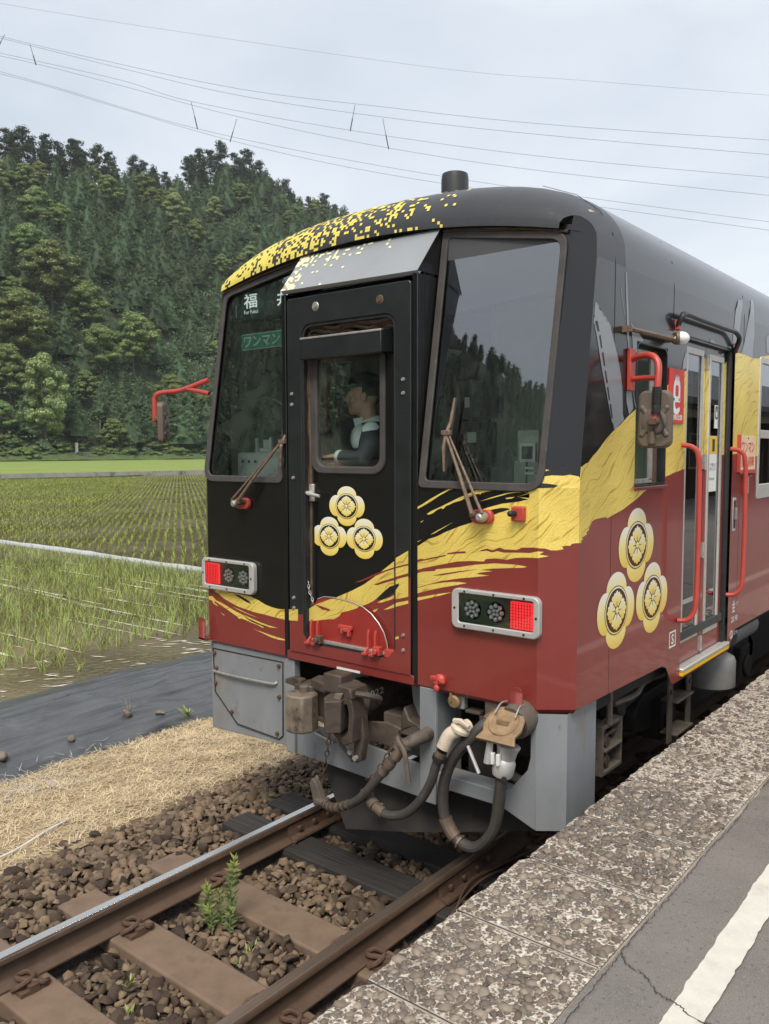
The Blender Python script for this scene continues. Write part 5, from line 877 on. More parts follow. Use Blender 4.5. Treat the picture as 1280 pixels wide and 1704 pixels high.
# handle
h = G().b2((-.318, .030, 1.965), (-.278, .048, 2.065)).obj('handle_plate', 'alu', door, bevel=.004)
G().tube([(-.30, .03, 2.015), (-.30, .0, 2.015), (-.285, -.005, 2.012), (-.20, -.004, 2.0)], [.011, .011, .011, .009], 8).obj('door_handle', 'alu', h)
dm = flatm(.048)
film('red_livery_film', [[(max(-.30, min(.325, a)), max(1.166, b)) for a, b in D['door_red']]], 'red_paint', .0012, parent=door, mapper=dm)
for p in D['door_gold']: film('gold_brush_film', [[(max(-.30, min(.325, a)), b) for a, b in p]], 'gold_film', .002, parent=door, mapper=dm)
for p in D['door_red_stroke']: film('red_brush_stroke', [[(max(-.30, min(.325, a)), b) for a, b in p]], 'red_paint', .0028, parent=door, mapper=dm)
film('black_brush_stroke', [[(max(-.30, min(.325, a)), b) for a, b in D['door_black'][0]]], 'black_film', .0028, parent=door, mapper=dm)
doormap = lambda x, z, off: Vector((x, .048 - off, z))
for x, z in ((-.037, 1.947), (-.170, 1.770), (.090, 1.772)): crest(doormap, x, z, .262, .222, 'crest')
# folded gangway plate with hinges
M['plate_red'] = mat('plate_red', (.30, .028, .022), .42, var=.12, vscale=5, dirt=((.16, .035, .025), .15, 9), coat=.2)
pl_ = G().prism(D['plate'], (0, .022, 0), (1, 0, 0), (0, 0, 1), (0, .006, 0)).obj('gangway_plate', 'plate_red', car, smooth=0)
film('gold_brush_film', [D['plate_gold']], 'gold_film', .0012, parent=pl_, mapper=flatm(.022)); film('red_brush_stroke', D['plate_red'], 'red_paint', .002, parent=pl_, mapper=flatm(.022))
G().tube([(a, .021, b) for a, b in D['plate'][4:15]], .0035, 6).obj('plate_edge', 'steel', pl_)
g = G().b2((-.31, .0, 1.152), (.31, .03, 1.175)).obj('hinge_bar', 'steel', pl_, bevel=.003); G().b2((.275, -.012, 1.15), (.335, .02, 1.195)).obj('bar_end', 'red_part', pl_, bevel=.003)
for x in (-.285, -.235, .145, .195):
    b = G().prism([(-.055, 0), (.0, 0), (.0, .10), (-.012, .125), (-.022, .10), (-.022, .03)], (x, .02, 1.158), (0, 1, 0), (0, 0, 1), (.013, 0, 0)).b2((x - .012, -.038, 1.150), (x + .025, .0, 1.160)).obj('hinge_bracket', 'red_part', pl_)
for x in (-.20, .235): G().b2((x - .022, -.035, 1.158), (x + .022, .0, 1.205)).cyl((x, -.052, 1.18), (x, -.03, 1.18), .016, n=10).obj('hinge_block', 'red_part' if x > 0 else 'clip_rust', pl_, bevel=.003)
G().b2((-.07, .0, 1.26), (.03, .02, 1.282)).b2((-.045, -.01, 1.235), (-.03, .015, 1.262)).b2((.005, -.01, 1.225), (.022, .015, 1.262)).b2((-.02, -.014, 1.25), (.012, .012, 1.27)).obj('plate_catch', 'red_part', pl_, bevel=.003)
def chain(name, P, r, m, parent):
    g = G(); P = bez(P, 14); acc, k, last = 0., 0, P[0]; st = r*4.2
    for p in P[1:]:
        if (p - last).length >= st:
            c = (p + last)/2; t = (p - last).normalized(); s_ = t.orthogonal().normalized(); s_ = s_ if k % 2 else t.cross(s_)
            g.tube([c + t*(st*.68*math.cos(a)) + s_*(r*1.5*math.sin(a)) for a in [2*math.pi*i/10 for i in range(10)]], r*.52, 5, closed=True); last = p; k += 1
    o = g.obj(name, m, parent); o['kind'] = 'stuff'; return o
chain('safety_chain', [(-.312, .018, 1.50), (-.300, .012, 1.45), (-.275, .012, 1.40), (-.268, .012, 1.37)], .004, 'alu', pl_)
# visor above the gangway, printed with gold squares
va, vb, vc, vd = Vector((-.505, .19, 3.405)), Vector((.492, .19, 3.402)), Vector((.496, -.016, 3.158)), Vector((-.478, -.016, 3.168))
g = G().add([va, vb, vc, vd], [(0, 1, 2, 3)]); th = Vector((0, .02, -.016)); g.add([p + th for p in (va, vb, vc, vd)] + [va, vb, vc, vd], [(0, 3, 2, 1), (4, 0, 1, 5), (5, 1, 2, 6), (6, 2, 3, 7), (7, 3, 0, 4)])
vis = g.obj('gangway_visor', 'silver_film', car, smooth=0)
G().add([vb + Vector((.001, 0, -.002)), vc + Vector((.001, 0, -.002)), (.493, .10, 3.16), (.493, .25, 3.16), (.493, .25, 3.40)], [(0, 1, 2, 3, 4)]).obj('visor_cheek', 'black_paint', vis, smooth=0); G().add([va + Vector((-.001, 0, -.002)), vd + Vector((-.001, 0, -.002)), (-.488, .10, 3.16), (-.488, .25, 3.16), (-.50, .25, 3.40)], [(0, 4, 3, 2, 1)]).obj('visor_cheek', 'black_paint', vis, smooth=0)
vis_map = lambda u, v: vd.lerp(vc, u).lerp(va.lerp(vb, u), v)
g = G(); rng = random.Random(12); nu, nv = 56, 18
def sq_add(g, ps, off):
    n = (ps[1] - ps[0]).cross(ps[3] - ps[0]).normalized()
    if n.y > 0: n = -n
    g.add([p + n*off for p in ps], [(0, 1, 2, 3)])
for i in range(nu):
    for j in range(nv):
        u, v = i/nu, j/nv; p = max(0, .42 - 1.9*u - (1 - v)*.18*(u > .10)) + (.34*max(0, 1 - u/.78) if v > .72 else 0) + .09*max(0, 1 - u/.6)
        if rng.random() < p: sq_add(g, [vis_map(u + a/nu*.95, v + b/nv*.95) for a, b in ((0, 0), (1, 0), (1, 1), (0, 1))], .0015)
M['pale_square'] = mat('pale_square', (.86, .80, .52), .5, var=.08, vscale=20)
o = g.obj('gold_square_print', 'pale_square', vis, smooth=0, fix=False); o['kind'] = 'stuff'
# ================================================================ lamps
M['red_lens'] = mat('red_lens', (.75, .02, .03), .35, var=.15, vscale=120); _b = M['red_lens'].node_tree.nodes['Principled BSDF']; _b.inputs['Emission Color'].default_value = (1, .035, .05, 1); _b.inputs['Emission Strength'].default_value = .45
M['lamp_back_reflection'] = mat('lamp_back_reflection', (.08, .115, .06), .5, var=.4, vscale=14)  # board behind the lamps, a green reflection painted into its colour
M['led_dome'] = mat('led_dome', (.88, .88, .86), .2, metal=.1, var=.3, vscale=160)
for s in (-1, 1):
    lp = G().frame(rrect(*sorted((s*.722, s*1.209))[:1], 1.379, sorted((s*.722, s*1.209))[1], 1.577, .034, 6), rrect(sorted((s*.764, s*1.178))[0], 1.411, sorted((s*.764, s*1.178))[1], 1.556, .012, 6), fy(-.036), .036).obj('lamp_housing', 'lamp_bezel', car, bevel=.006)
    G().b2((s*.76, -.012, 1.405), (s*1.182, -.004, 1.56)).obj('lamp_board', 'lamp_back_reflection', lp)
    rl_ = G().b2((s*1.052, -.026, 1.416), (s*1.174, -.012, 1.545)).obj('red_lamp', 'red_lens', lp, bevel=.003)
    g = G()
    for i in range(1, 8): g.b2((s*1.052 + s*.1215*i/8 - .0012, -.029, 1.418), (s*1.052 + s*.1215*i/8 + .0012, -.026, 1.543))
    for i in range(1, 9): g.b2((s*1.054, -.0285, 1.416 + .129*i/9 - .001), (s*1.172, -.026, 1.416 + .129*i/9 + .001))
    g.obj('lamp_grid', 'red_part', rl_, smooth=0)
    for x in (.832, .966):
        g = G()
        for k in range(12):
            a = 2*math.pi*k/8; q = .034 if k < 8 else .0135; rr__ = .0118 if k < 8 else .0092
            g.ball((s*x + q*math.cos(a if k < 8 else a*2 + .78), -.016, 1.478 + q*math.sin(a if k < 8 else a*2 + .78)), (rr__, .010, rr__), 8, 6)
        g.cyl((s*x, -.012, 1.478), (s*x, -.006, 1.478), .05, n=20); g.obj('white_lamp', 'led_dome', lp)
    ps = [Vector((s*x, -.031, z)) for x, z in ((.762, 1.409), (1.18, 1.409), (1.18, 1.558), (.762, 1.558))]; G().add(ps, [(0, 1, 2, 3)]).obj('lamp_glass', 'glass_lamp', lp, smooth=0)
    for x, z in ((.80, 1.566), (.965, 1.566), (1.13, 1.566), (.80, 1.395), (.965, 1.395), (1.13, 1.395), (.742, 1.48), (1.194, 1.48)): G().cyl((s*x, -.036, z), (s*x, -.0385, z), .006, n=8).obj('screw', 'dark_plastic', lp)
# ================================================================ wipers
def wiper(base, elbow, b0, b1, bo):
    w_ = G().tube(rquad_to3(base), .012, 8).obj('wiper', 'wiper_metal', car); return w_
def rquad_to3(p): return p
for (bx, bz, ex, ez, t, bt, s) in ((.887, 1.937, .667, 2.343, (.690, 2.517), (.667, 2.152), 1), (-.828, 1.936, -.482, 2.308, (-.430, 2.515), (-.490, 2.159), -1)):
    yb, ye = -.075, rake(ez) - .055
    w_ = G().tube([(bx - s*.02, yb, bz + .015), (bx + (ex - bx)*.5, (yb + ye)/2 - .008, bz + (ez - bz)*.5), (ex, ye, ez)], [.0115, .009, .0065], 8).obj('wiper', 'wiper_metal', car)
    G().tube([(bx + s*.035, yb, bz + .02), (ex + s*.02, ye, ez - .01)], [.008, .005], 7).obj('wiper_link', 'wiper_metal', w_)
    bl = G().tube([(t[0], rake(t[1]) - .035, t[1]), ((t[0]*2 + bt[0])/3 - .006, rake(t[1]) - .052, (t[1]*2 + bt[1])/3), (ex, ye + .01, ez), ((t[0] + 2*bt[0])/3 - .006, rake(2.2) - .05, (t[1] + 2*bt[1])/3), (bt[0], rake(bt[1]) - .035, bt[1])], [.006, .010, .011, .010, .006], 8).obj('wiper_blade', 'wiper_metal', w_)
    G().tube([(t[0], rake(t[1]) - .022, t[1]), (bt[0], rake(bt[1]) - .022, bt[1])], .006, 6).obj('wiper_rubber', 'rubber', bl)
    G().b2((ex - .02, ye - .012, ez - .012), (ex + .03, ye + .012, ez + .012)).obj('wiper_clip', 'wiper_metal', w_, bevel=.003)
    G().frame(rrect(bx - .062, bz - .034, bx + .062, bz + .034, .033, 6), rrect(bx - .01, bz - .004, bx + .01, bz + .004, .003, 6), fy(-.03), .03).obj('wiper_seat', 'red_part', w_, bevel=.006)
    G().rev([(.024, 0), (.024, .03), (.019, .05), (.012, .055)], (bx + s*.02, -.03, bz), (0, -1, 0), 14).obj('wiper_pivot', 'steel', w_); G().rev([(.018, 0), (.016, .045), (.009, .052)], (bx - s*.022, -.03, bz + .01), (0, -1, 0), 12).obj('wiper_nut', 'clip_rust', w_)
# socket box, red cock, corner steps
sb = G().b2((1.052, -.03, 1.925), (1.118, .0, 1.992)).obj('socket_box', 'red_part', car, bevel=.005); G().cyl((1.075, -.03, 1.962), (1.068, -.055, 1.962), .013, n=12).ball((1.066, -.058, 1.962), .015).obj('knob', 'dark_plastic', sb)
g = G().frame([(1.045, 1.915), (1.128, 1.915), (1.128, 2.0), (1.045, 2.0)], [(1.05, 1.92), (1.123, 1.92), (1.123, 1.995), (1.05, 1.995)], fy(-.004), .003); g.obj('socket_plate', 'gold_film', sb)
cck = G().rev([(.028, 0), (.032, .02), (.020, .03), (.018, .05)], (.641, 0, 1.092), (0, -1, 0), 14).obj('drain_cock', 'red_part', car); G().b2((.605, -.055, 1.098), (.64, -.03, 1.116)).b2((.65, -.05, 1.085), (.690, -.035, 1.10)).ball((.64, -.045, 1.055), (.018, .012, .02)).obj('cock_lever', 'red_part', cck, bevel=.003)
for s in (-1, 1):
    x0 = 1.075 if s > 0 else -1.225
    G().prism(rrect(x0, 1.0 if s > 0 else 1.045, x0 + .06, 1.145 if s > 0 else 1.19, [0, 0, .028, .028]), (0, -.055, 0), (1, 0, 0), (0, 0, 1), (0, .008, 0)).b2((x0, -.055, 1.0 if s > 0 else 1.045), (x0 + .075, .03, 1.012 if s > 0 else 1.057)).obj('corner_step', 'red_paint', car, bevel=.003)
# ================================================================ mirrors
def mirror(cx, cy, cz, wv, tubes, lean):
    mr_ = G().tube(bez(tubes[0], 7), .0165, 10).obj('mirror_arm', 'red_part', car)
    for t in tubes[1:]: G().tube(t, .0145, 10).obj('arm_brace', 'red_part', mr_)
    u = Vector(wv).normalized(); z = Vector((0, 0, 1)); n = u.cross(z); o = Vector((cx, cy, cz))
    mp_ = lambda p, d: o + u*p[0] + z*p[1] - n*d
    out = rrect(-.080, -.140, .080, .140, .038, 6); inn = [(a*.86, b*.92) for a, b in out]; g = G(); k = len(out)
    vs = [mp_(p, .03) for p in out] + [mp_(p, -.004) for p in out] + [mp_(p, -.016) for p in inn]
    g.add(vs, [(i, (i + 1) % k, k + (i + 1) % k, k + i) for i in range(k)] + [(k + i, k + (i + 1) % k, 2*k + (i + 1) % k, 2*k + i) for i in range(k)] + [tuple(range(2*k, 3*k)), tuple(reversed(range(k)))])
    for sx in (-1, 1):
        for sz in (-1, 1): g.tube([mp_((sx*.034, sz*.034 - .01), -.008), mp_((sx*.056, sz*.062 - .01), -.008)], [.017, .016], 10); g.ball(tuple(mp_((sx*.057, sz*.064 - .01), -.008)), .0175, 10, 7)
    g.rev([(.062, 0), (.060, .010), (.050, .014), (.030, .015), (.028, .021), (.0, .022)], mp_((0, -.01), -.013), n, 24)
    g.tube([mp_((-.008, -.06), -.018), mp_((-.008, -.118), -.018)], .019, 8)
    sh = g.obj('mirror_shell', 'mirror_plastic', mr_, smooth=40)
    ps = [mp_((a*.94, b*.96), .031) for a, b in out]; G().add(ps, [tuple(range(k))]).obj('mirror_glass', 'led_dome', sh, smooth=0)
    return mr_, mp_, n
mr_, mp_, nn = mirror(1.500, .575, 2.405, (1, .12, 0), [[(1.345, .655, 2.712), (1.40, .63, 2.722), (1.470, .60, 2.715), (1.508, .582, 2.67), (1.515, .560, 2.56), (1.508, .552, 2.40)], [(1.345, .655, 2.612), (1.43, .625, 2.612), (1.511, .573, 2.605)]], 0)
G().b2((1.331, .625, 2.555), (1.350, .69, 2.765)).obj('arm_plate', 'red_part', mr_, bevel=.004)
g = G(); r = random.Random(5)
for k in range(9): g.rev([(.0205 + r.uniform(0, .003), 0), (.0215, .014)], (1.514, .558 - .001*k, 2.56 - .0145*k), (0, 0, -1), 10)
g.obj('tape_wrap', 'dark_plastic', mr_); G().ball((1.505, .545, 2.392), (.03, .022, .022)).b2((1.488, .52, 2.38), (1.523, .545, 2.405)).obj('mirror_clamp', 'clip_rust', mr_)
G().tube(bez([(1.528, .545, 2.46), (1.545, .54, 2.41), (1.558, .54, 2.37), (1.54, .54, 2.335), (1.512, .545, 2.345), (1.502, .55, 2.39)], 6), .004, 5).obj('lead_wire', 'dark_plastic', mr_)
ml_, _, _ = mirror(-1.70, .06, 2.445, (-.72, .69, 0), [[(-1.335, .155, 2.722), (-1.55, .10, 2.662), (-1.70, .05, 2.648), (-1.752, .035, 2.62), (-1.757, .03, 2.56), (-1.757, .03, 2.46)], [(-1.335, .155, 2.632), (-1.50, .11, 2.668)]], 0)
G().tube([(-1.757, .03, 2.475), (-1.72, .05, 2.465)], .018, 8).tube([(-1.757, .03, 2.56), (-1.757, .03, 2.43)], .013, 8).obj('mirror_clamp', 'clip_rust', ml_)
# ================================================================ side: cab window, rods, marker lamp, handrails, doors, signs
g = G().frame(rrect(.75, 2.06, 1.19, 2.815, [.01, .01, .05, .05]), rrect(.758, 2.068, 1.182, 2.807, [.01, .01, .045, .045]), fx(1.332), .06); cw = g.obj('cab_window', 'frame_paint', car)
G().b2((1.275, .775, 2.09), (1.29, .80, 2.79)).b2((1.275, 1.06, 2.09), (1.29, 1.105, 2.79)).b2((1.275, .775, 2.765), (1.29, 1.1, 2.79)).b2((1.275, .775, 2.075), (1.29, 1.1, 2.10)).obj('sash', 'steel', cw, bevel=.002)
G().b2((1.270, 1.105, 2.07), (1.285, 1.18, 2.80)).obj('window_post', 'dirty_edge', cw)
G().add([(1.278, .76, 2.07), (1.278, 1.12, 2.07), (1.278, 1.12, 2.80), (1.278, .76, 2.80)], [(0, 1, 2, 3)]).obj('pane', 'glass_door', cw, smooth=0)
G().b2((1.29, .745, 2.045), (1.345, 1.20, 2.062)).obj('window_sill', 'red_paint', cw, bevel=.003)
G().tube([(1.365, .565, 2.853), (1.365, 1.145, 2.862)], .0135, 8).b2((1.33, .56, 2.838), (1.378, .575, 2.868)).obj('rain_strip', 'wiper_metal', car)
lm = G().rev([(.030, 0), (.036, .012), (.036, .03)], (1.372, 1.165, 2.868), (.55, .83, 0), 16).tube([(1.33, 1.17, 2.865), (1.37, 1.17, 2.865)], .02, 10).obj('marker_lamp', 'wiper_metal', car); G().ball((1.398, 1.203, 2.868), (.044, .05, .037), 16, 10).obj('lamp_lens', 'led_dome', lm)
G().tube(bez([(1.335, 1.30, 2.93), (1.365, 1.29, 2.99), (1.372, 1.34, 3.02), (1.372, 1.6, 3.02), (1.372, 2.1, 3.02), (1.372, 2.28, 3.02), (1.368, 2.38, 2.985), (1.335, 2.40, 2.90)], 6), .016, 8).obj('door_gutter', 'frame_paint', car)
G().b2((1.335, 1.282, 2.93), (1.36, 1.30, 2.985)).b2((1.335, 2.392, 2.90), (1.36, 2.41, 2.96)).obj('gutter_end', 'red_part', car)
for y0, y1, za, zb_ in ((1.44, 1.372, 2.285, 1.262), (2.37, 2.292, 2.262, 1.288)):
    G().tube(bez([(1.335, y0, za), (1.395, y0 + .01, za - .015), (1.425, y0 + .02, za - .075), (1.43, y0 + .03, za - .30), (1.43, y0 + .03, zb_ + .30), (1.425, y0 + .02, zb_ + .07), (1.39, y0 + .005, zb_), (1.335, y0 - .01, zb_ - .01)], 6), .0145, 10).obj('handrail', 'red_part', car)
# folding door
dr = thing('folding_door', '', ''); dr.parent = car; del dr['label']; del dr['category']
XD = 1.296
def leaf(y0, y1, p0, p1, pz0, pz1):
    g = G(); holed(g, [(y0, .955), (y1, .955), (y1, 2.915), (y0, 2.915)], [[(p0, pz0), (p1, pz0), (p1, pz1), (p0, pz1)]], lambda y, z: Vector((XD, y, z))); lf = g.obj('door_leaf', 'black_paint', dr, smooth=0)
    G().frame([(p0 - .028, pz0 - .035), (p1 + .028, pz0 - .035), (p1 + .028, pz1 + .035), (p0 - .028, pz1 + .035)], [(p0 + .004, pz0 + .004), (p1 - .004, pz0 + .004), (p1 - .004, pz1 - .004), (p0 + .004, pz1 - .004)], fx(XD + .008), .012).obj('pane_frame', 'alu', lf, bevel=.003)
    G().add([(XD - .004, p0, pz0), (XD - .004, p1, pz0), (XD - .004, p1, pz1), (XD - .004, p0, pz1)], [(0, 1, 2, 3)]).obj('pane', 'glass_side', lf, smooth=0)
    hl_ = [[(p0 - .001, p1 + .001, pz0, pz1)]]
    dmap = lambda u, z, off: Vector((XD + off, u, z))
    rects = [[(y0, .956), (y1, .956), (y1, pz0), (y0, pz0)], [(y0, pz0), (p0, pz0), (p0, 2.225), (y0, 2.225)], [(p1, pz0), (y1, pz0), (y1, 2.225), (p1, 2.225)]]
    for rc in rects: film('red_livery_film', [rc], 'red_paint', .0012, parent=lf, mapper=dmap)
    for rc in [[(y0, 2.222), (p0, 2.222), (p0, 2.80), (y0, 2.76)], [(p1, 2.222), (y1, 2.222), (y1, 2.84), (p1, 2.80)]]: film('gold_brush_film', [rc], 'gold_film', .0018, parent=lf, mapper=dmap)
    return lf
leaf(1.515, 1.935, 1.60, 1.86, 1.115, 2.835); leaf(1.94, 2.36, 2.035, 2.265, 1.10, 2.825)
g = G()
for z in (1.02, 1.62, 2.18, 2.80): g.b2((XD, 1.918, z - .045), (XD + .016, 1.957, z + .045)); g.cyl((XD + .014, 1.9375, z - .05), (XD + .014, 1.9375, z + .05), .009, n=8)
o = g.obj('hinges', 'steel', dr); o['kind'] = 'stuff'
G().b2((1.26, 2.365, .93), (1.318, 2.425, 2.92)).obj('door_rubber', 'rubber', dr, bevel=.008); G().b2((1.27, 1.50, .93), (1.30, 1.517, 2.92)).obj('door_rubber', 'rubber', dr)
G().b2((1.26, 1.50, 2.905), (1.325, 2.43, 2.93)).obj('door_header', 'frame_paint', dr)
st = G().b2((1.28, 1.50, .925), (1.352, 2.42, .948)).obj('door_step', 'alu', dr, bevel=.006); G().b2((1.30, 1.502, .900), (1.349, 2.418, .9245)).obj('step_edge', 'sign_yellow', st, bevel=.003)
# stickers and notices on the door panes
for (y0, y1, z0, z1, m) in ((1.60, 1.74, 2.36, 2.72, 'screen_dark'),):
    pass
def board(name, y0, y1, z0, z1, m, x=1.331, th=.012, parent=car, bev=.002): return G().b2((x, y0, z0), (x + th, y1, z1)).obj(name, m, parent, bevel=bev)
U_, V_ = (0, 1, 0), (0, 0, 1)
nb = board('boarding_notice', 1.605, 1.80, 2.30, 2.74, 'sign_white', XD - .03, .004, dr); board('notice_panel', 1.615, 1.79, 2.315, 2.66, 'notice_green' if 'notice_green' in M else 'interior_green', XD - .026, .002, nb, 0)
text('乗\n車\n口', (XD - .0235, 1.65, 2.335), U_, V_, .10, .30, 'sign_white', nb, bold=.01); text('▽', (XD - .0235, 1.655, 2.675), U_, V_, .08, .05, 'screen_dark', nb)
ys = board('door_sticker', 2.06, 2.215, 1.985, 2.345, 'sign_white', XD - .0035, .002, dr, 0); board('sticker_top', 2.062, 2.213, 2.23, 2.343, 'sign_yellow', XD - .0015, .001, ys, 0); board('pictogram', 2.115, 2.165, 2.245, 2.325, 'screen_dark', XD - .0004, .0006, ys, 0)
text('ドアが開くまで\nお待ちください', (XD - .001, 2.075, 2.12), U_, V_, .125, .05, 'screen_dark', ys); text('Please wait', (XD - .001, 2.075, 2.06), U_, V_, .10, .018, 'screen_dark', ys)
hs = board('hand_sticker', 2.155, 2.215, 2.395, 2.545, 'sign_white', XD - .0035, .002, dr, 0); board('hand_mark', 2.162, 2.208, 2.455, 2.538, 'screen_dark', XD - .0015, .001, hs, 0); G().prism([(0, 0), (.02, 0), (.022, .03), (.016, .035), (.012, .055), (.006, .055), (.006, .03), (-.004, .035), (-.006, .028)], (XD - .0002, 2.178, 2.468), U_, V_, (.0004, 0, 0)).obj('hand_print', 'sign_white', hs)
# red line sign with the e mark
es = board('line_sign', 1.205, 1.437, 2.405, 2.712, 'sign_red', 1.331, .010)
def epoly(fn): return [fn(p) for p in EP]
g = G(); ex, ez = 1.318, 2.560
def ring(g, o, i, x0, d): # flat ring
    n = len(o); vs = [Vector((x0, a, b)) for a, b in o] + [Vector((x0, a, b)) for a, b in i]; g.add(vs, [(k, (k + 1) % n, n + (k + 1) % n, n + k) for k in range(n - 1)] + [(n - 1, 0, n, 2*n - 1)])
# one stroke 'e': outer shape and two counters
outer = [(ex + a, ez + b) for a, b in [(.052, -.012), (.052, .052), (.046, .080), (.026, .094), (-.026, .094), (-.046, .080), (-.056, .05), (-.058, -.06), (-.046, -.092), (-.02, -.104), (.020, -.102), (.046, -.082), (.050, -.060), (.022, -.066), (.0, -.074), (-.022, -.066), (-.030, -.045), (-.030, -.034), (.052, -.034)]]
hole = [(ex + a, ez + b) for a, b in rrect(-.028, -.002, .024, .062, .016, 4)]
holed(g, outer, [hole], lambda y, z: Vector((1.3416, y, z)))
for q in (-.020, .002, .022): g.add([(1.3416, ex + q - .012, ez + .093), (1.3416, ex + q + .010, ez + .093), (1.3416, ex + q + .002, ez + .122)], [(0, 1, 2)])
g.obj('e_mark', 'sign_white', es, smooth=0)
g = G()
for q in (-.044, .036): g.add([(1.3422, ex + q - .006, ez - .026), (1.3422, ex + q + .008, ez - .026), (1.3422, ex + q + .008, ez - .012), (1.3422, ex + q - .006, ez - .012)], [(0, 1, 2, 3)])
g.obj('e_mark_lamp', 'black_film', es, smooth=0)
text('越美北線', (1.3416, 1.235, 2.424), U_, V_, .175, .034, 'sign_white', es, bold=.02)
# one man operation sign with holder and vent box
ws = board('one_man_sign', 2.565, 2.94, 2.115, 2.352, 'sign_cream', 1.336, .008); board('sign_holder', 2.53, 2.56, 2.10, 2.36, 'red_part', 1.331, .02, ws); board('sign_holder', 2.56, 2.95, 2.09, 2.114, 'red_part', 1.331, .02, ws); G().cyl((1.344, 2.75, 2.335), (1.346, 2.75, 2.335), .007, n=10).obj('hook_hole', 'dark_plastic', ws)
text('ワンマン', (1.3455, 2.595, 2.235), U_, V_, .31, .075, 'sign_red', ws, bold=.012); text('後乗前降', (1.3455, 2.595, 2.135), U_, V_, .31, .075, 'sign_red', ws, bold=.006)
vb_ = board('vent_box', 2.66, 2.86, 1.94, 2.07, 'red_paint', 1.331, .018)
for k in range(9): board('louvre', 2.70, 2.76, 1.952 + .0125*k, 1.958 + .0125*k, 'lamp_bezel', 1.349, .005, vb_, 0)
lk = board('lock_plate', 2.462, 2.53, 1.70, 1.93, 'alu', 1.331, .006); board('lock_slot', 2.475, 2.517, 1.72, 1.91, 'dark_plastic', 1.337, .002, lk, 0); board('lock_lever', 2.485, 2.508, 1.78, 1.86, 'steel', 1.339, .014, lk)
# small painted marks
bx = G().frame([(1.312, 1.105), (1.415, 1.105), (1.415, 1.20), (1.312, 1.20)], [(1.322, 1.114), (1.405, 1.114), (1.405, 1.191), (1.322, 1.191)], fx(1.3328), .0008).obj('s_mark', 'white_letter', car, smooth=0); text('S', (1.3328, 1.345, 1.122), U_, V_, .038, .06, 'white_letter', bx, bold=.03)
text('金', (1.3328, 2.515, 1.128), U_, V_, .075, .085, 'white_letter', car, bold=.01); text('フイ', (1.3328, 2.61, 1.165), U_, V_, .055, .03, 'white_letter', car, bold=.01); text('28.98', (1.3328, 2.50, 1.058), U_, V_, .15, .042, 'white_letter', car, bold=.01)
G().frame(ell(2.52, .975, .034, .03, 20), ell(2.52, .975, .027, .024, 20), fx(1.3328), .0008).obj('round_mark', 'white_letter', car, smooth=0); text('2', (1.3328, 2.505, .959), U_, V_, .03, .032, 'white_letter', car); text('2.10', (1.3328, 2.58, .965), U_, V_, .07, .024, 'white_letter', car)
# passenger windows
for y0, y1, z0, z1 in SIDE_HOLES[2:]:
    for s in (-1, 1):
        fxs = (lambda p, d, s=s: Vector((s*(1.338 - d), p[0], p[1])))
        w_ = G().frame(rrect(y0 - .03, z0 - .035, y1 + .03, z1 + .03, .02, 3), rrect(y0 + .012, z0 + .07, y1 - .012, z1 - .014, .012, 3), fxs, .03).obj('side_window', 'alu', car, bevel=.003)
        G().b2((s*1.322, y0, 2.34), (s*1.338, y1, 2.40)).obj('transom', 'alu', w_, bevel=.003)
        G().add([(s*1.324, y0, z0), (s*1.324, y1, z0), (s*1.324, y1, z1), (s*1.324, y0, z1)], [(0, 1, 2, 3)]).obj('pane', 'glass_side', w_, smooth=0)
# panel seams on the side
for y in (.47, 1.27, 2.62, 4.9, 7.1): G().tube([(1.3305, y, 1.03)] + [(secx(z) + .0005, y, z) for z in (2., 3.157, 3.3, 3.42, 3.52, 3.6)] if y not in (1.27, 2.62) else [(1.3305, y, 2.95 if y == 1.27 else 1.05)] + [(secx(z) + .0005, y, z) for z in (3.157, 3.3, 3.42, 3.52, 3.6)], .0016, 4).obj('panel_seam', 'black_film', car)
# roof: exhaust pipe and walkway board
G().tube([(.13, .86, 3.62), (.13, .86, 3.885), (.13, .86, 3.915)], [.083, .083, .078], 22).obj('exhaust_pipe', 'brow_paint', car); G().rev([(.072, 0), (.072, .004)], (.13, .86, 3.914), (0, 0, 1), 18).obj('pipe_mouth', 'dark_plastic', car)
G().prism([(.24, 3.700), (.86, 3.652), (.86, 3.672), (.24, 3.714)], (0, .92, 0), (1, 0, 0), (0, 0, 1), (0, .5, 0)).obj('roof_board', 'brow_paint', car, bevel=.003); G().b2((.32, .95, 3.62), (.36, 1.35, 3.70)).b2((.78, .95, 3.58), (.82, 1.35, 3.66)).obj('board_bracket', 'brow_paint', car)
# ================================================================ cab interior
cabi = thing('cab_interior', '', ''); cabi.parent = car; del cabi['label']; del cabi['category']
G().b2((-1.31, .22, 1.10), (1.31, 14, 1.15)).b2((-1.1, .07, 1.10), (1.1, .22, 1.15)).obj('floor', 'interior_dark', cabi); G().b2((-1.25, .35, 3.38), (1.25, 14, 3.40)).obj('ceiling', 'interior_cream', cabi)
G().b2((-1.31, 1.34, 1.15), (-.55, 1.38, 3.2)).obj('bulkhead', 'interior_dark', cabi); G().b2((.10, 1.34, 1.15), (1.29, 1.38, 3.2)).obj('bulkhead', 'interior_green', cabi)
G().b2((.50, 1.30, 1.15), (1.24, 1.335, 2.62)).obj('cab_cupboard', 'interior_green', cabi, bevel=.004); G().b2((.53, 1.24, 1.9), (.60, 1.30, 2.75)).obj('pipe_duct', 'interior_green', cabi)
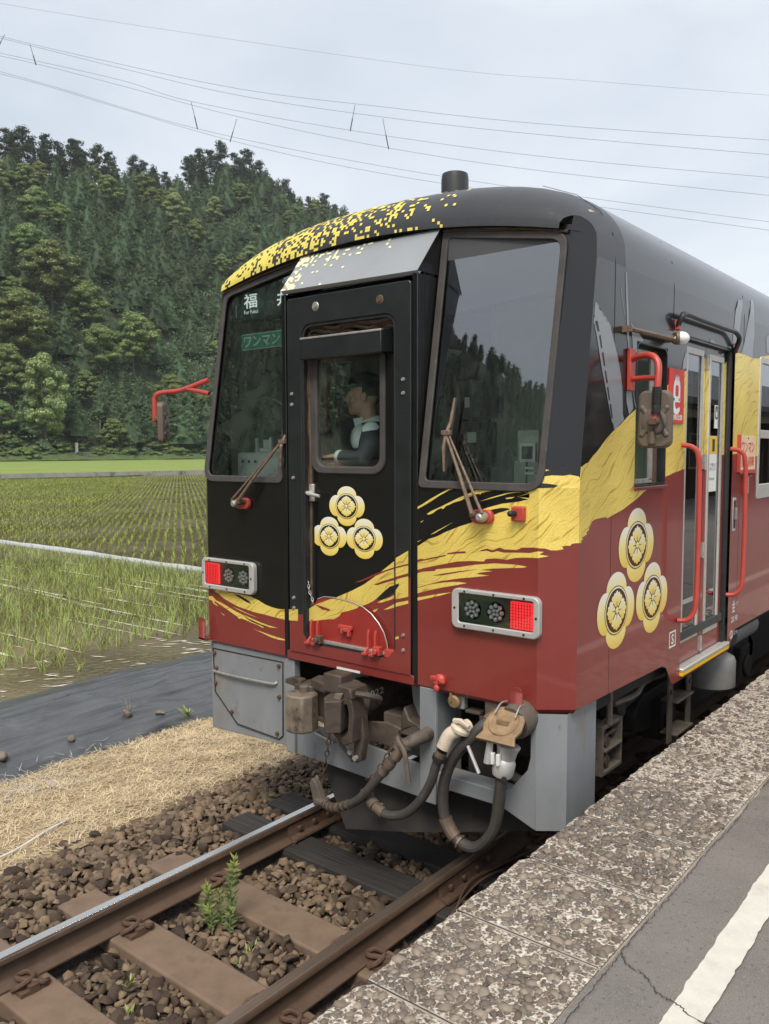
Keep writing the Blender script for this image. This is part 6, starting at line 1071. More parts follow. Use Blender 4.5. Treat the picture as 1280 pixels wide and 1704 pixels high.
# desk, switch box, panels by the right windscreen
G().b2((.40, .22, 1.15), (1.24, .62, 2.03)).b2((-1.24, .22, 1.15), (-.42, .62, 2.03)).obj('desk', 'interior_dark', cabi, bevel=.01)
G().b2((.34, .62, 2.44), (.52, .80, 2.80)).b2((.36, .60, 2.16), (.50, .76, 2.42)).obj('switch_box', 'dark_plastic', cabi, bevel=.008); G().b2((.37, .612, 2.50), (.40, .62, 2.56)).b2((.40, .594, 2.30), (.46, .60, 2.36)).obj('switch_label', 'machine', cabi)
g = G(); 
for x, z in ((.41, 2.24), (.45, 2.20), (.39, 2.30)): g.cyl((x, .60, z), (x, .575, z), .011, n=8)
g.obj('switch_knobs', 'steel', cabi)
G().b2((.84, .40, 2.03), (.96, .46, 2.36)).b2((.83, .38, 2.03), (.90, .47, 2.20)).obj('cab_post', 'interior_green', cabi, bevel=.004)
ca = G().b2((1.00, .14, 2.20), (1.085, .16, 2.29)).obj('card_frame', 'sign_white', cabi); G().b2((1.015, .132, 2.215), (1.07, .1395, 2.275)).obj('card_face', 'interior_dark', ca); G().b2((1.03, .14, 2.165), (1.08, .15, 2.175)).b2((1.03, .14, 2.14), (1.08, .15, 2.15)).obj('card_clip', 'machine', ca)
# grey roller shade drawn behind the top of the right windscreen
M['shade_cloth'] = mat('shade_cloth', (.075, .075, .082), .7, var=.05)
G().prism([(.515, 2.955), (1.20, 3.02), (1.20, 3.30), (.515, 3.40)], (0, .205, 0), (1, 0, 0), (0, 0, 1), (0, .006, 0)).obj('sun_shade', 'shade_cloth', cabi, smooth=0)
# destination box and one-man plate behind the left windscreen
db = G().b2((-1.215, .262, 3.10), (-.50, .36, 3.34)).obj('destination_box', 'screen_dark', cabi, bevel=.004)
M['lit_letter'] = mat('lit_letter', (.75, .8, .78), .5); _e = M['lit_letter'].node_tree.nodes['Principled BSDF']; _e.inputs['Emission Color'].default_value = (.85, 1, .95, 1); _e.inputs['Emission Strength'].default_value = .30
text('福', (-1.100, .2595, 3.168), (1, 0, 0), V_, .125, .092, 'lit_letter', db, bold=.012); text('井', (-.795, .2595, 3.155), (1, 0, 0), V_, .125, .092, 'lit_letter', db, bold=.012); text('For Fukui', (-1.098, .2595, 3.133), (1, 0, 0), V_, .13, .024, 'lit_letter', db)
G().b2((-1.18, .2595, 3.12), (-1.172, .261, 3.20)).obj('tube_lamp', 'machine', db)
op = G().b2((-1.023, .168, 2.888), (-.652, .173, 2.988)).obj('one_man_plate', 'sign_white', cabi, bevel=.002); G().b2((-1.017, .1655, 2.894), (-.658, .1678, 2.982)).obj('plate_face', 'sign_green', op)
text('ワンマン', (-1.0, .1650, 2.905), (1, 0, 0), V_, .325, .066, 'machine', op, bold=.02)
# ticket machine and a bent rail behind the left windscreen
tm = G().b2((-1.235, .30, 2.03), (-.84, .55, 2.245)).b2((-1.20, .42, 2.245), (-.88, .55, 2.275)).obj('fare_machine', 'machine', cabi, bevel=.012); G().b2((-1.165, .40, 2.24), (-1.145, .42, 2.34)).b2((-1.03, .40, 2.24), (-1.01, .42, 2.345)).b2((-1.12, .43, 2.25), (-1.05, .44, 2.33)).obj('ticket_slot', 'sign_white', tm, bevel=.003)
G().b2((-1.19, .296, 2.16), (-1.03, .2995, 2.21)).obj('machine_label', 'sign_white', tm)
for x in (-1.17, -1.11, -1.05): G().cyl((x, .2955, 2.185), (x, .290, 2.185), .009, n=8).obj('button', 'dark_plastic', tm)
G().tube(bez([(-1.28, .50, 2.40), (-1.25, .46, 2.50), (-1.15, .40, 2.58), (-1.0, .36, 2.60), (-.88, .36, 2.56), (-.80, .38, 2.47)], 6), .008, 6).obj('grab_loop', 'steel', cabi)
# left side wall seen through the door window: pale door with panes
lw = G(); holed(lw, [(.30, 1.15), (1.34, 1.15), (1.34, 3.15), (.30, 3.15)], [[(.92, 2.38), (1.17, 2.38), (1.17, 2.84), (.92, 2.84)]], lambda y, z: Vector((-1.29, y, z))); lw.obj('left_wall', 'interior_green', cabi, smooth=0)
G().b2((-1.285, .70, 2.372), (-1.25, 1.24, 2.388)).obj('window_bar', 'steel', cabi); G().b2((-1.287, 1.20, 1.2), (-1.25, 1.27, 3.1)).obj('wall_post', 'interior_brown', cabi)
G().b2((-.62, 1.10, 1.15), (-.56, 1.38, 3.2)).obj('bulkhead_post', 'interior_brown', cabi)
# saloon behind: seats in the far dark
for k in range(4):
    for s in (-1, 1): G().b2((s*.45, 3.4 + 2*k, 1.15), (s*1.25, 3.55 + 2*k, 2.25)).obj('seat_back', 'interior_brown', cabi, bevel=.02)
# ================================================================ below the floor: skirts, coupler, hoses
M['skirt_paint'] = mat('skirt_paint', (.225, .238, .25), .55, var=.14, vscale=4, dirt=[((.22, .19, .16), .26, 5), ((.16, .10, .065), .12, 13), ((.09, .055, .04), .05, 42)], stretch=(1, 1, .45), bump=(.08, 20, .004))
M['grimy_steel'] = mat('grimy_steel', (.125, .10, .082), .7, metal=.2, var=.3, vscale=9, dirt=[((.17, .12, .08), .18, 12), ((.03, .025, .02), .25, 7)], bump=(.2, 40, .004))
M['coupler_iron'] = mat('coupler_iron', (.085, .066, .052), .62, metal=.3, var=.3, vscale=11, dirt=[((.20, .15, .10), .14, 14), ((.035, .025, .02), .22, 9), ((.34, .28, .22), .02, 35)], bump=(.35, 35, .005))
M['coupler_worn'] = mat('coupler_worn', (.23, .185, .14), .6, metal=.25, var=.3, vscale=11, dirt=[((.055, .045, .038), .42, 9), ((.11, .065, .04), .16, 34)], bump=(.3, 35, .004))
M['hose_rubber'] = mat('hose_rubber', (.055, .049, .044), .55, var=.25, vscale=14, dirt=((.13, .10, .08), .14, 12))
M['hose_band'] = mat('hose_band', (.16, .115, .085), .55, metal=.4, var=.3, vscale=30)
M['cream_cast'] = mat('cream_cast', (.58, .49, .38), .55, var=.15, vscale=20, dirt=((.25, .17, .11), .2, 25))
M['bronze_cast'] = mat('bronze_cast', (.30, .20, .11), .6, metal=.3, var=.25, vscale=20, dirt=((.12, .08, .05), .25, 18))
M['under_dark'] = mat('under_dark', (.020, .017, .015), .8, var=.3, vscale=5, dirt=((.06, .045, .035), .2, 6))
M['tank_grey'] = mat('tank_grey', (.20, .195, .185), .55, var=.15, vscale=6, dirt=((.10, .08, .065), .2, 8))
UN = thing('underframe', '', ''); UN.parent = car; del UN['label']; del UN['category']
# left skirt with hatch
sk_ = G(); hatch = [(-1.165, .982), (-1.150, .70), (-.94, .528), (-.565, .512), (-.53, .54), (-.525, .992)]
sk_.prism([(-1.193, .452), (-.505, .482), (-.505, 1.02), (-1.193, 1.02)], (0, .018, 0), (1, 0, 0), (0, 0, 1), (0, .03, 0)); sk_.b2((-1.193, .048, .452), (-1.165, .40, 1.02)); skL = sk_.obj('left_skirt', 'skirt_paint', UN, bevel=.005)
G().prism(hatch, (0, .013, 0), (1, 0, 0), (0, 0, 1), (0, .0045, 0)).obj('hatch', 'skirt_paint', skL, bevel=.002)
g = G(); hp = [(x, .012, z) for x, z in hatch]
g.tube(hp + [hp[0]], .0042, 5); g.obj('hatch_gap', 'under_dark', skL)
G().tube(bez([(-1.16, .008, .835), (-1.0, -.006, .838), (-.75, -.008, .845), (-.60, -.002, .85), (-.575, .014, .862)], 5), .0085, 7).obj('hatch_rod', 'steel', skL)
for x, z in ((-1.145, .955), (-1.14, .76), (-.555, .965), (-.555, .775), (-.985, .60), (-.575, .545), (-1.13, .86)): G().cyl((x, .014, z), (x, -.002, z), .013, .011, n=8).obj('hatch_bolt', 'clip_rust', skL)
G().b2((-.500, .008, .455), (-.425, .06, 1.02)).obj('skirt_post', 'skirt_paint', UN, bevel=.004)
# right posts and frame
G().b2((.500, .002, .42), (.606, .012, 1.03)).b2((.595, .012, .47), (.606, .24, 1.03)).obj('skirt_post', 'skirt_paint', UN, bevel=.004)
gus = [(1.183, 1.02), (1.183, .452), (1.165, .455), (1.0, .515), (1.0, .60), (1.04, .615), (1.135, .735), (1.150, .80), (1.150, 1.02)]
skR = G().prism(gus, (0, .004, 0), (1, 0, 0), (0, 0, 1), (0, .02, 0)).obj('right_skirt', 'skirt_paint', UN, bevel=.004)
G().add([(1.183, .004, 1.02), (1.183, .004, .452), (1.30, .085, .455), (1.30, .085, 1.02)], [(0, 1, 2, 3)]).add([(1.30, .085, 1.02), (1.30, .085, .455), (1.30, .40, .47), (1.30, .40, 1.02)], [(0, 1, 2, 3)]).obj('skirt_return', 'skirt_paint', skR, smooth=0)
G().b2((.606, .008, .515), (1.01, .13, .592)).obj('frame_bar', 'skirt_paint', UN, bevel=.005)
# lower beam plates between the posts
G().prism([(-.425, .455), (.50, .425), (.50, .60), (-.425, .66)], (0, .025, 0), (1, 0, 0), (0, 0, 1), (0, .02, 0)).obj('beam_plate', 'skirt_paint', UN, bevel=.004)
G().prism([(-.42, .655), (.50, .60), (.50, .70), (.2, .75), (-.1, .70), (-.42, .735)], (0, .10, 0), (1, 0, 0), (0, 0, 1), (0, .02, 0)).obj('beam_plate', 'grimy_steel', UN, bevel=.004)
G().tube([(-.235, .02, .63), (-.235, -.012, .625), (-.10, -.012, .60), (-.10, .02, .597)], .0075, 7).obj('beam_handle', 'steel', UN)
# snow plough plates
pl0 = G()
pl0.add([(-.30, .10, .43), (.0, -.02, .125), (.02, .02, .125), (.02, .25, .43)], [(0, 1, 2, 3)]).add([(.0, -.02, .125), (.42, .06, .20), (.55, .20, .43), (-.30, .10, .43)], [(0, 1, 2, 3)]).add([(.42, .06, .20), (1.12, .20, .36), (1.15, .3, .50), (.55, .20, .43)], [(0, 1, 2, 3)])
pl0.obj('plough_plate', 'under_dark', UN, smooth=0)
G().tube([(.10, .02, .35), (.20, -.03, .33)], .010, 7).tube([(.20, -.03, .33), (.27, -.02, .33)], .016, 8).obj('plough_bolt', 'steel', UN)
# dark floor frame
G().b2((-1.25, .25, .92), (1.25, 15.8, 1.02)).obj('floor_frame', 'under_dark', UN); G().b2((-1.0, .55, .45), (1.0, .62, .95)).obj('cross_beam', 'under_dark', UN)
G().b2((-.95, 4.2, .35), (1.0, 8.4, .95)).obj('engine_block', 'under_dark', UN)
# hanging brackets under the sill
for x in (-.10, .36):
    G().prism([(-.09, .09), (.09, .09), (.09, .035), (.075, .03), (.055, -.15), (-.05, -.16), (-.075, .03), (-.09, .035)], (x - .02 + .07, .15, .94), (1, 0, 0), (0, 0, 1), (0, .10, 0)).obj('hanger_bracket', 'skirt_paint', UN, bevel=.005)
# ---------------------------------------------------------------- knuckle coupler
cp = thing('coupler', '', ''); cp.parent = car; del cp['label']; del cp['category']
G().prism(rrect(-.085, -.095, .085, .095, .05, 4), (.03, -.12, .87), (1, 0, 0), (0, 0, 1), (0, .95, 0)).obj('shank', 'coupler_iron', cp, smooth=40)
text('2022', (.1165, .02, .885), (0, 1, 0), V_, .16, .035, 'white_letter', cp)
# head block with its throat
g = G().prism([(-.20, -.02), (-.20, .10), (-.08, .15), (.13, .15), (.17, .05), (.22, -.10), (.16, -.16), (.10, -.10), (.06, .02), (-.06, .04), (-.10, -.02)], (0, -.20, .80), (1, 0, 0), (0, 1, 0), (0, 0, .17)); g.obj('head', 'coupler_iron', cp, bevel=.006)
kn = G().prism([(-.095, -.07), (-.06, -.105), (.0, -.115), (.055, -.095), (.075, -.04), (.06, .03), (-.06, .06), (-.10, .0)], (-.105, -.215, .735), (1, 0, 0), (0, 1, 0), (0, 0, .205)).obj('knuckle', 'coupler_worn', cp, bevel=.010)
G().b2((-.225, -.255, .75), (-.21, -.15, .905)).obj('knuckle_plate', 'grimy_steel', kn, bevel=.004)
G().rev([(.028, 0), (.028, .03), (.018, .036)], (-.12, -.22, .94), (0, 0, 1), 14).obj('knuckle_pin', 'grimy_steel', kn); G().prism([(0, 0), (.0, .03), (-.07, .035), (-.12, .02), (-.12, -.005), (-.05, -.01)], (-.18, -.19, .955), (1, 0, 0), (0, 0, 1), (0, .05, 0)).obj('pin_ear', 'coupler_iron', kn, bevel=.006); G().b2((-.265, -.22, .745), (-.225, -.18, .80)).obj('pin_ear', 'coupler_iron', kn, bevel=.006)
G().prism([(-.065, -.05), (.06, -.05), (.06, .055), (-.06, .06)], (.085, -.17, .965), (1, 0, 0), (0, 1, 0), (0, 0, .105)).obj('lock_housing', 'coupler_iron', cp, bevel=.009)
G().prism([(-.02, -.06), (-.15, -.03), (-.17, .05), (-.06, .08), (.02, .05)], (.05, -.16, .955), (1, 0, 0), (0, 1, 0), (0, 0, .055)).obj('lock_web', 'coupler_iron', cp, bevel=.008)
# guard arm, hollow horn facing the left
go = [(-.005, .13), (.085, .150), (.105, .06), (.095, -.10), (.045, -.125), (-.05, -.065), (-.062, -.02)]; gi = [(.012, .085), (.062, .098), (.074, .05), (.066, -.06), (.040, -.082), (-.010, -.045), (-.022, -.012)]
ga = G().frame(go, gi, lambda p, d: Vector((.165 + p[0], -.27 + d + .10*max(0, p[0]), .845 + p[1])), .10).obj('guard_arm', 'coupler_iron', cp, bevel=.005)
G().prism(gi, (.165, -.19, .845), (1, 0, 0), (0, 0, 1), (0, .02, 0)).obj('arm_hollow', 'under_dark', ga)
G().prism([(.0, .145), (.055, .155), (-.035, -.06), (-.072, -.05)], (.160, -.285, .85), (1, 0, 0), (0, 0, 1), (0, .014, 0)).obj('arm_lip', 'coupler_worn', ga, bevel=.004)
G().prism([(-.03, 0), (.10, 0), (.09, .055), (-.005, .06)], (.165, -.265, .975), (1, 0, 0), (0, 0, 1), (0, .13, 0)).obj('arm_head', 'coupler_iron', ga, bevel=.008)
for x_, z_ in ((.20, .67), (.235, .645)): G().cyl((x_, -.195, z_), (x_, -.215, z_), .014, n=10).obj('drop_pin', 'steel', cp)
G().rev([(.105, 0), (.112, .02), (.112, .05), (.10, .06)], (.03, -.02, .87), (0, 1, 0), 20).obj('shank_collar', 'grimy_steel', cp)
G().tube(bez([(.26, -.23, 1.00), (.32, -.19, .99), (.335, -.13, .965), (.31, -.10, .94)], 5), .017, 8).obj('collar_ring', 'coupler_iron', cp)
# uncoupling lever hanging below
G().prism([(-.035, .16), (.04, .17), (.055, .02), (.03, -.11), (.0, -.125), (-.02, -.11), (-.015, .0), (-.06, -.02), (-.065, .03)], (.225, -.19, .735), (1, 0, 0), (0, 0, 1), (0, .05, 0)).obj('lock_drop', 'coupler_iron', cp, bevel=.006)
G().tube([(-.05, -.10, .715), (.17, -.15, .60)], .011, 7).obj('lift_rod', 'grimy_steel', cp)
chain('coupler_chain', [(-.02, -.10, .80), (-.055, -.08, .74), (-.09, -.06, .62), (-.125, -.05, .48), (-.155, -.06, .345), (-.13, -.10, .31)], .0075, 'clip_rust', cp)
chain('coupler_chain', [(.37, -.02, .735), (.33, -.03, .66), (.28, -.045, .57), (.225, -.06, .49), (.17, -.07, .47)], .0075, 'clip_rust', cp)
# cross bars right of the coupler
G().b2((.16, .12, .71), (.46, .26, .80)).obj('cushion_beam', 'grimy_steel', cp, bevel=.01); G().prism([(.0, .0), (.13, .0), (.13, .10), (.06, .12), (.02, .19), (.0, .12)], (.33, .06, .69), (1, 0, 0), (0, 0, 1), (0, .10, 0)).obj('cushion_block', 'coupler_iron', cp, bevel=.01)
br = G().b2((.40, -.05, .772), (.50, .06, .784)).b2((.40, -.05, .70), (.412, .06, .784)).obj('hose_bracket', 'coupler_iron', UN, bevel=.002)
# ---------------------------------------------------------------- hoses
def hose(P, r, name, bands, cuff=None):
    P = bez(P, 9); h_ = G().tube(P, r, 12).obj(name, 'hose_rubber', UN)
    for a, b, k in bands:
        i0, i1 = int(a*(len(P) - 1)), int(b*(len(P) - 1)); G().tube(P[i0:i1 + 1], r*k, 12).obj('hose_band', 'hose_band', h_)
    return h_
# main air hose, low on the left, ending in a glad hand by the rail
h1 = hose([(.50, -.16, .735), (.45, -.19, .655), (.38, -.215, .565), (.28, -.225, .445), (.17, -.22, .375), (.07, -.21, .335), (-.02, -.20, .345)], .0235, 'brake_hose', [(0, .10, 1.25), (.14, .20, 1.22), (.23, .27, 1.15), (.62, .64, 1.12), (.68, .70, 1.12), (.74, .76, 1.12), (.80, .82, 1.12), (.86, .88, 1.12), (.92, 1, 1.15)])
G().prism([(0, -.03), (.05, -.03), (.06, .02), (.02, .10), (-.01, .12), (-.03, .09), (-.01, .03)], (-.06, -.22, .345), (1, 0, 0), (0, 0, 1), (0, .04, 0)).tube([(-.035, -.19, .40), (-.07, -.18, .47)], .010, 7).b2((-.03, -.24, .34), (.02, -.17, .365)).obj('glad_hand', 'grimy_steel', h1, bevel=.008)
vlv = G().tube([(.50, -.14, .755), (.56, -.04, .79), (.56, .08, .80)], [.032, .036, .036], 12).rev([(.042, -.02), (.046, 0), (.042, .03)], (.50, -.14, .75), (-.5, -.3, -.6), 14).obj('angle_cock', 'grimy_steel', UN); G().tube(bez([(.485, -.165, .80), (.51, -.19, .79), (.555, -.20, .745), (.575, -.205, .66), (.585, -.205, .60)], 5), [.013]*21, 7).obj('cock_handle', 'grimy_steel', vlv)
# second hose from the cream elbow, ending in a stub by the plough
h2 = hose([(.775, -.19, .80), (.748, -.195, .735), (.715, -.20, .63), (.64, -.20, .51), (.545, -.20, .425), (.44, -.20, .395), (.36, -.195, .415)], .0235, 'brake_hose', [(0, .08, 1.2), (.88, 1, 1.22)])
G().tube([(.36, -.195, .415), (.31, -.18, .435), (.28, -.16, .46)], [.034, .03, .026], 12).b2((.255, -.19, .44), (.30, -.15, .475)).obj('hose_tail', 'grimy_steel', h2)
el = G().tube(bez([(.782, -.19, .82), (.81, -.175, .885), (.852, -.15, .915), (.87, -.10, .925)], 5), .034, 14).rev([(.05, 0), (.053, .015), (.045, .03)], (.852, -.15, .905), (.3, .2, .9), 14).obj('air_elbow', 'cream_cast', UN); G().tube([(.83, -.16, .955), (.87, -.17, .965), (.925, -.18, .95)], [.016, .014, .010], 7).obj('elbow_lug', 'cream_cast', el); G().tube([(.905, -.16, .85), (.975, -.17, .735)], .009, 7).obj('elbow_lever', 'alu', el)
G().tube([(.765, -.19, .775), (.758, -.192, .755)], .036, 12).obj('elbow_nut', 'dark_plastic', el)
# thick jumper cable loop
h3 = hose([(.985, -.02, .985), (.955, -.10, .945), (.90, -.125, .875), (.80, -.125, .755), (.742, -.125, .60), (.752, -.125, .44), (.835, -.125, .345), (.94, -.125, .348), (1.03, -.125, .46), (1.06, -.125, .62), (1.072, -.125, .75)], .0285, 'jumper_cable', [(0, .08, 1.2), (.50, .58, 1.22), (.60, .62, 1.3)])
jb = G().b2((.885, .02, .93), (1.03, .12, 1.02)).obj('cable_box', 'grimy_steel', UN, bevel=.006)
pg = G().rev([(.046, 0), (.052, .02), (.052, .07), (.044, .085), (.048, .12), (.058, .15)], (1.072, -.125, .735), (.18, .10, 1), 16).obj('jumper_plug', 'alu', h3)
G().tube([(1.035, -.17, .90), (1.025, -.175, .80)], [.016, .020], 8).ball((1.037, -.165, .915), .019).obj('plug_lever', 'alu', pg); G().b2((1.045, -.185, .80), (1.062, -.165, .855)).b2((1.075, -.187, .80), (1.092, -.167, .855)).obj('plug_key', 'sign_white', pg, bevel=.003); G().cyl((1.115, -.175, .745), (1.118, -.185, .745), .012, n=10).obj('plug_screw', 'dark_plastic', pg)
# socket with hinged lid
so_ = G().rev([(.080, 0), (.085, .03), (.08, .10), (.06, .16)], (1.10, -.07, .975), (.1, 1, .25), 20).obj('jumper_socket', 'grimy_steel', UN)
g = G(); q = Matrix.Rotation(R(-52), 3, 'X'); c0 = Vector((1.085, -.135, .99)); out = [(-.105, -.105), (.105, -.105), (.085, -.06), (.10, -.02), (.092, .04), (.06, .085), (.0, .10), (-.06, .085), (-.092, .04), (-.10, -.02), (-.085, -.06)]
ux, vz = q @ Vector((1, 0, 0)), q @ Vector((0, 0, 1)); nz = q @ Vector((0, 1, 0))
ld = g.prism(out, c0, ux, vz, nz*.018).obj('socket_lid', 'bronze_cast', so_, bevel=.005); G().rev([(.078, 0), (.074, .006), (.070, .003), (.0, .004)], c0 + vz*.005, -nz, 24).b2(tuple(c0 - nz*.012 - Vector((.03, .008, .012))), tuple(c0 - nz*.004 + Vector((.03, .008, .012)))).obj('lid_boss', 'bronze_cast', ld)
for sx in (-1, 1): G().tube(bez([c0 + ux*(sx*.055) + vz*.03 - nz*.02, c0 + ux*(sx*.05) + vz*.09 - nz*.02, c0 + ux*(sx*.045) + vz*.13 + nz*.01], 4), .004, 6).obj('lid_spring', 'steel', ld)
G().b2((.66, .035, .945), (.755, .075, 1.02)).obj('small_socket', 'skirt_paint', UN, bevel=.006); G().rev([(.036, 0), (.036, .02), (.028, .026)], (.705, .034, .985), (0, -1, -.1), 14).b2((.69, .0, .985), (.70, .03, 1.03)).obj('small_cap', 'bronze_cast', UN)
# bracket and pipes in the dark behind
G().b2((.77, .02, .94), (.87, .09, .955)).b2((.855, .02, .84), (.87, .09, .955)).obj('pipe_bracket', 'coupler_iron', UN, bevel=.003)
G().tube(bez([(.84, .12, .83), (.92, .12, .825), (.965, .12, .79), (.965, .12, .71), (.985, .12, .645), (1.05, .12, .62), (1.25, .12, .57)], 6), .024, 10).obj('air_pipe', 'grimy_steel', UN); G().b2((.70, .16, .55), (.86, .28, .84)).b2((1.0, .14, .74), (1.14, .26, .86)).obj('junction_box', 'under_dark', UN, bevel=.006)
# ---------------------------------------------------------------- running gear and tanks seen along the platform side
def wheelset(y):
    for s in (-1, 1): G().rev([(.43, -.02), (.445, .0), (.40, .012), (.38, .05), (.36, .065), (.15, .05), (.09, .10), (.0, .10)], (s*.535, y, .43), (s, 0, 0), 36).obj('wheel', 'under_dark', UN)
    G().cyl((-.55, y, .43), (.55, y, .43), .07, n=12).obj('axle', 'under_dark', UN)
for y in (2.1, 3.9, 12.2, 14.0): wheelset(y)
for s in (-1, 1):
    for yb in (3.0, 13.1):
        G().prism([(-1.35, .10), (-1.2, .20), (-.5, .20), (-.3, .0), (.3, .0), (.5, .20), (1.2, .20), (1.35, .10), (1.35, -.02), (1.1, -.06), (.6, .02), (.35, -.14), (-.35, -.14), (-.6, .02), (-1.1, -.06), (-1.35, -.02)], (s*.92, yb, .46), (0, 1, 0), (0, 0, 1), (s*.08, 0, 0)).obj('bogie_frame', 'under_dark', UN, bevel=.01)
        for q in (-.9, .9): G().b2((s*.88, yb + q - .13, .31), (s*1.06, yb + q + .13, .60)).cyl((s*1.06, yb + q, .43), (s*1.09, yb + q, .43), .09, n=14).obj('axle_box', 'under_dark', UN, bevel=.01)
        for q in (-.28, .28): G().rev([(.07, 0), (.085, .05), (.07, .1), (.085, .15), (.07, .2), (.085, .25), (.07, .3)], (s*.98, yb + q, .62), (0, 0, 1), 12).obj('spring', 'under_dark', UN)
# ladder step, round air tank, valves
ld_ = UN
for y in (1.66, 2.0): G().b2((1.20, y, .41), (1.215, y + .07, .88)).obj('step_post', 'grimy_steel', UN, bevel=.003)
for z in (.66, .45): G().b2((1.14, 1.72, z), (1.25, 2.02, z + .015)).obj('step_tread', 'grimy_steel', UN, bevel=.003)
for y in (1.69, 2.03): G().cyl((1.215, y, .82), (1.228, y, .82), .016, n=8).cyl((1.215, y, .74), (1.228, y, .74), .016, n=8).obj('step_bolt', 'clip_rust', ld_)
tk = G().rev([(.155, 0), (.175, .02), (.175, .20), (.165, .225), (.12, .25)], (1.16, 2.62, .56), (0, 0, 1), 26).obj('air_spring', 'tank_grey', UN); G().prism([(-.13, 0), (.13, 0), (.10, .13), (-.06, .13)], (1.10, 2.62, .81), (0, 1, 0), (0, 0, 1), (.12, 0, 0)).obj('spring_bracket', 'tank_grey', tk, bevel=.005)
G().tube([(1.13, 3.02, .86), (1.13, 3.6, .86)], .105, 18).obj('side_reservoir', 'tank_grey', UN)
vb2 = G().frame([(.62, .53), (.88, .53), (.88, .80), (.62, .80)], [(.64, .55), (.86, .55), (.86, .78), (.64, .78)], lambda p, d: Vector((1.18 + d, p[0], p[1])), .06).b2((1.12, .60, .56), (1.18, .80, .78)).b2((1.18, .64, .66), (1.25, .86, .672)).obj('valve_rack', 'grimy_steel', UN, bevel=.003)
for z in (.60, .70): G().cyl((1.19, .70, z), (1.235, .70, z), .03, n=12).tube([(1.21, .62, z + .02), (1.21, .86, z + .03)], .010, 6).obj('valve', 'coupler_iron', UN)
G().rev([(.055, 0), (.075, .03), (.075, .07), (.05, .09), (.05, .5)], (1.10, 1.02, .76), (-.1, 1, .02), 18).obj('air_motor', 'under_dark', UN); G().tube([(1.24, .70, .80), (1.24, .70, .98)], .018, 8).tube(bez([(1.22, .8, .88), (1.22, 1.1, .86), (1.20, 1.3, .89), (1.20, 1.6, .87)], 5), .016, 7).tube(bez([(1.18, .7, .93), (1.20, 1.0, .95), (1.20, 1.25, .94)], 5), .014, 7).obj('air_pipe', 'grimy_steel', UN)
# ================================================================ the driver, standing behind the gangway door
M['skin'] = mat('skin', (.64, .41, .28), .55, var=.08, vscale=20)
M['uniform'] = mat('uniform', (.022, .026, .034), .8, var=.15, vscale=25, bump=(.2, 120, .003))
M['shirt'] = mat('shirt', (.74, .82, .76), .7, var=.05)
M['cap_cloth'] = mat('cap_cloth', (.014, .018, .026), .7, var=.1)
M['cap_green'] = mat('cap_green', (.05, .36, .24), .7, var=.15, vscale=80)
M['hair'] = mat('hair', (.02, .018, .017), .7, var=.2, vscale=60)
dv = thing('person', 'driver in dark uniform, pale shirt collar and green brimmed cap seen through the door window', 'person')
FW = Vector((-.80, -.60, 0)); RT = Vector((-.60, .80, 0)); UP = Vector((0, 0, 1))     # facing; RT = away from camera
HC = Vector((-.262, .455, 2.585))
def hp(f, r_, u): return HC + FW*f + RT*r_ + UP*u
g = G()
# skull, jaw, nose, brow, lips, ears, neck
def eball(c, rf, rr, ru, n=16, m=12):
    t = G().ball((0, 0, 0), (rf, rr, ru), n, m); g.add([c + FW*v[0] + RT*v[1] + UP*v[2] for v in t.v], t.f)
eball(hp(-.012, 0, .03), .096, .076, .10); eball(hp(.018, 0, -.045), .068, .060, .075); eball(hp(.062, 0, -.092), .026, .026, .024); eball(hp(.045, 0, -.06), .042, .045, .05)
g.tube([hp(.082, 0, .018), hp(.098, 0, -.012), hp(.104, 0, -.030)], [.010, .013, .015], 8); eball(hp(.090, 0, -.036), .014, .019, .011)
eball(hp(.070, 0, .028), .024, .052, .012); eball(hp(.080, 0, -.060), .014, .022, .008); eball(hp(.077, 0, -.073), .014, .020, .008)
for s in (-1, 1): eball(hp(.062, s*.034, .006), .016, .016, .011); eball(hp(.050, s*.045, -.025), .03, .022, .026); eball(hp(-.012, s*.078, -.012), .018, .010, .030); eball(hp(-.006, s*.083, -.012), .020, .006, .026)
g.tube([hp(-.02, 0, -.05), hp(-.035, 0, -.12), hp(-.055, 0, -.19)], [.056, .053, .062], 14)
# trunk and limbs (skin under the clothes)
TC = hp(-.075, 0, 0); zc0 = TC.z
def tp(f, r_, z): return Vector((TC.x, TC.y, 0)) + FW*f + RT*r_ + UP*z
FLOOR = 1.151
g.tube([tp(0, 0, 2.42), tp(.0, 0, 2.30), tp(.01, 0, 2.10), tp(0, 0, 1.92), tp(0, 0, 1.84)], [.09, .135, .13, .125, .12], 16)
SH = {s: tp(0, s*.185, 2.355) for s in (-1, 1)}
NEAR = {'sh': SH[-1], 'el': tp(.06, -.27, 2.20), 'wr': Vector((-.300, .262, 2.222))}
FAR = {'sh': SH[1], 'el': tp(.02, .26, 2.10), 'wr': tp(.22, .20, 2.06)}
for a in (NEAR, FAR): g.tube([tp(0, 0, 2.34), a['sh'], a['sh'].lerp(a['el'], .5), a['el'], a['el'].lerp(a['wr'], .5), a['wr']], [.06, .058, .045, .040, .036, .026], 12)
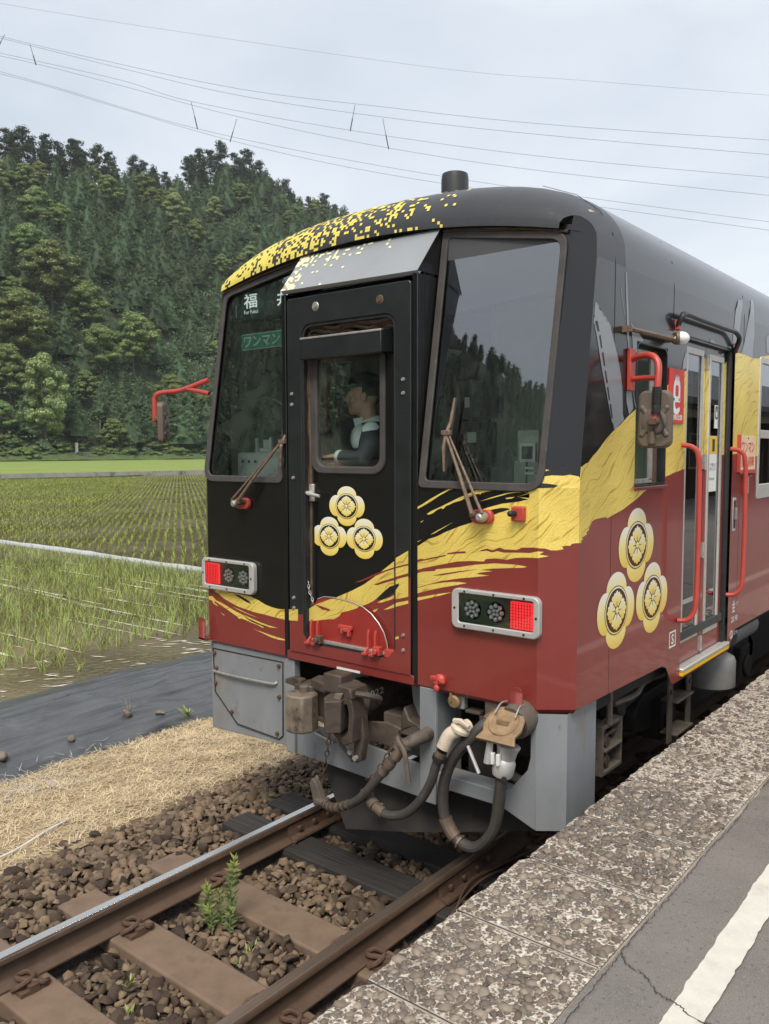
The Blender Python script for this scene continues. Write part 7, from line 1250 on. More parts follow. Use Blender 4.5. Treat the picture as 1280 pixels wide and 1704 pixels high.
def hand(wr, d, up, side):
    """palm, four unequal curled fingers and a thumb"""
    d = d.normalized(); side = side.normalized(); p = wr + d*.045
    t = G().ball((0, 0, 0), (.046, .040, .018), 12, 8); g.add([p + d*v[0] + side*v[1] + up*v[2] for v in t.v], t.f)
    for k, (o, l) in enumerate(((-.030, .066), (-.010, .076), (.010, .071), (.029, .056))):
        b = p + d*.030 + side*o; g.tube([b - d*.02, b + d*l*.40 + up*.008, b + d*l*.78 - up*.006, b + d*l*.92 - up*.026], [.0105, .010, .009, .0075], 8)
    b = p - side*.030 - d*.012; g.tube([b, b - side*.028 + d*.022 - up*.004, b - side*.030 + d*.050 - up*.010], [.013, .011, .008], 8)
hand(NEAR['wr'], Vector((-.92, .1, -.06)), Vector((-.05, 0, 1)), Vector((.1, .95, 0)))
hand(FAR['wr'], FW*1.0 - UP*.3, UP, -RT)
for s in (-1, 1):
    g.tube([tp(0, s*.08, 1.90), tp(.01, s*.09, 1.72), tp(.02, s*.09, 1.55), tp(-.01, s*.09, 1.38), tp(-.02, s*.09, FLOOR + .07)], [.085, .082, .058, .056, .04], 12)
    g.tube([tp(-.05, s*.09, FLOOR + .04), tp(.05, s*.095, FLOOR + .035), tp(.15, s*.10, FLOOR + .03)], [.04, .042, .03], 10)
body_o = g.obj('body', 'skin', dv, smooth=0, fix=False)
def remesh(o, v, sm=6):
    md = o.modifiers.new('remesh', 'REMESH'); md.mode = 'VOXEL'; md.voxel_size = v; md.use_smooth_shade = True
    ms_ = o.modifiers.new('smooth', 'SMOOTH'); ms_.factor = .5; ms_.iterations = sm
remesh(body_o, .0065, 3)
# eye, brow, mouth line: small children
g = G()
for s in (-1, 1): g.ball(tuple(hp(.074, s*.035, .008)), .0085, 10, 8)
g.obj('eyes', 'sign_white', body_o); g = G()
for s in (-1, 1): g.ball(tuple(hp(.0795, s*.036, .008)), .0048, 8, 6); g.tube([hp(.088, s*.018, .029), hp(.086, s*.036, .034), hp(.072, s*.054, .029)], .0042, 6)
g.tube([hp(.089, -.014, -.0665), hp(.093, 0, -.066), hp(.089, .014, -.0665)], .0022, 5); g.obj('face_lines', 'hair', body_o)
# hair
g = G(); t = G().ball((0, 0, 0), (.100, .080, .098), 18, 12)
keep = [i for i, v in enumerate(t.v) if v[0] < .02 and not (v[2] < -.04 and v[0] > -.06)]; ks = set(keep)
g.add([hp(-.016 + v[0], v[1], .022 + v[2]) for v in t.v], [f for f in t.f if all(i in ks for i in f)]); g.obj('hair', 'hair', body_o)
# jacket and trousers over the body
g = G()
g.tube([tp(-.01, 0, 2.43), tp(-.005, 0, 2.36), tp(.0, 0, 2.24), tp(.012, 0, 2.08), tp(.0, 0, 1.92), tp(0, 0, 1.80)], [.085, .155, .165, .155, .150, .155], 18)
for a in (NEAR, FAR): g.tube([tp(0, 0, 2.33), a['sh'], a['sh'].lerp(a['el'], .5) + UP*.004, a['el'], a['el'].lerp(a['wr'], .5), a['el'].lerp(a['wr'], .84)], [.085, .076, .064, .058, .052, .045], 12)
j = g.obj('jacket', 'uniform', dv, smooth=0, fix=False); remesh(j, .012, 5)
g = G()
for s in (-1, 1): g.tube([tp(0, s*.07, 1.95), tp(.01, s*.09, 1.72), tp(.02, s*.09, 1.55), tp(-.01, s*.09, 1.35), tp(-.02, s*.09, FLOOR + .08)], [.115, .10, .08, .075, .075], 12)
remesh(g.obj('trousers', 'uniform', dv, smooth=0, fix=False), .014, 4)
g = G()
for s in (-1, 1): g.tube([tp(-.06, s*.09, FLOOR + .045), tp(.05, s*.095, FLOOR + .045), tp(.17, s*.10, FLOOR + .036)], [.05, .054, .04], 10)
g.obj('shoes', 'cap_cloth', dv)
# shirt: collar, front, cuff
cl = G().tube([hp(-.045, 0, -.135), hp(-.055, 0, -.165), hp(-.06, 0, -.19)], [.066, .078, .098], 18, cap=False); cl.prism([(-.012, 0), (.045, -.01), (.03, -.07), (-.012, -.03)], hp(.012, -.035, -.128), FW, UP, -RT*.014); cl.prism([(-.012, 0), (.045, -.01), (.03, -.07), (-.012, -.03)], hp(.012, .035, -.128), FW, UP, RT*.014)
cl.obj('shirt_collar', 'shirt', dv)
sf = G()
t = G().ball((0, 0, 0), (.060, .085, .09), 16, 10); sf.add([tp(.088 + v[0], -.06 + v[1], 2.325 + v[2]) for v in t.v], t.f)
t = G().ball((0, 0, 0), (.055, .035, .05), 14, 8); sf.add([tp(.015 + v[0], -.205 + v[1], 2.375 + v[2]) for v in t.v], t.f); sf.obj('shirt_front', 'shirt', dv)
sf = G(); sf.prism([(-.05, .0), (-.02, .0), (.03, -.15), (.0, -.15)], tp(.075, -.135, 2.40), FW, UP, -RT*.012); sf.obj('strap', 'uniform', dv)
q = NEAR['wr'] - NEAR['el']; G().tube([NEAR['el'] + q*.80, NEAR['el'] + q*.95], [.043, .040], 14).obj('cuff', 'shirt', dv)
# cap
cp_ = G(); t = G().ball((0, 0, 0), (.108, .088, .085), 20, 12); cp_.add([hp(-.018 + v[0], v[1], .062 + max(v[2], -.012) + .10*max(0, v[0])*.3) for v in t.v], t.f); capo = cp_.obj('cap', 'cap_cloth', dv)
def brim(nm, m, dz):
    b = G(); n = 12; vs = []
    for k in range(n + 1):
        a = R(-72 + 144*k/n); vs.append((hp(-.018 + .104*math.cos(a), .086*math.sin(a), .058 + dz), hp(-.018 + .128*math.cos(a) + .085*max(0, math.cos(a))**1.5, .088*math.sin(a), .058 - .030*max(0, math.cos(a)) + .02*(1 - abs(math.sin(a))) + dz)))
    b.add([p for pr in vs for p in pr], [(2*k, 2*k + 1, 2*k + 3, 2*k + 2) for k in range(n)]); return b.obj(nm, m, capo, smooth=60)
brim('brim_top', 'cap_green', .004); brim('brim_underside', 'cap_green', -.001)
G().b2((-.56, .20, 2.15), (-.27, .40, 2.185)).obj('desk_ledge', 'interior_brown', cabi, bevel=.004); G().b2((-.54, .30, 1.15), (-.44, .40, 2.10)).obj('ledge_stand', 'interior_dark', cabi)
# ================================================================ wooded hill beyond the fields
def leafmat(name, c1, c2, rough=.75, rnd=.22, hue=.018):
    m = mat(name, c1, rough, var=.25, vscale=.9, rnd=rnd, hue=hue, spec=.25); t = m.node_tree; N = t.nodes; K = t.links.new
    hv = [n for n in N if n.type == 'HUE_SAT'][0]; at = N.new('ShaderNodeAttribute'); at.attribute_name = 'leaf'; mi = N.new('ShaderNodeMix'); mi.data_type = 'RGBA'
    K(at.outputs['Fac'], mi.inputs[0]); mi.inputs[6].default_value = (*c1, 1); mi.inputs[7].default_value = (*c2, 1); K(mi.outputs[2], hv.inputs['Color'])
    tl = N.new('ShaderNodeBsdfTranslucent'); ms_ = N.new('ShaderNodeMixShader'); ms_.inputs[0].default_value = .28; out = N['Material Output']
    K(hv.outputs['Color'], tl.inputs['Color']); K(N['Principled BSDF'].outputs[0], ms_.inputs[1]); K(tl.outputs[0], ms_.inputs[2]); K(ms_.outputs[0], out.inputs['Surface']); return m
M['cedar_leaf'] = leafmat('cedar_leaf', (.078, .130, .066), (.22, .295, .14))
M['broad_leaf'] = leafmat('broad_leaf', (.115, .17, .060), (.37, .435, .16))
M['fresh_leaf'] = leafmat('fresh_leaf', (.17, .21, .08), (.42, .47, .22), rnd=.15)
M['ridge_leaf'] = leafmat('ridge_leaf', (.038, .058, .040), (.085, .115, .07), rnd=.15)
M['bark'] = mat('bark', (.10, .085, .07), .9, var=.3, vscale=1.5)
M['bark_pale'] = mat('bark_pale', (.20, .18, .16), .9, var=.3, vscale=1.5)
def cards(name, P, Nn, sz, m, seed, asp=1.5):
    """leaf sprays: one folded kite per point, roughly facing Nn"""
    r = np.random.default_rng(seed); n = len(P); Nn = Nn + r.normal(0, .28, Nn.shape); Nn /= np.linalg.norm(Nn, axis=1)[:, None]
    a = np.cross(Nn, r.normal(0, 1, Nn.shape)); a /= np.linalg.norm(a, axis=1)[:, None]; b = np.cross(Nn, a); s = (sz*r.uniform(.6, 1.35, n))[:, None]
    V = np.stack([P - a*s*asp*.5, P + b*s*.5 + Nn*s*.12, P + a*s*asp*.5, P - b*s*.5 + Nn*s*.12], 1).reshape(-1, 3); i = np.arange(n)*4
    o = npmesh(name, V, np.stack([i, i + 1, i + 2, i + 3], 1), m); at = o.data.attributes.new('leaf', 'FLOAT', 'POINT'); at.data.foreach_set('value', np.repeat(r.uniform(0, 1, n)**1.3, 4).astype(np.float32)); return o
def join_core(o, V, F):  # adds a dark inner core that blocks light through the leaves
    me = o.data; bm = bmesh.new(); bm.from_mesh(me); vs = [bm.verts.new(v) for v in V]
    for f in F:
        try: bm.faces.new([vs[i] for i in f])
        except ValueError: pass
    bm.to_mesh(me); bm.free()
def cedar_crown(seed, H, Rr, m='cedar_leaf', n=2400, low=.16, pw=.75, gap=0.):
    r = np.random.default_rng(seed); P, Nn = [], []
    nb = int(70 + 30*(1 - gap))
    for k in range(nb):
        t = low + (1 - low)*(k + r.random())/nb; t = min(t, .995); az = r.uniform(0, 2*np.pi); L_ = Rr*((1 - t)/(1 - low))**pw*r.uniform(.7, 1.12) + .18; q = max(10, int(n/nb*(.35 + 1.3*(1 - t))))
        s = r.uniform(.35, 1, q)**.5; wd = .30*L_*(1.1 - s*.7); lat = r.normal(0, .5, q)*wd; up_ = r.normal(0, .35, q)*wd + .10*L_*s*s
        d = np.array([np.cos(az), np.sin(az)]); pp = np.stack([d[0]*L_*s - d[1]*lat, d[1]*L_*s + d[0]*lat, t*H - .06*H*s*(1 - t) + up_], 1)
        P.append(pp); nn = np.stack([d[0]*(.6*s), d[1]*(.6*s), .75 + 0*s], 1) + .6*np.stack([-d[1]*lat, d[0]*lat, up_], 1)/np.maximum(wd, .1)[:, None]; Nn.append(nn)
    P, Nn = np.concatenate(P), np.concatenate(Nn); o = cards('crown', P, Nn, .034*H*.52, m, seed)
    g = G(); g.rev([(.02, low*H + .02), (Rr*.62, low*H + .2), (Rr*.5, H*.45), (Rr*.22, H*.78), (.03, H*.95)], (0, 0, 0), n=9); join_core(o, g.v, g.f); return o
def broad_crown(seed, H, Rr, m='broad_leaf', n=3000, low=.28, nc=26, flat=.55):
    r = np.random.default_rng(seed); P, Nn = [], []; g = G()
    for k in range(nc):
        t = low + (1 - low)*r.random()**.85; az = r.uniform(0, 2*np.pi); prof = math.sin(math.pi*min(1, (t - low)/(1 - low)*.80 + .20))**.7
        rr = Rr*prof*r.uniform(.25, .85); c = np.array([rr*math.cos(az), rr*math.sin(az), t*H*.93]); cr = Rr*r.uniform(.24, .42)*(1 if nc < 40 else .62); q = int(n/nc)
        d = r.normal(0, 1, (q, 3)); d[:, 2] = np.abs(d[:, 2])*1.0 - .25; d /= np.linalg.norm(d, axis=1)[:, None]; rad = r.uniform(.80, 1.06, q)[:, None]
        P.append(c + d*rad*np.array([cr, cr, cr*flat])); Nn.append(d*np.array([1, 1, 1.3]) + np.array([0, 0, .35]))
        g.ball(c - np.array([0, 0, .08*cr]), (cr*.84, cr*.84, cr*flat*.80), 7, 5)
    o = cards('crown', np.concatenate(P), np.concatenate(Nn), .014*H + (.14 if nc < 40 else .10), m, seed, 1.25); join_core(o, g.v, g.f); return o
def ridge_crown(seed, H, Rr):
    r = np.random.default_rng(seed); P, Nn = [], []
    for k in range(15):
        t = .35 + .62*k/14; az = r.uniform(0, 2*np.pi); rr = Rr*(1.15 - t)*r.uniform(.2, 1.0); c = np.array([rr*math.cos(az), rr*math.sin(az), t*H]); cr = Rr*r.uniform(.28, .46); q = 90
        d = r.normal(0, 1, (q, 3)); d /= np.linalg.norm(d, axis=1)[:, None]; P.append(c + d*np.array([cr, cr, cr*.6])*r.uniform(.3, 1.05, q)[:, None]); Nn.append(d + np.array([0, 0, .4]))
    return cards('crown', np.concatenate(P), np.concatenate(Nn), .030*H, 'ridge_leaf', seed, 1.4)
def trunk_obj(H, r0, seed, m='bark', bare=.5):
    r = random.Random(seed); g = G(); P = [(r.uniform(-.1, .1)*k, r.uniform(-.1, .1)*k, H*k/5) for k in range(6)]; g.tube(P, [r0*(1 - .17*k) for k in range(6)], 7)
    for k in range(4):
        z = H*(.35 + .13*k); a = r.uniform(0, 6.28); l = H*.16; g.tube([(0, 0, z), (l*.5*math.cos(a), l*.5*math.sin(a), z + l*.35), (l*math.cos(a), l*math.sin(a), z + l*.6)], [r0*.35, r0*.25, r0*.1], 5)
    return g.obj('trunk', m)
# terrain
RU = [-900, -300, 0, 60, 120, 200, 235, 300, 330, 380, 430, 460, 500, 540, 575, 640, 700, 800, 1000, 1280]
RV = [120, 190, 232, 242, 246, 270, 268, 292, 272, 270, 278, 306, 326, 332, 352, 386, 430, 510, 610, 690]
XFOOT, XR = -205., -330.
def ridge_h(y):
    y = np.asarray(y, float); dx = XR - CAM.x; dy = y - CAM.y; zc = dx*_f.x + dy*_f.y; xc = dx*_r.x + dy*_r.y; u = 640 + 1386*xc/np.maximum(zc, 1)
    v = np.interp(u, RU, RV); h = zc*(749 - v)/1386 + 2.26 - 15
    hl = np.interp(y, [-1100, -900, -700, -558, -460, -313, -100, 110], [60, 190, 235, 240, 235, 195, 150, 118])
    return np.where(y < 110, hl, np.maximum(h, 6))
def hillz(X, Y):
    t = np.clip((XFOOT - X)/(XFOOT - XR), 0, 2.2); h = ridge_h(Y); up_ = np.where(t < 1, t*(1.12 - .12*t), 1 - .25*(t - 1)); return -.5 + 1.6*np.clip((-198 - X)/8, 0, 1) + h*up_ + (4*vnoise(X, Y, .035, 3) - 2)*np.clip(t*4, 0, 1)
hl = struct(sheet('hillside', XFOOT + 6, -560, -1150, 900, 0, 'forest_floor', 60, 240, hillz))
# prototypes
rr_ = random.Random(40)
PROTO = {'cedar': [], 'broad': [], 'fresh': [], 'ridge': []}
for k in range(6):
    H = 17 + 1.2*k; PROTO['cedar'].append((cedar_crown(200 + k, H, 6.1 + .4*(k % 3), n=5600, pw=.46 + .07*(k % 3), gap=.2*(k % 2)), trunk_obj(H*.9, .26, k)))
for k in range(5):
    H = 13 + 1.2*k; PROTO['broad'].append((broad_crown(300 + k, H, 5.0 + .6*k, n=7500, nc=64 + 6*k, flat=.7), trunk_obj(H*.75, .28, 20 + k)))
for k in range(2):
    H = 14 + k; PROTO['fresh'].append((broad_crown(340 + k, H, 5.0 + k, 'fresh_leaf', n=7500, nc=70, flat=.8, low=.2), trunk_obj(H*.75, .26, 30 + k)))
for k in range(4): PROTO['ridge'].append((ridge_crown(360 + k, 15 + k, 4.6 + .4*k), trunk_obj(14, .2, 36 + k)))
used = set()
def plant(kind, i, x, y, z, sc, rz, label, cat='tree', group=None, name=None):
    nm = name or {'cedar': 'cedar_tree', 'broad': 'broadleaf_tree', 'fresh': 'broadleaf_tree', 'ridge': 'ridge_tree'}[kind]
    t = thing(nm, label, cat, (x, y, z), group); t.rotation_euler = (0, 0, rz); t.scale = sc if isinstance(sc, tuple) else (sc, sc, sc)
    for o in PROTO[kind][i]:
        c = o if (kind, i) not in used else o.copy()
        if (kind, i) in used: COL.objects.link(c)
        c.parent = t
    used.add((kind, i)); return t
def px_u(x, y, z=0):
    d = Vector((x, y, z)) - CAM; zc = d.dot(_f); return (640 + 1386*d.dot(_r2)/zc, 852 - 1386*d.dot(_u2)/zc, zc)
def at_u(u, x):
    """y on the line x=const seen at picture column u"""
    k = (u - 640)/1386; dx = x - CAM.x; return CAM.y + dx*(_r.x - k*_f.x)/(k*_f.y - _r.y)
TONE = {'cedar': ('dark green conical cedar among the cedars covering the hillside', 'cedars on the hillside'), 'broad': ('rounded mid green broadleaf tree among the cedars on the hillside', 'broadleaf trees on the hillside'),
        'fresh': ('yellowish green broadleaf tree standing out on the hillside', 'yellow green trees on the hillside')}
def zone(lab, x, u):
    t = (XFOOT - x)/125; a = 'low on' if t < .3 else 'halfway up' if t < .62 else 'high on'
    b = 'at the left picture edge' if u < 60 else 'left of the mirror arm' if u < 210 else 'above the mirror arm' if u < 340 else 'beside the roof corner' if u < 480 else 'behind the roof'
    base = 'dark cedar' if 'conical' in lab else 'broadleaf tree' if 'rounded' in lab else 'yellow green tree'
    return base + ' ' + a + ' the hillside, ' + b
pts = []; tries = 0
def okp(x, y, d): return all((x - a)**2 + (y - b)**2 > (d if d > c else c)**2*.8 for a, b, c in pts)
# the pale broadleaf masses seen in the photograph: columns, rows and sizes
for u, v, sc, kind, lab in ((45, 520, 1.45, 'broad', 'large spreading broadleaf tree low on the left of the hillside'), (95, 445, 1.4, 'broad', 'large layered broadleaf tree halfway up the hill near the left edge'), (150, 490, 1.2, 'broad', 'broadleaf tree on the hillside right of the large layered one'), (225, 540, 1.5, 'broad', 'broadest broadleaf tree low on the hill above the red mirror arm'), (170, 560, 1.15, 'broad', 'broadleaf tree low on the hill left of the broadest one'), (300, 335, 1.1, 'fresh', 'yellow green tree high on the hill left of its twin near the ridge'), (365, 335, 1.0, 'fresh', 'yellow green tree high on the hill just above the roof corner'), (335, 375, 1.1, 'broad', 'mid green broadleaf tree below the two yellow green ones near the ridge'), (190, 310, 1.0, 'broad', 'broadleaf tree under the gap in the ridge trees'), (10, 275, 1.3, 'fresh', 'yellow green tree just under the ridge at the left picture edge'), (60, 400, 1.0, 'broad', 'broadleaf tree in mid slope at the left above the large ones'), (250, 300, .9, 'broad', 'small broadleaf tree just under the ridge right of the gap'), (20, 590, 1.2, 'broad', 'broadleaf tree at the hill foot left of the bright green tree')):
    best = None
    for i in range(160):
        x = XFOOT - 3 - 125*i/159; y = at_u(u, x); z = float(hillz(x, y)); uu, vv, zc = px_u(x, y, z + 11*sc)
        if best is None or abs(vv - v) < best[0]: best = (abs(vv - v), x, y, z)
    _, x, y, z = best; pts.append((x, y, 8.5*sc)); i = rr_.randrange(len(PROTO[kind])); plant(kind, i, x, y, z - .4, (sc*1.1, sc*1.1, sc), rr_.uniform(0, 6.28), lab, 'tree', TONE[kind][1])
ncount = {'cedar': 0, 'broad': 0, 'fresh': 0}
while tries < 9000 and ncount['cedar'] < 290:
    tries += 1; x = rr_.uniform(XFOOT - 1, XR - 6); y = rr_.uniform(80, 430); z = float(hillz(x, y)); u, v, zc = px_u(x, y, z)
    if not (-60 < u < 640): continue
    d = rr_.uniform(6.2, 8.2)
    if not okp(x, y, d): continue
    t = (XFOOT - x)/125; k = 'broad' if (vnoise(x, y, .03, 5) > .66 and t < .9) or rr_.random() < .10 else 'cedar'
    if k == 'broad' and rr_.random() < .10: k = 'fresh'
    if ncount[k] > 280: continue
    pts.append((x, y, d)); ncount[k] += 1; i = rr_.randrange(len(PROTO[k])); s = rr_.uniform(.52, .80) if k == 'cedar' else rr_.uniform(.6, .9)
    plant(k, i, x, y, z - .5, (s*rr_.uniform(.95, 1.25), s*rr_.uniform(.95, 1.25), s), rr_.uniform(0, 6.28), zone(TONE[k][0], x, u), 'tree', TONE[k][1])
# ridge line trees against the sky
for u, s in ((-12, 1.1), (8, 1.15), (30, 1.0), (52, 1.15), (66, .9), (92, 1.15), (112, 1.05), (133, 1.2), (152, .95), (176, 1.2), (194, 1.15), (234, .95), (250, 1.0), (266, .75), (284, .8), (303, .6), (322, 1.0), (341, 1.25), (358, 1.2), (378, 1.2), (398, 1.15), (418, 1.2), (437, 1.05), (455, .8), (478, .95), (492, .7), (518, .8), (543, 1.25), (560, .75), (577, .7), (596, .6), (330, 1.0), (410, .9), (40, 1.05), (143, 1.0)):
    x = XR + rr_.uniform(-3, 5); y = at_u(u, x); plant('ridge', rr_.randrange(4), x, y, float(hillz(x, y)) - .6, (s*1.2, s*1.2, s*.95), rr_.uniform(0, 6.28), 'dark open crowned tree on the ridge against the sky, ' + ('left of the gap' if u < 215 else 'right of the gap' if u < 320 else 'in the tall stand' if u < 448 else 'beside the railcar roof'), 'tree', 'ridge trees against the sky')
# single trees at the wood's edge
def edge(kind, i, u, x, hpx, label, wide=1., name=None, base=0.):
    y = at_u(u, x); z = float(hillz(x, y)); _, _, zc = px_u(x, y, z); H0 = {'cedar': 17 + 1.2*i, 'broad': 13 + 1.2*i, 'fresh': 14 + i}[kind]; s = hpx*zc/1386/H0
    pts.append((x, y, 5)); return plant(kind, i, x, y, z - .2 + base, (s*wide, s*wide, s), rr_.uniform(0, 6.28), label, name=name)
edge('fresh', 0, 76, -206.5, 165, 'bright green leafy tree at the foot of the wooded hill left of the stone monument', .82)
edge('cedar', 1, 220, -206, 92, 'small dark cone shaped conifer at the wood edge left of the red mirror arm', .95)
edge('cedar', 2, 305, -206, 78, 'low young conifer at the wood edge beside the railcar', 1.3)
edge('cedar', 4, 322, -208, 66, 'lowest young conifer hugging the left side of the railcar at the wood edge', 1.3)
edge('cedar', 3, 345, -207, 82, 'young conifer at the wood edge half hidden behind the railcar', 1.3)
# bare tall trunks inside the wood's shade
g = None
for k, u in enumerate((128, 168, 181, 196, 205, 232, 246, 262, 275, 288, 300, 316, 332, 108, 92)):
    x = -209 - 3*(k % 3); y = at_u(u, x); t = thing('cedar_tree', 'slender pale cedar trunk in the shade at the wood edge, ' + ('by the monument' if u < 175 else 'left of the mirror' if u < 255 else 'right of the mirror'), 'tree', (x, y, float(hillz(x, y)) - .2), 'tall cedar trunks at the wood edge')
    o = G().tube([(0, 0, 0), (.05, 0, 5), (0, .05, 11)], [.17, .14, .10], 6).obj('trunk', 'bark_pale', t)
    if k == 0: CC = cedar_crown(420, 14, 3.0, n=1500, low=.42); CC.parent = t
    else: c = CC.copy(); COL.objects.link(c); c.parent = t
# undergrowth: shrubs along the foot
def shrub_proto(seed, m): 
    return broad_crown(seed, 2.6, 2.2, m, n=900, low=.05, nc=12, flat=.7)
SHR = [shrub_proto(500, 'broad_leaf'), shrub_proto(501, 'cedar_leaf'), shrub_proto(502, 'broad_leaf')]; su = set()
for k in range(95):
    u = -20 + 380*(k + rr_.random())/95; x = -201.5 - rr_.uniform(0, 7); y = at_u(u, x)
    if abs(u - 128) < 26 and x > -206: continue
    i = rr_.randrange(3); o = SHR[i] if i not in su else SHR[i].copy()
    if i in su: COL.objects.link(o)
    su.add(i); o.name = 'shrub'; s = rr_.uniform(.55, 1.25); o.location = (x, y, float(hillz(x, y)) - .2); o.scale = (s*1.25, s*1.25, s); o.rotation_euler = (0, 0, rr_.uniform(0, 6.28)); tag(o, 'leafy green shrub along the wood edge ' + ('left of the stone monument' if u < 128 else 'between the monument and the mirror' if u < 260 else 'beside the railcar'), 'shrub', 'shrubs along the wood edge')
# grass rim at the hill's foot
ncl = 5200; r = np.random.default_rng(55); X = r.uniform(XR - 4, XFOOT - 2, ncl); Y = r.uniform(85, 430, ncl); Z = hillz(X, Y); cr = r.uniform(1.6, 3.2, ncl); q = 34
d = r.normal(0, 1, (ncl, q, 3)); d[..., 2] = np.abs(d[..., 2]); d /= np.linalg.norm(d, axis=2)[..., None]; P = (np.stack([X, Y, Z + r.uniform(.2, 3.0, ncl)], 1)[:, None, :] + d*cr[:, None, None]*np.array([1, 1, .75])).reshape(-1, 3)
stuff(cards('understory', P, d.reshape(-1, 3) + np.array([0, 0, .4]), .55, 'cedar_leaf', 56, 1.3), 'leafy understory filling the slope between the trees', 'undergrowth')
struct(sheet('grass_bank', -197.5, -205, -150, 420, 0, 'verge_grass', 12, 200, lambda X, Y: -.45 + np.clip((-198 - X)/6, 0, 1)*2.0 + .5*vnoise(X, Y, .4, 6)))
# stone monument on a heap of dark rocks
M['rock'] = mat('rock', (.075, .07, .066), .9, var=.35, vscale=1.2); M['pale_stone'] = mat('pale_stone', (.42, .40, .37), .85, var=.15, vscale=2)
mx_, my_ = -203.2, None; my_ = at_u(128, mx_)
mon = thing('stone_monument', 'small pale stone monument on a heap of dark rocks at the hill foot', 'monument', (mx_, my_, .2))
G().prism([(-.42, 0), (.42, 0), (.36, .5), (.30, .5), (.26, 2.3), (.16, 2.75), (-.16, 2.75), (-.26, 2.3), (-.30, .5), (-.36, .5)], (0, .3, 1.5), (1, 0, 0), (0, 0, 1), (0, -.6, 0)).obj('pillar', 'pale_stone', mon)
rk_ = [stone_shape(600 + k, .7) for k in range(5)]
for k in range(34):
    V, F = rk_[k % 5]; a = rr_.uniform(0, 6.28); q = rr_.random()**.6; s = rr_.uniform(.45, 1.1); x, y = 4.6*q*math.cos(a)*.6, 4.8*q*math.sin(a)
    me = bpy.data.meshes.new('rock'); me.from_pydata((V*s).tolist(), [], F.tolist()); me.materials.append(M['rock']); o = bpy.data.objects.new('rock', me); COL.objects.link(o); o.parent = mon; o.location = (x, y, 1.5*(1 - q) + .1)
# the rest of the wood: off to the left and behind the camera, one mass
r = np.random.default_rng(77); n = 3400; X = r.uniform(XR - 12, XFOOT, n); Y = np.concatenate([r.uniform(-1000, 88, n - 350), r.uniform(430, 760, 350)]); Z = hillz(X, Y); Hh = r.uniform(11, 15, n); Rr = r.uniform(2.8, 4.8, n); q = 90
T = r.uniform(.12, 1, (n, q)); A = r.uniform(0, 2*np.pi, (n, q)); rad = Rr[:, None]*((1 - T)/.88)**.38*r.uniform(.55, 1.1, (n, q)); P = np.stack([X[:, None] + rad*np.cos(A), Y[:, None] + rad*np.sin(A), Z[:, None] + Hh[:, None]*T], 2).reshape(-1, 3); Nn = np.stack([np.cos(A), np.sin(A), .7 + 0*A], 2).reshape(-1, 3)
o = cards('far_wood', P, Nn, 1.25, 'cedar_leaf', 78, 1.3)
g = G()
for x, y, z, h, q_ in zip(X, Y, Z, Hh, Rr): g.rev([(q_*.75, .8), (q_*.5, h*.55), (.05, h*.95)], (x, y, z), n=5)
join_core(o, g.v, g.f); stuff(o, 'dense wood covering the hillside beyond the trees in view', 'wood')
# ================================================================ power lines high over the valley
M['cable'] = mat('cable', (.20, .21, .22), .6, var=.05); M['spacer'] = mat('spacer', (.16, .16, .17), .6)
def ray_at(u, v, yy):
    d = _f + _r2*((u - 640)/1386) - _u2*((v - 852)/1386); t = (yy - CAM.y)/d.y; return CAM + d*t
def ray_d(u, v, dist):
    d = _f + _r2*((u - 640)/1386) - _u2*((v - 852)/1386); return CAM + d*dist
WIRES = [[(-120, -15), (208, 39), (728, 113), (1000, 136), (1400, 168)],
         [(-100, 33), (0, 60), (148, 95), (400, 148), (640, 178), (900, 206), (1280, 233), (1420, 241)],
         [(-100, 41), (12, 66), (200, 113), (400, 159), (640, 195), (900, 224), (1280, 257), (1420, 266)],
         [(-100, 66), (0, 88), (200, 133), (320, 169), (585, 217), (900, 260), (1280, 295), (1420, 306)],
         [(-100, 72), (60, 106), (200, 142), (400, 195), (646, 246), (900, 284), (1280, 325), (1420, 337)],
         [(-100, 95), (0, 119), (110, 150), (328, 214), (600, 270), (900, 318), (1280, 369), (1420, 386)],
         [(-100, 98), (60, 138), (200, 180), (386, 234), (600, 282), (900, 330), (1280, 383), (1420, 401)]]
WL = ['single thin ground wire, highest of the power lines across the sky', 'uppermost of the six paired power cables below the ground wire', 'second of the paired power cables from the top', 'third paired power cable from the top, upper one of the middle pair', 'fourth paired power cable from the top, lower one of the middle pair', 'upper one of the lowest pair of power cables', 'lowest of all the power cables, passing closest over the railcar']
WD = 150.
for k, wv in enumerate(WIRES):
    P = [ray_d(u, v, WD + 6*(k % 2) + 4*(k//2)) for u, v in wv]; P = bez(P, 8)
    o = G().tube(P, .035 if k else .022, 5).obj('power_line', 'cable'); tag(o, WL[k], 'power line', 'power lines across the sky')
for a, b, l in (((8, 57), (-4, 80), 'spacer rod at the far left edge of the sky'), ((50, 74), (60, 108), 'spacer rod between the upper pairs left in the sky'), ((318, 169), (329, 215), 'leaning spacer rod above the pines, left one of two close together'), ((394, 198), (383, 236), 'leaning spacer rod above the pines, right one of two close together'), ((591, 174), (583, 218), 'spacer rod leaning right high above the left roof edge'), ((637, 197), (647, 248), 'spacer rod leaning left high above the roof')):
    p, q = ray_d(*a, WD + 3), ray_d(*b, WD + 6); o = G().tube([p, p.lerp(q, .5), p.lerp(q, .55), q], [.045, .05, .10, .10], 6).obj('spacer_rod', 'spacer'); tag(o, l, 'spacer', 'spacer rods on the power lines')
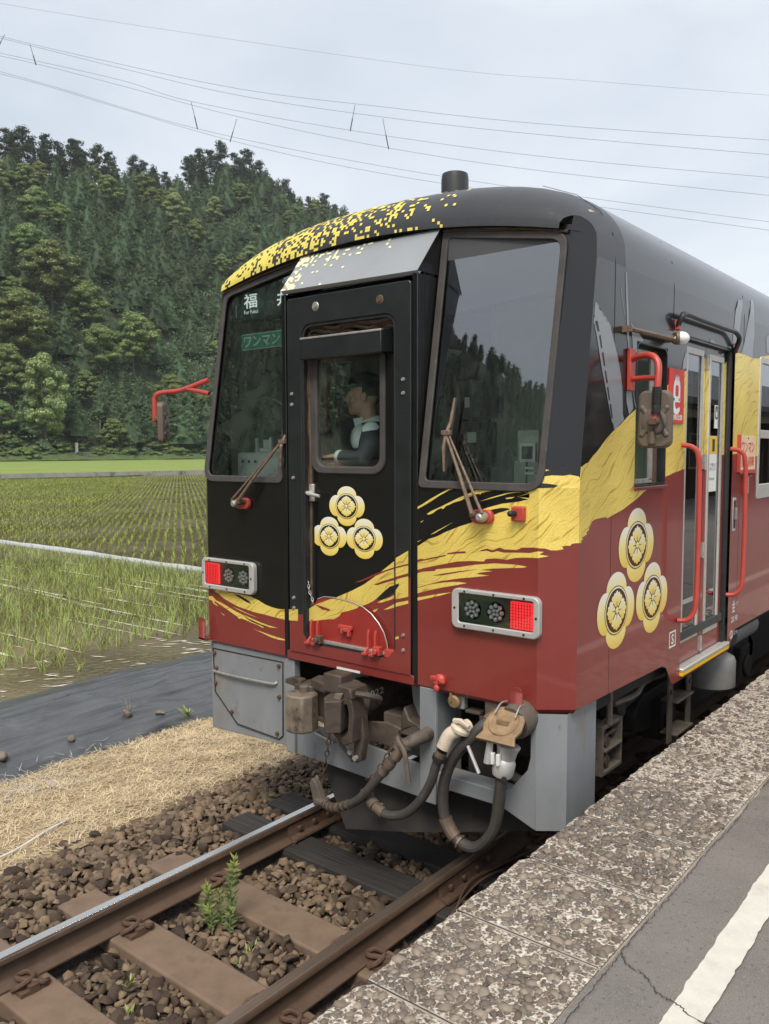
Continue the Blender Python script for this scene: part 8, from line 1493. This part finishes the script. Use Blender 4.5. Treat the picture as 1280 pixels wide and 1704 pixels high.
# ================================================================ weeds, stones, tape
M['weed_leaf'] = mat('weed_leaf', (.22, .29, .11), .6, var=.3, vscale=30); M['weed_young'] = mat('weed_young', (.33, .39, .12), .6, var=.2, vscale=30); M['weed_stem'] = mat('weed_stem', (.17, .20, .08), .7); M['dry_grass'] = mat('dry_grass', (.40, .34, .24), .9)
M['field_stone'] = mat('field_stone', (.19, .16, .13), .9, var=.3, vscale=20, dirt=((.10, .08, .06), .2, 14), bump=(.3, 40, .005))
M['tape_white'] = mat('tape_white', (.66, .65, .62), .6, var=.15, vscale=9)
def stalk(parent, x, y, h, nl, ll, seed, lean=(0, 0)):
    r = random.Random(seed); P = bez([(x + lean[0]*t*t + r.uniform(-.006, .006), y + lean[1]*t*t + r.uniform(-.006, .006), h*t) for t in (0, .35, .7, 1)], 4)
    G().tube(P, [.0042*(1 - .7*i/(len(P) - 1)) for i in range(len(P))], 6).obj('stem', 'weed_stem', parent)
    lv, yg = G(), G()
    for k in range(nl):
        t = .10 + .90*(k/nl)**.85; i = min(len(P) - 1, int(t*(len(P) - 1))); b = P[i]; a = k*2.4 + r.uniform(-.4, .4); l = ll*(1.05 - .55*t)*r.uniform(.7, 1.2)*(1 if t < .93 else .6); el = R(r.uniform(25, 60) if t < .9 else r.uniform(55, 80))
        d = Vector((math.cos(a)*math.cos(el), math.sin(a)*math.cos(el), math.sin(el))); s = Vector((-math.sin(a), math.cos(a), 0))*(l*.05); nrm = d.cross(s).normalized()*.006; tip = b + d*l - Vector((0, 0, l*.28*(1 - t)))
        (yg if t > .72 else lv).add([b, b + d*l*.4 + s + nrm, tip, b + d*l*.4 - s + nrm, b + d*l*.45 - nrm], [(0, 1, 4), (1, 2, 4), (0, 4, 3), (4, 2, 3)])
    o = lv.obj('leaves', 'weed_leaf', parent, smooth=0, fix=False); o['kind'] = 'stuff'; o = yg.obj('shoots', 'weed_young', parent, smooth=0, fix=False); o['kind'] = 'stuff'
wd = thing('weed', 'tall bushy green weed growing between two sleepers inside the track', 'weed', (-.185, -.80, -.185))
stalk(wd, .045, .05, .40, 120, .085, 1, (.02, .02)); stalk(wd, -.045, -.02, .25, 80, .085, 2, (-.01, 0)); stalk(wd, .0, -.03, .17, 34, .07, 3, (.0, -.02)); stalk(wd, .075, .02, .16, 30, .065, 4, (.03, 0)); stalk(wd, -.02, .03, .20, 36, .07, 5, (-.02, .02))
def sprig(x, y, z, h, n, seed, label, m='weed_young'):
    r = random.Random(seed); w_ = thing('weed', label, 'weed', (x, y, z)); g = G()
    for k in range(n):
        a = r.uniform(0, 6.28); el = R(r.uniform(40, 85)); l = h*r.uniform(.5, 1.1); b = Vector((r.uniform(-.012, .012), r.uniform(-.012, .012), 0)); d = Vector((math.cos(a)*math.cos(el), math.sin(a)*math.cos(el), math.sin(el))); s = Vector((-math.sin(a), math.cos(a), 0))*(l*.06)
        g.add([b - s*.6, b + s*.6, b + d*l*.6 + s, b + d*l*.6 - s, b + d*l - Vector((0, 0, l*.15))], [(0, 1, 2, 3), (3, 2, 4)])
    o = g.obj('blades', m, w_, smooth=0, fix=False); o['kind'] = 'stuff'
sprig(.10, -.83, -.18, .075, 9, 1, 'small light green sprout on the stones right of the tall weed'); sprig(.055, -.78, -.18, .06, 7, 2, 'tiny sprout close beside the tall weed on the stones'); sprig(-.16, -1.34, -.18, .075, 10, 3, 'thin sprout between the two nearest whole sleepers'); sprig(.02, -1.46, -.18, .07, 8, 4, 'small yellowish sprout on the stones low at the bottom of the track')
sprig(.20, -1.50, -.18, .10, 9, 5, 'grassy sprout against the right rail at the bottom edge'); sprig(.12, -.92, -.18, .055, 7, 6, 'twin bladed sprout between the weed and the right rail'); sprig(.07, -.20, -.18, .05, 6, 7, 'tiny sprout on the stones before the timber sleeper')
sprig(-3.92, 1.92, -.52, .16, 26, 8, 'light green weed at the hem of the mulch sheet beside the railcar', 'weed_young')
def mz(x, y): return float(mulch(np.array([x]), np.array([y]))[0])
for k, (x, y, s, lab) in enumerate(((-4.15, .07, .085, 'pale stone on the mulch sheet at the left edge of the picture'), (-4.13, .75, .072, 'rough brown stone weighing down the mulch sheet left of the grass tuft'), (-4.25, 1.42, .09, 'stone with a tuft of dry grass on the mulch sheet'), (-4.11, 1.72, .060, 'small flat pale stone on the mulch sheet nearest the railcar'))):
    V, F = stone_shape(900 + k, .62); me = bpy.data.meshes.new('weight_stone'); me.from_pydata((V*s).tolist(), [], F.tolist()); me.materials.append(M['field_stone']); o = bpy.data.objects.new('weight_stone', me); COL.objects.link(o)
    o.location = (x, y, mz(x, y) + s*.35); o.rotation_euler = (.1, .1, k*1.3); md = o.modifiers.new('round', 'SUBSURF'); md.levels = md.render_levels = 1; tag(o, lab, 'stone', 'stones weighing down the mulch sheet')
r = random.Random(4); g = G(); dg = thing('grass_tuft', 'dry straw coloured grass tuft sticking up behind a stone on the mulch sheet', 'grass', (-4.27, 1.46, mz(-4.27, 1.46)))
for k in range(26):
    a = r.uniform(0, 6.28); el = R(r.uniform(50, 88)); l = r.uniform(.10, .24); d = Vector((math.cos(a)*math.cos(el), math.sin(a)*math.cos(el), math.sin(el))); s = Vector((-math.sin(a), math.cos(a), 0))*.003; g.add([-s, s, d*l], [(0, 1, 2)])
o = g.obj('blades', 'dry_grass', dg, smooth=0, fix=False); o['kind'] = 'stuff'
P = [(-2.05, -1.25), (-2.12, -.9), (-2.18, -.6), (-2.23, -.42)]; P = bez([(x, y, float(strawz(np.array([x]), np.array([y]))[0]) + .022) for x, y in P], 6); o = G().tube(P, .007, 6).obj('white_cord', 'tape_white'); tag(o, 'short white cord lying on the straw at the left edge', 'cord')
# station house farther down the platform: seen only as the dark band mirrored in the car's side
M['dark_wood'] = mat('dark_wood', (.07, .048, .034), .8, var=.25, vscale=2, stretch=(1, 6, .5)); M['roof_tile'] = mat('roof_tile', (.10, .10, .105), .6, var=.2, vscale=3); M['pale_beam'] = mat('pale_beam', (.42, .38, .32), .7)
sh_ = thing('station_house', 'small dark timber station house with a low roof down the platform', 'building')
G().b2((8.2, 13, PZ), (11.5, 46, PZ + 2.6)).obj('wall', 'dark_wood', sh_); G().prism([(-1.9, -.05), (1.6, 1.5), (5.2, -.05), (5.2, -.2), (1.6, 1.3), (-1.9, -.2)], (8.2, 12, PZ + 2.8), (1, 0, 0), (0, 0, 1), (0, 35, 0)).obj('roof', 'roof_tile', sh_, smooth=0)
G().b2((6.75, 12.2, PZ + 2.32), (6.9, 46, PZ + 2.5)).obj('eaves_beam', 'pale_beam', sh_)
for k in range(9): G().b2((6.75, 13 + 4*k, PZ), (6.9, 13.15 + 4*k, PZ + 2.32)).obj('post', 'dark_wood', sh_)
for k in range(8):
    w_ = G().b2((8.17, 14 + 4*k, PZ + .9), (8.2, 16 + 4*k, PZ + 2.0)).obj('window', 'pale_beam', sh_); G().b2((8.155, 14.1 + 4*k, PZ + .97), (8.172, 15.9 + 4*k, PZ + 1.93)).obj('pane', 'interior_dark', w_)
# ================================================================ thin summer haze
hm = bpy.data.materials.new('haze'); hm.use_nodes = True; t = hm.node_tree; t.nodes.clear(); o_ = t.nodes.new('ShaderNodeOutputMaterial'); pv = t.nodes.new('ShaderNodeVolumePrincipled')
pv.inputs['Color'].default_value = (.92, .95, .97, 1); pv.inputs['Density'].default_value = .00016; pv.inputs['Anisotropy'].default_value = .1; t.links.new(pv.outputs[0], o_.inputs['Volume'])
M['haze'] = hm; hz = G().b2((-1420, -1420, -2.3), (1420, 1420, 300)).obj('haze', 'haze', None, smooth=0); hz['kind'] = 'stuff'
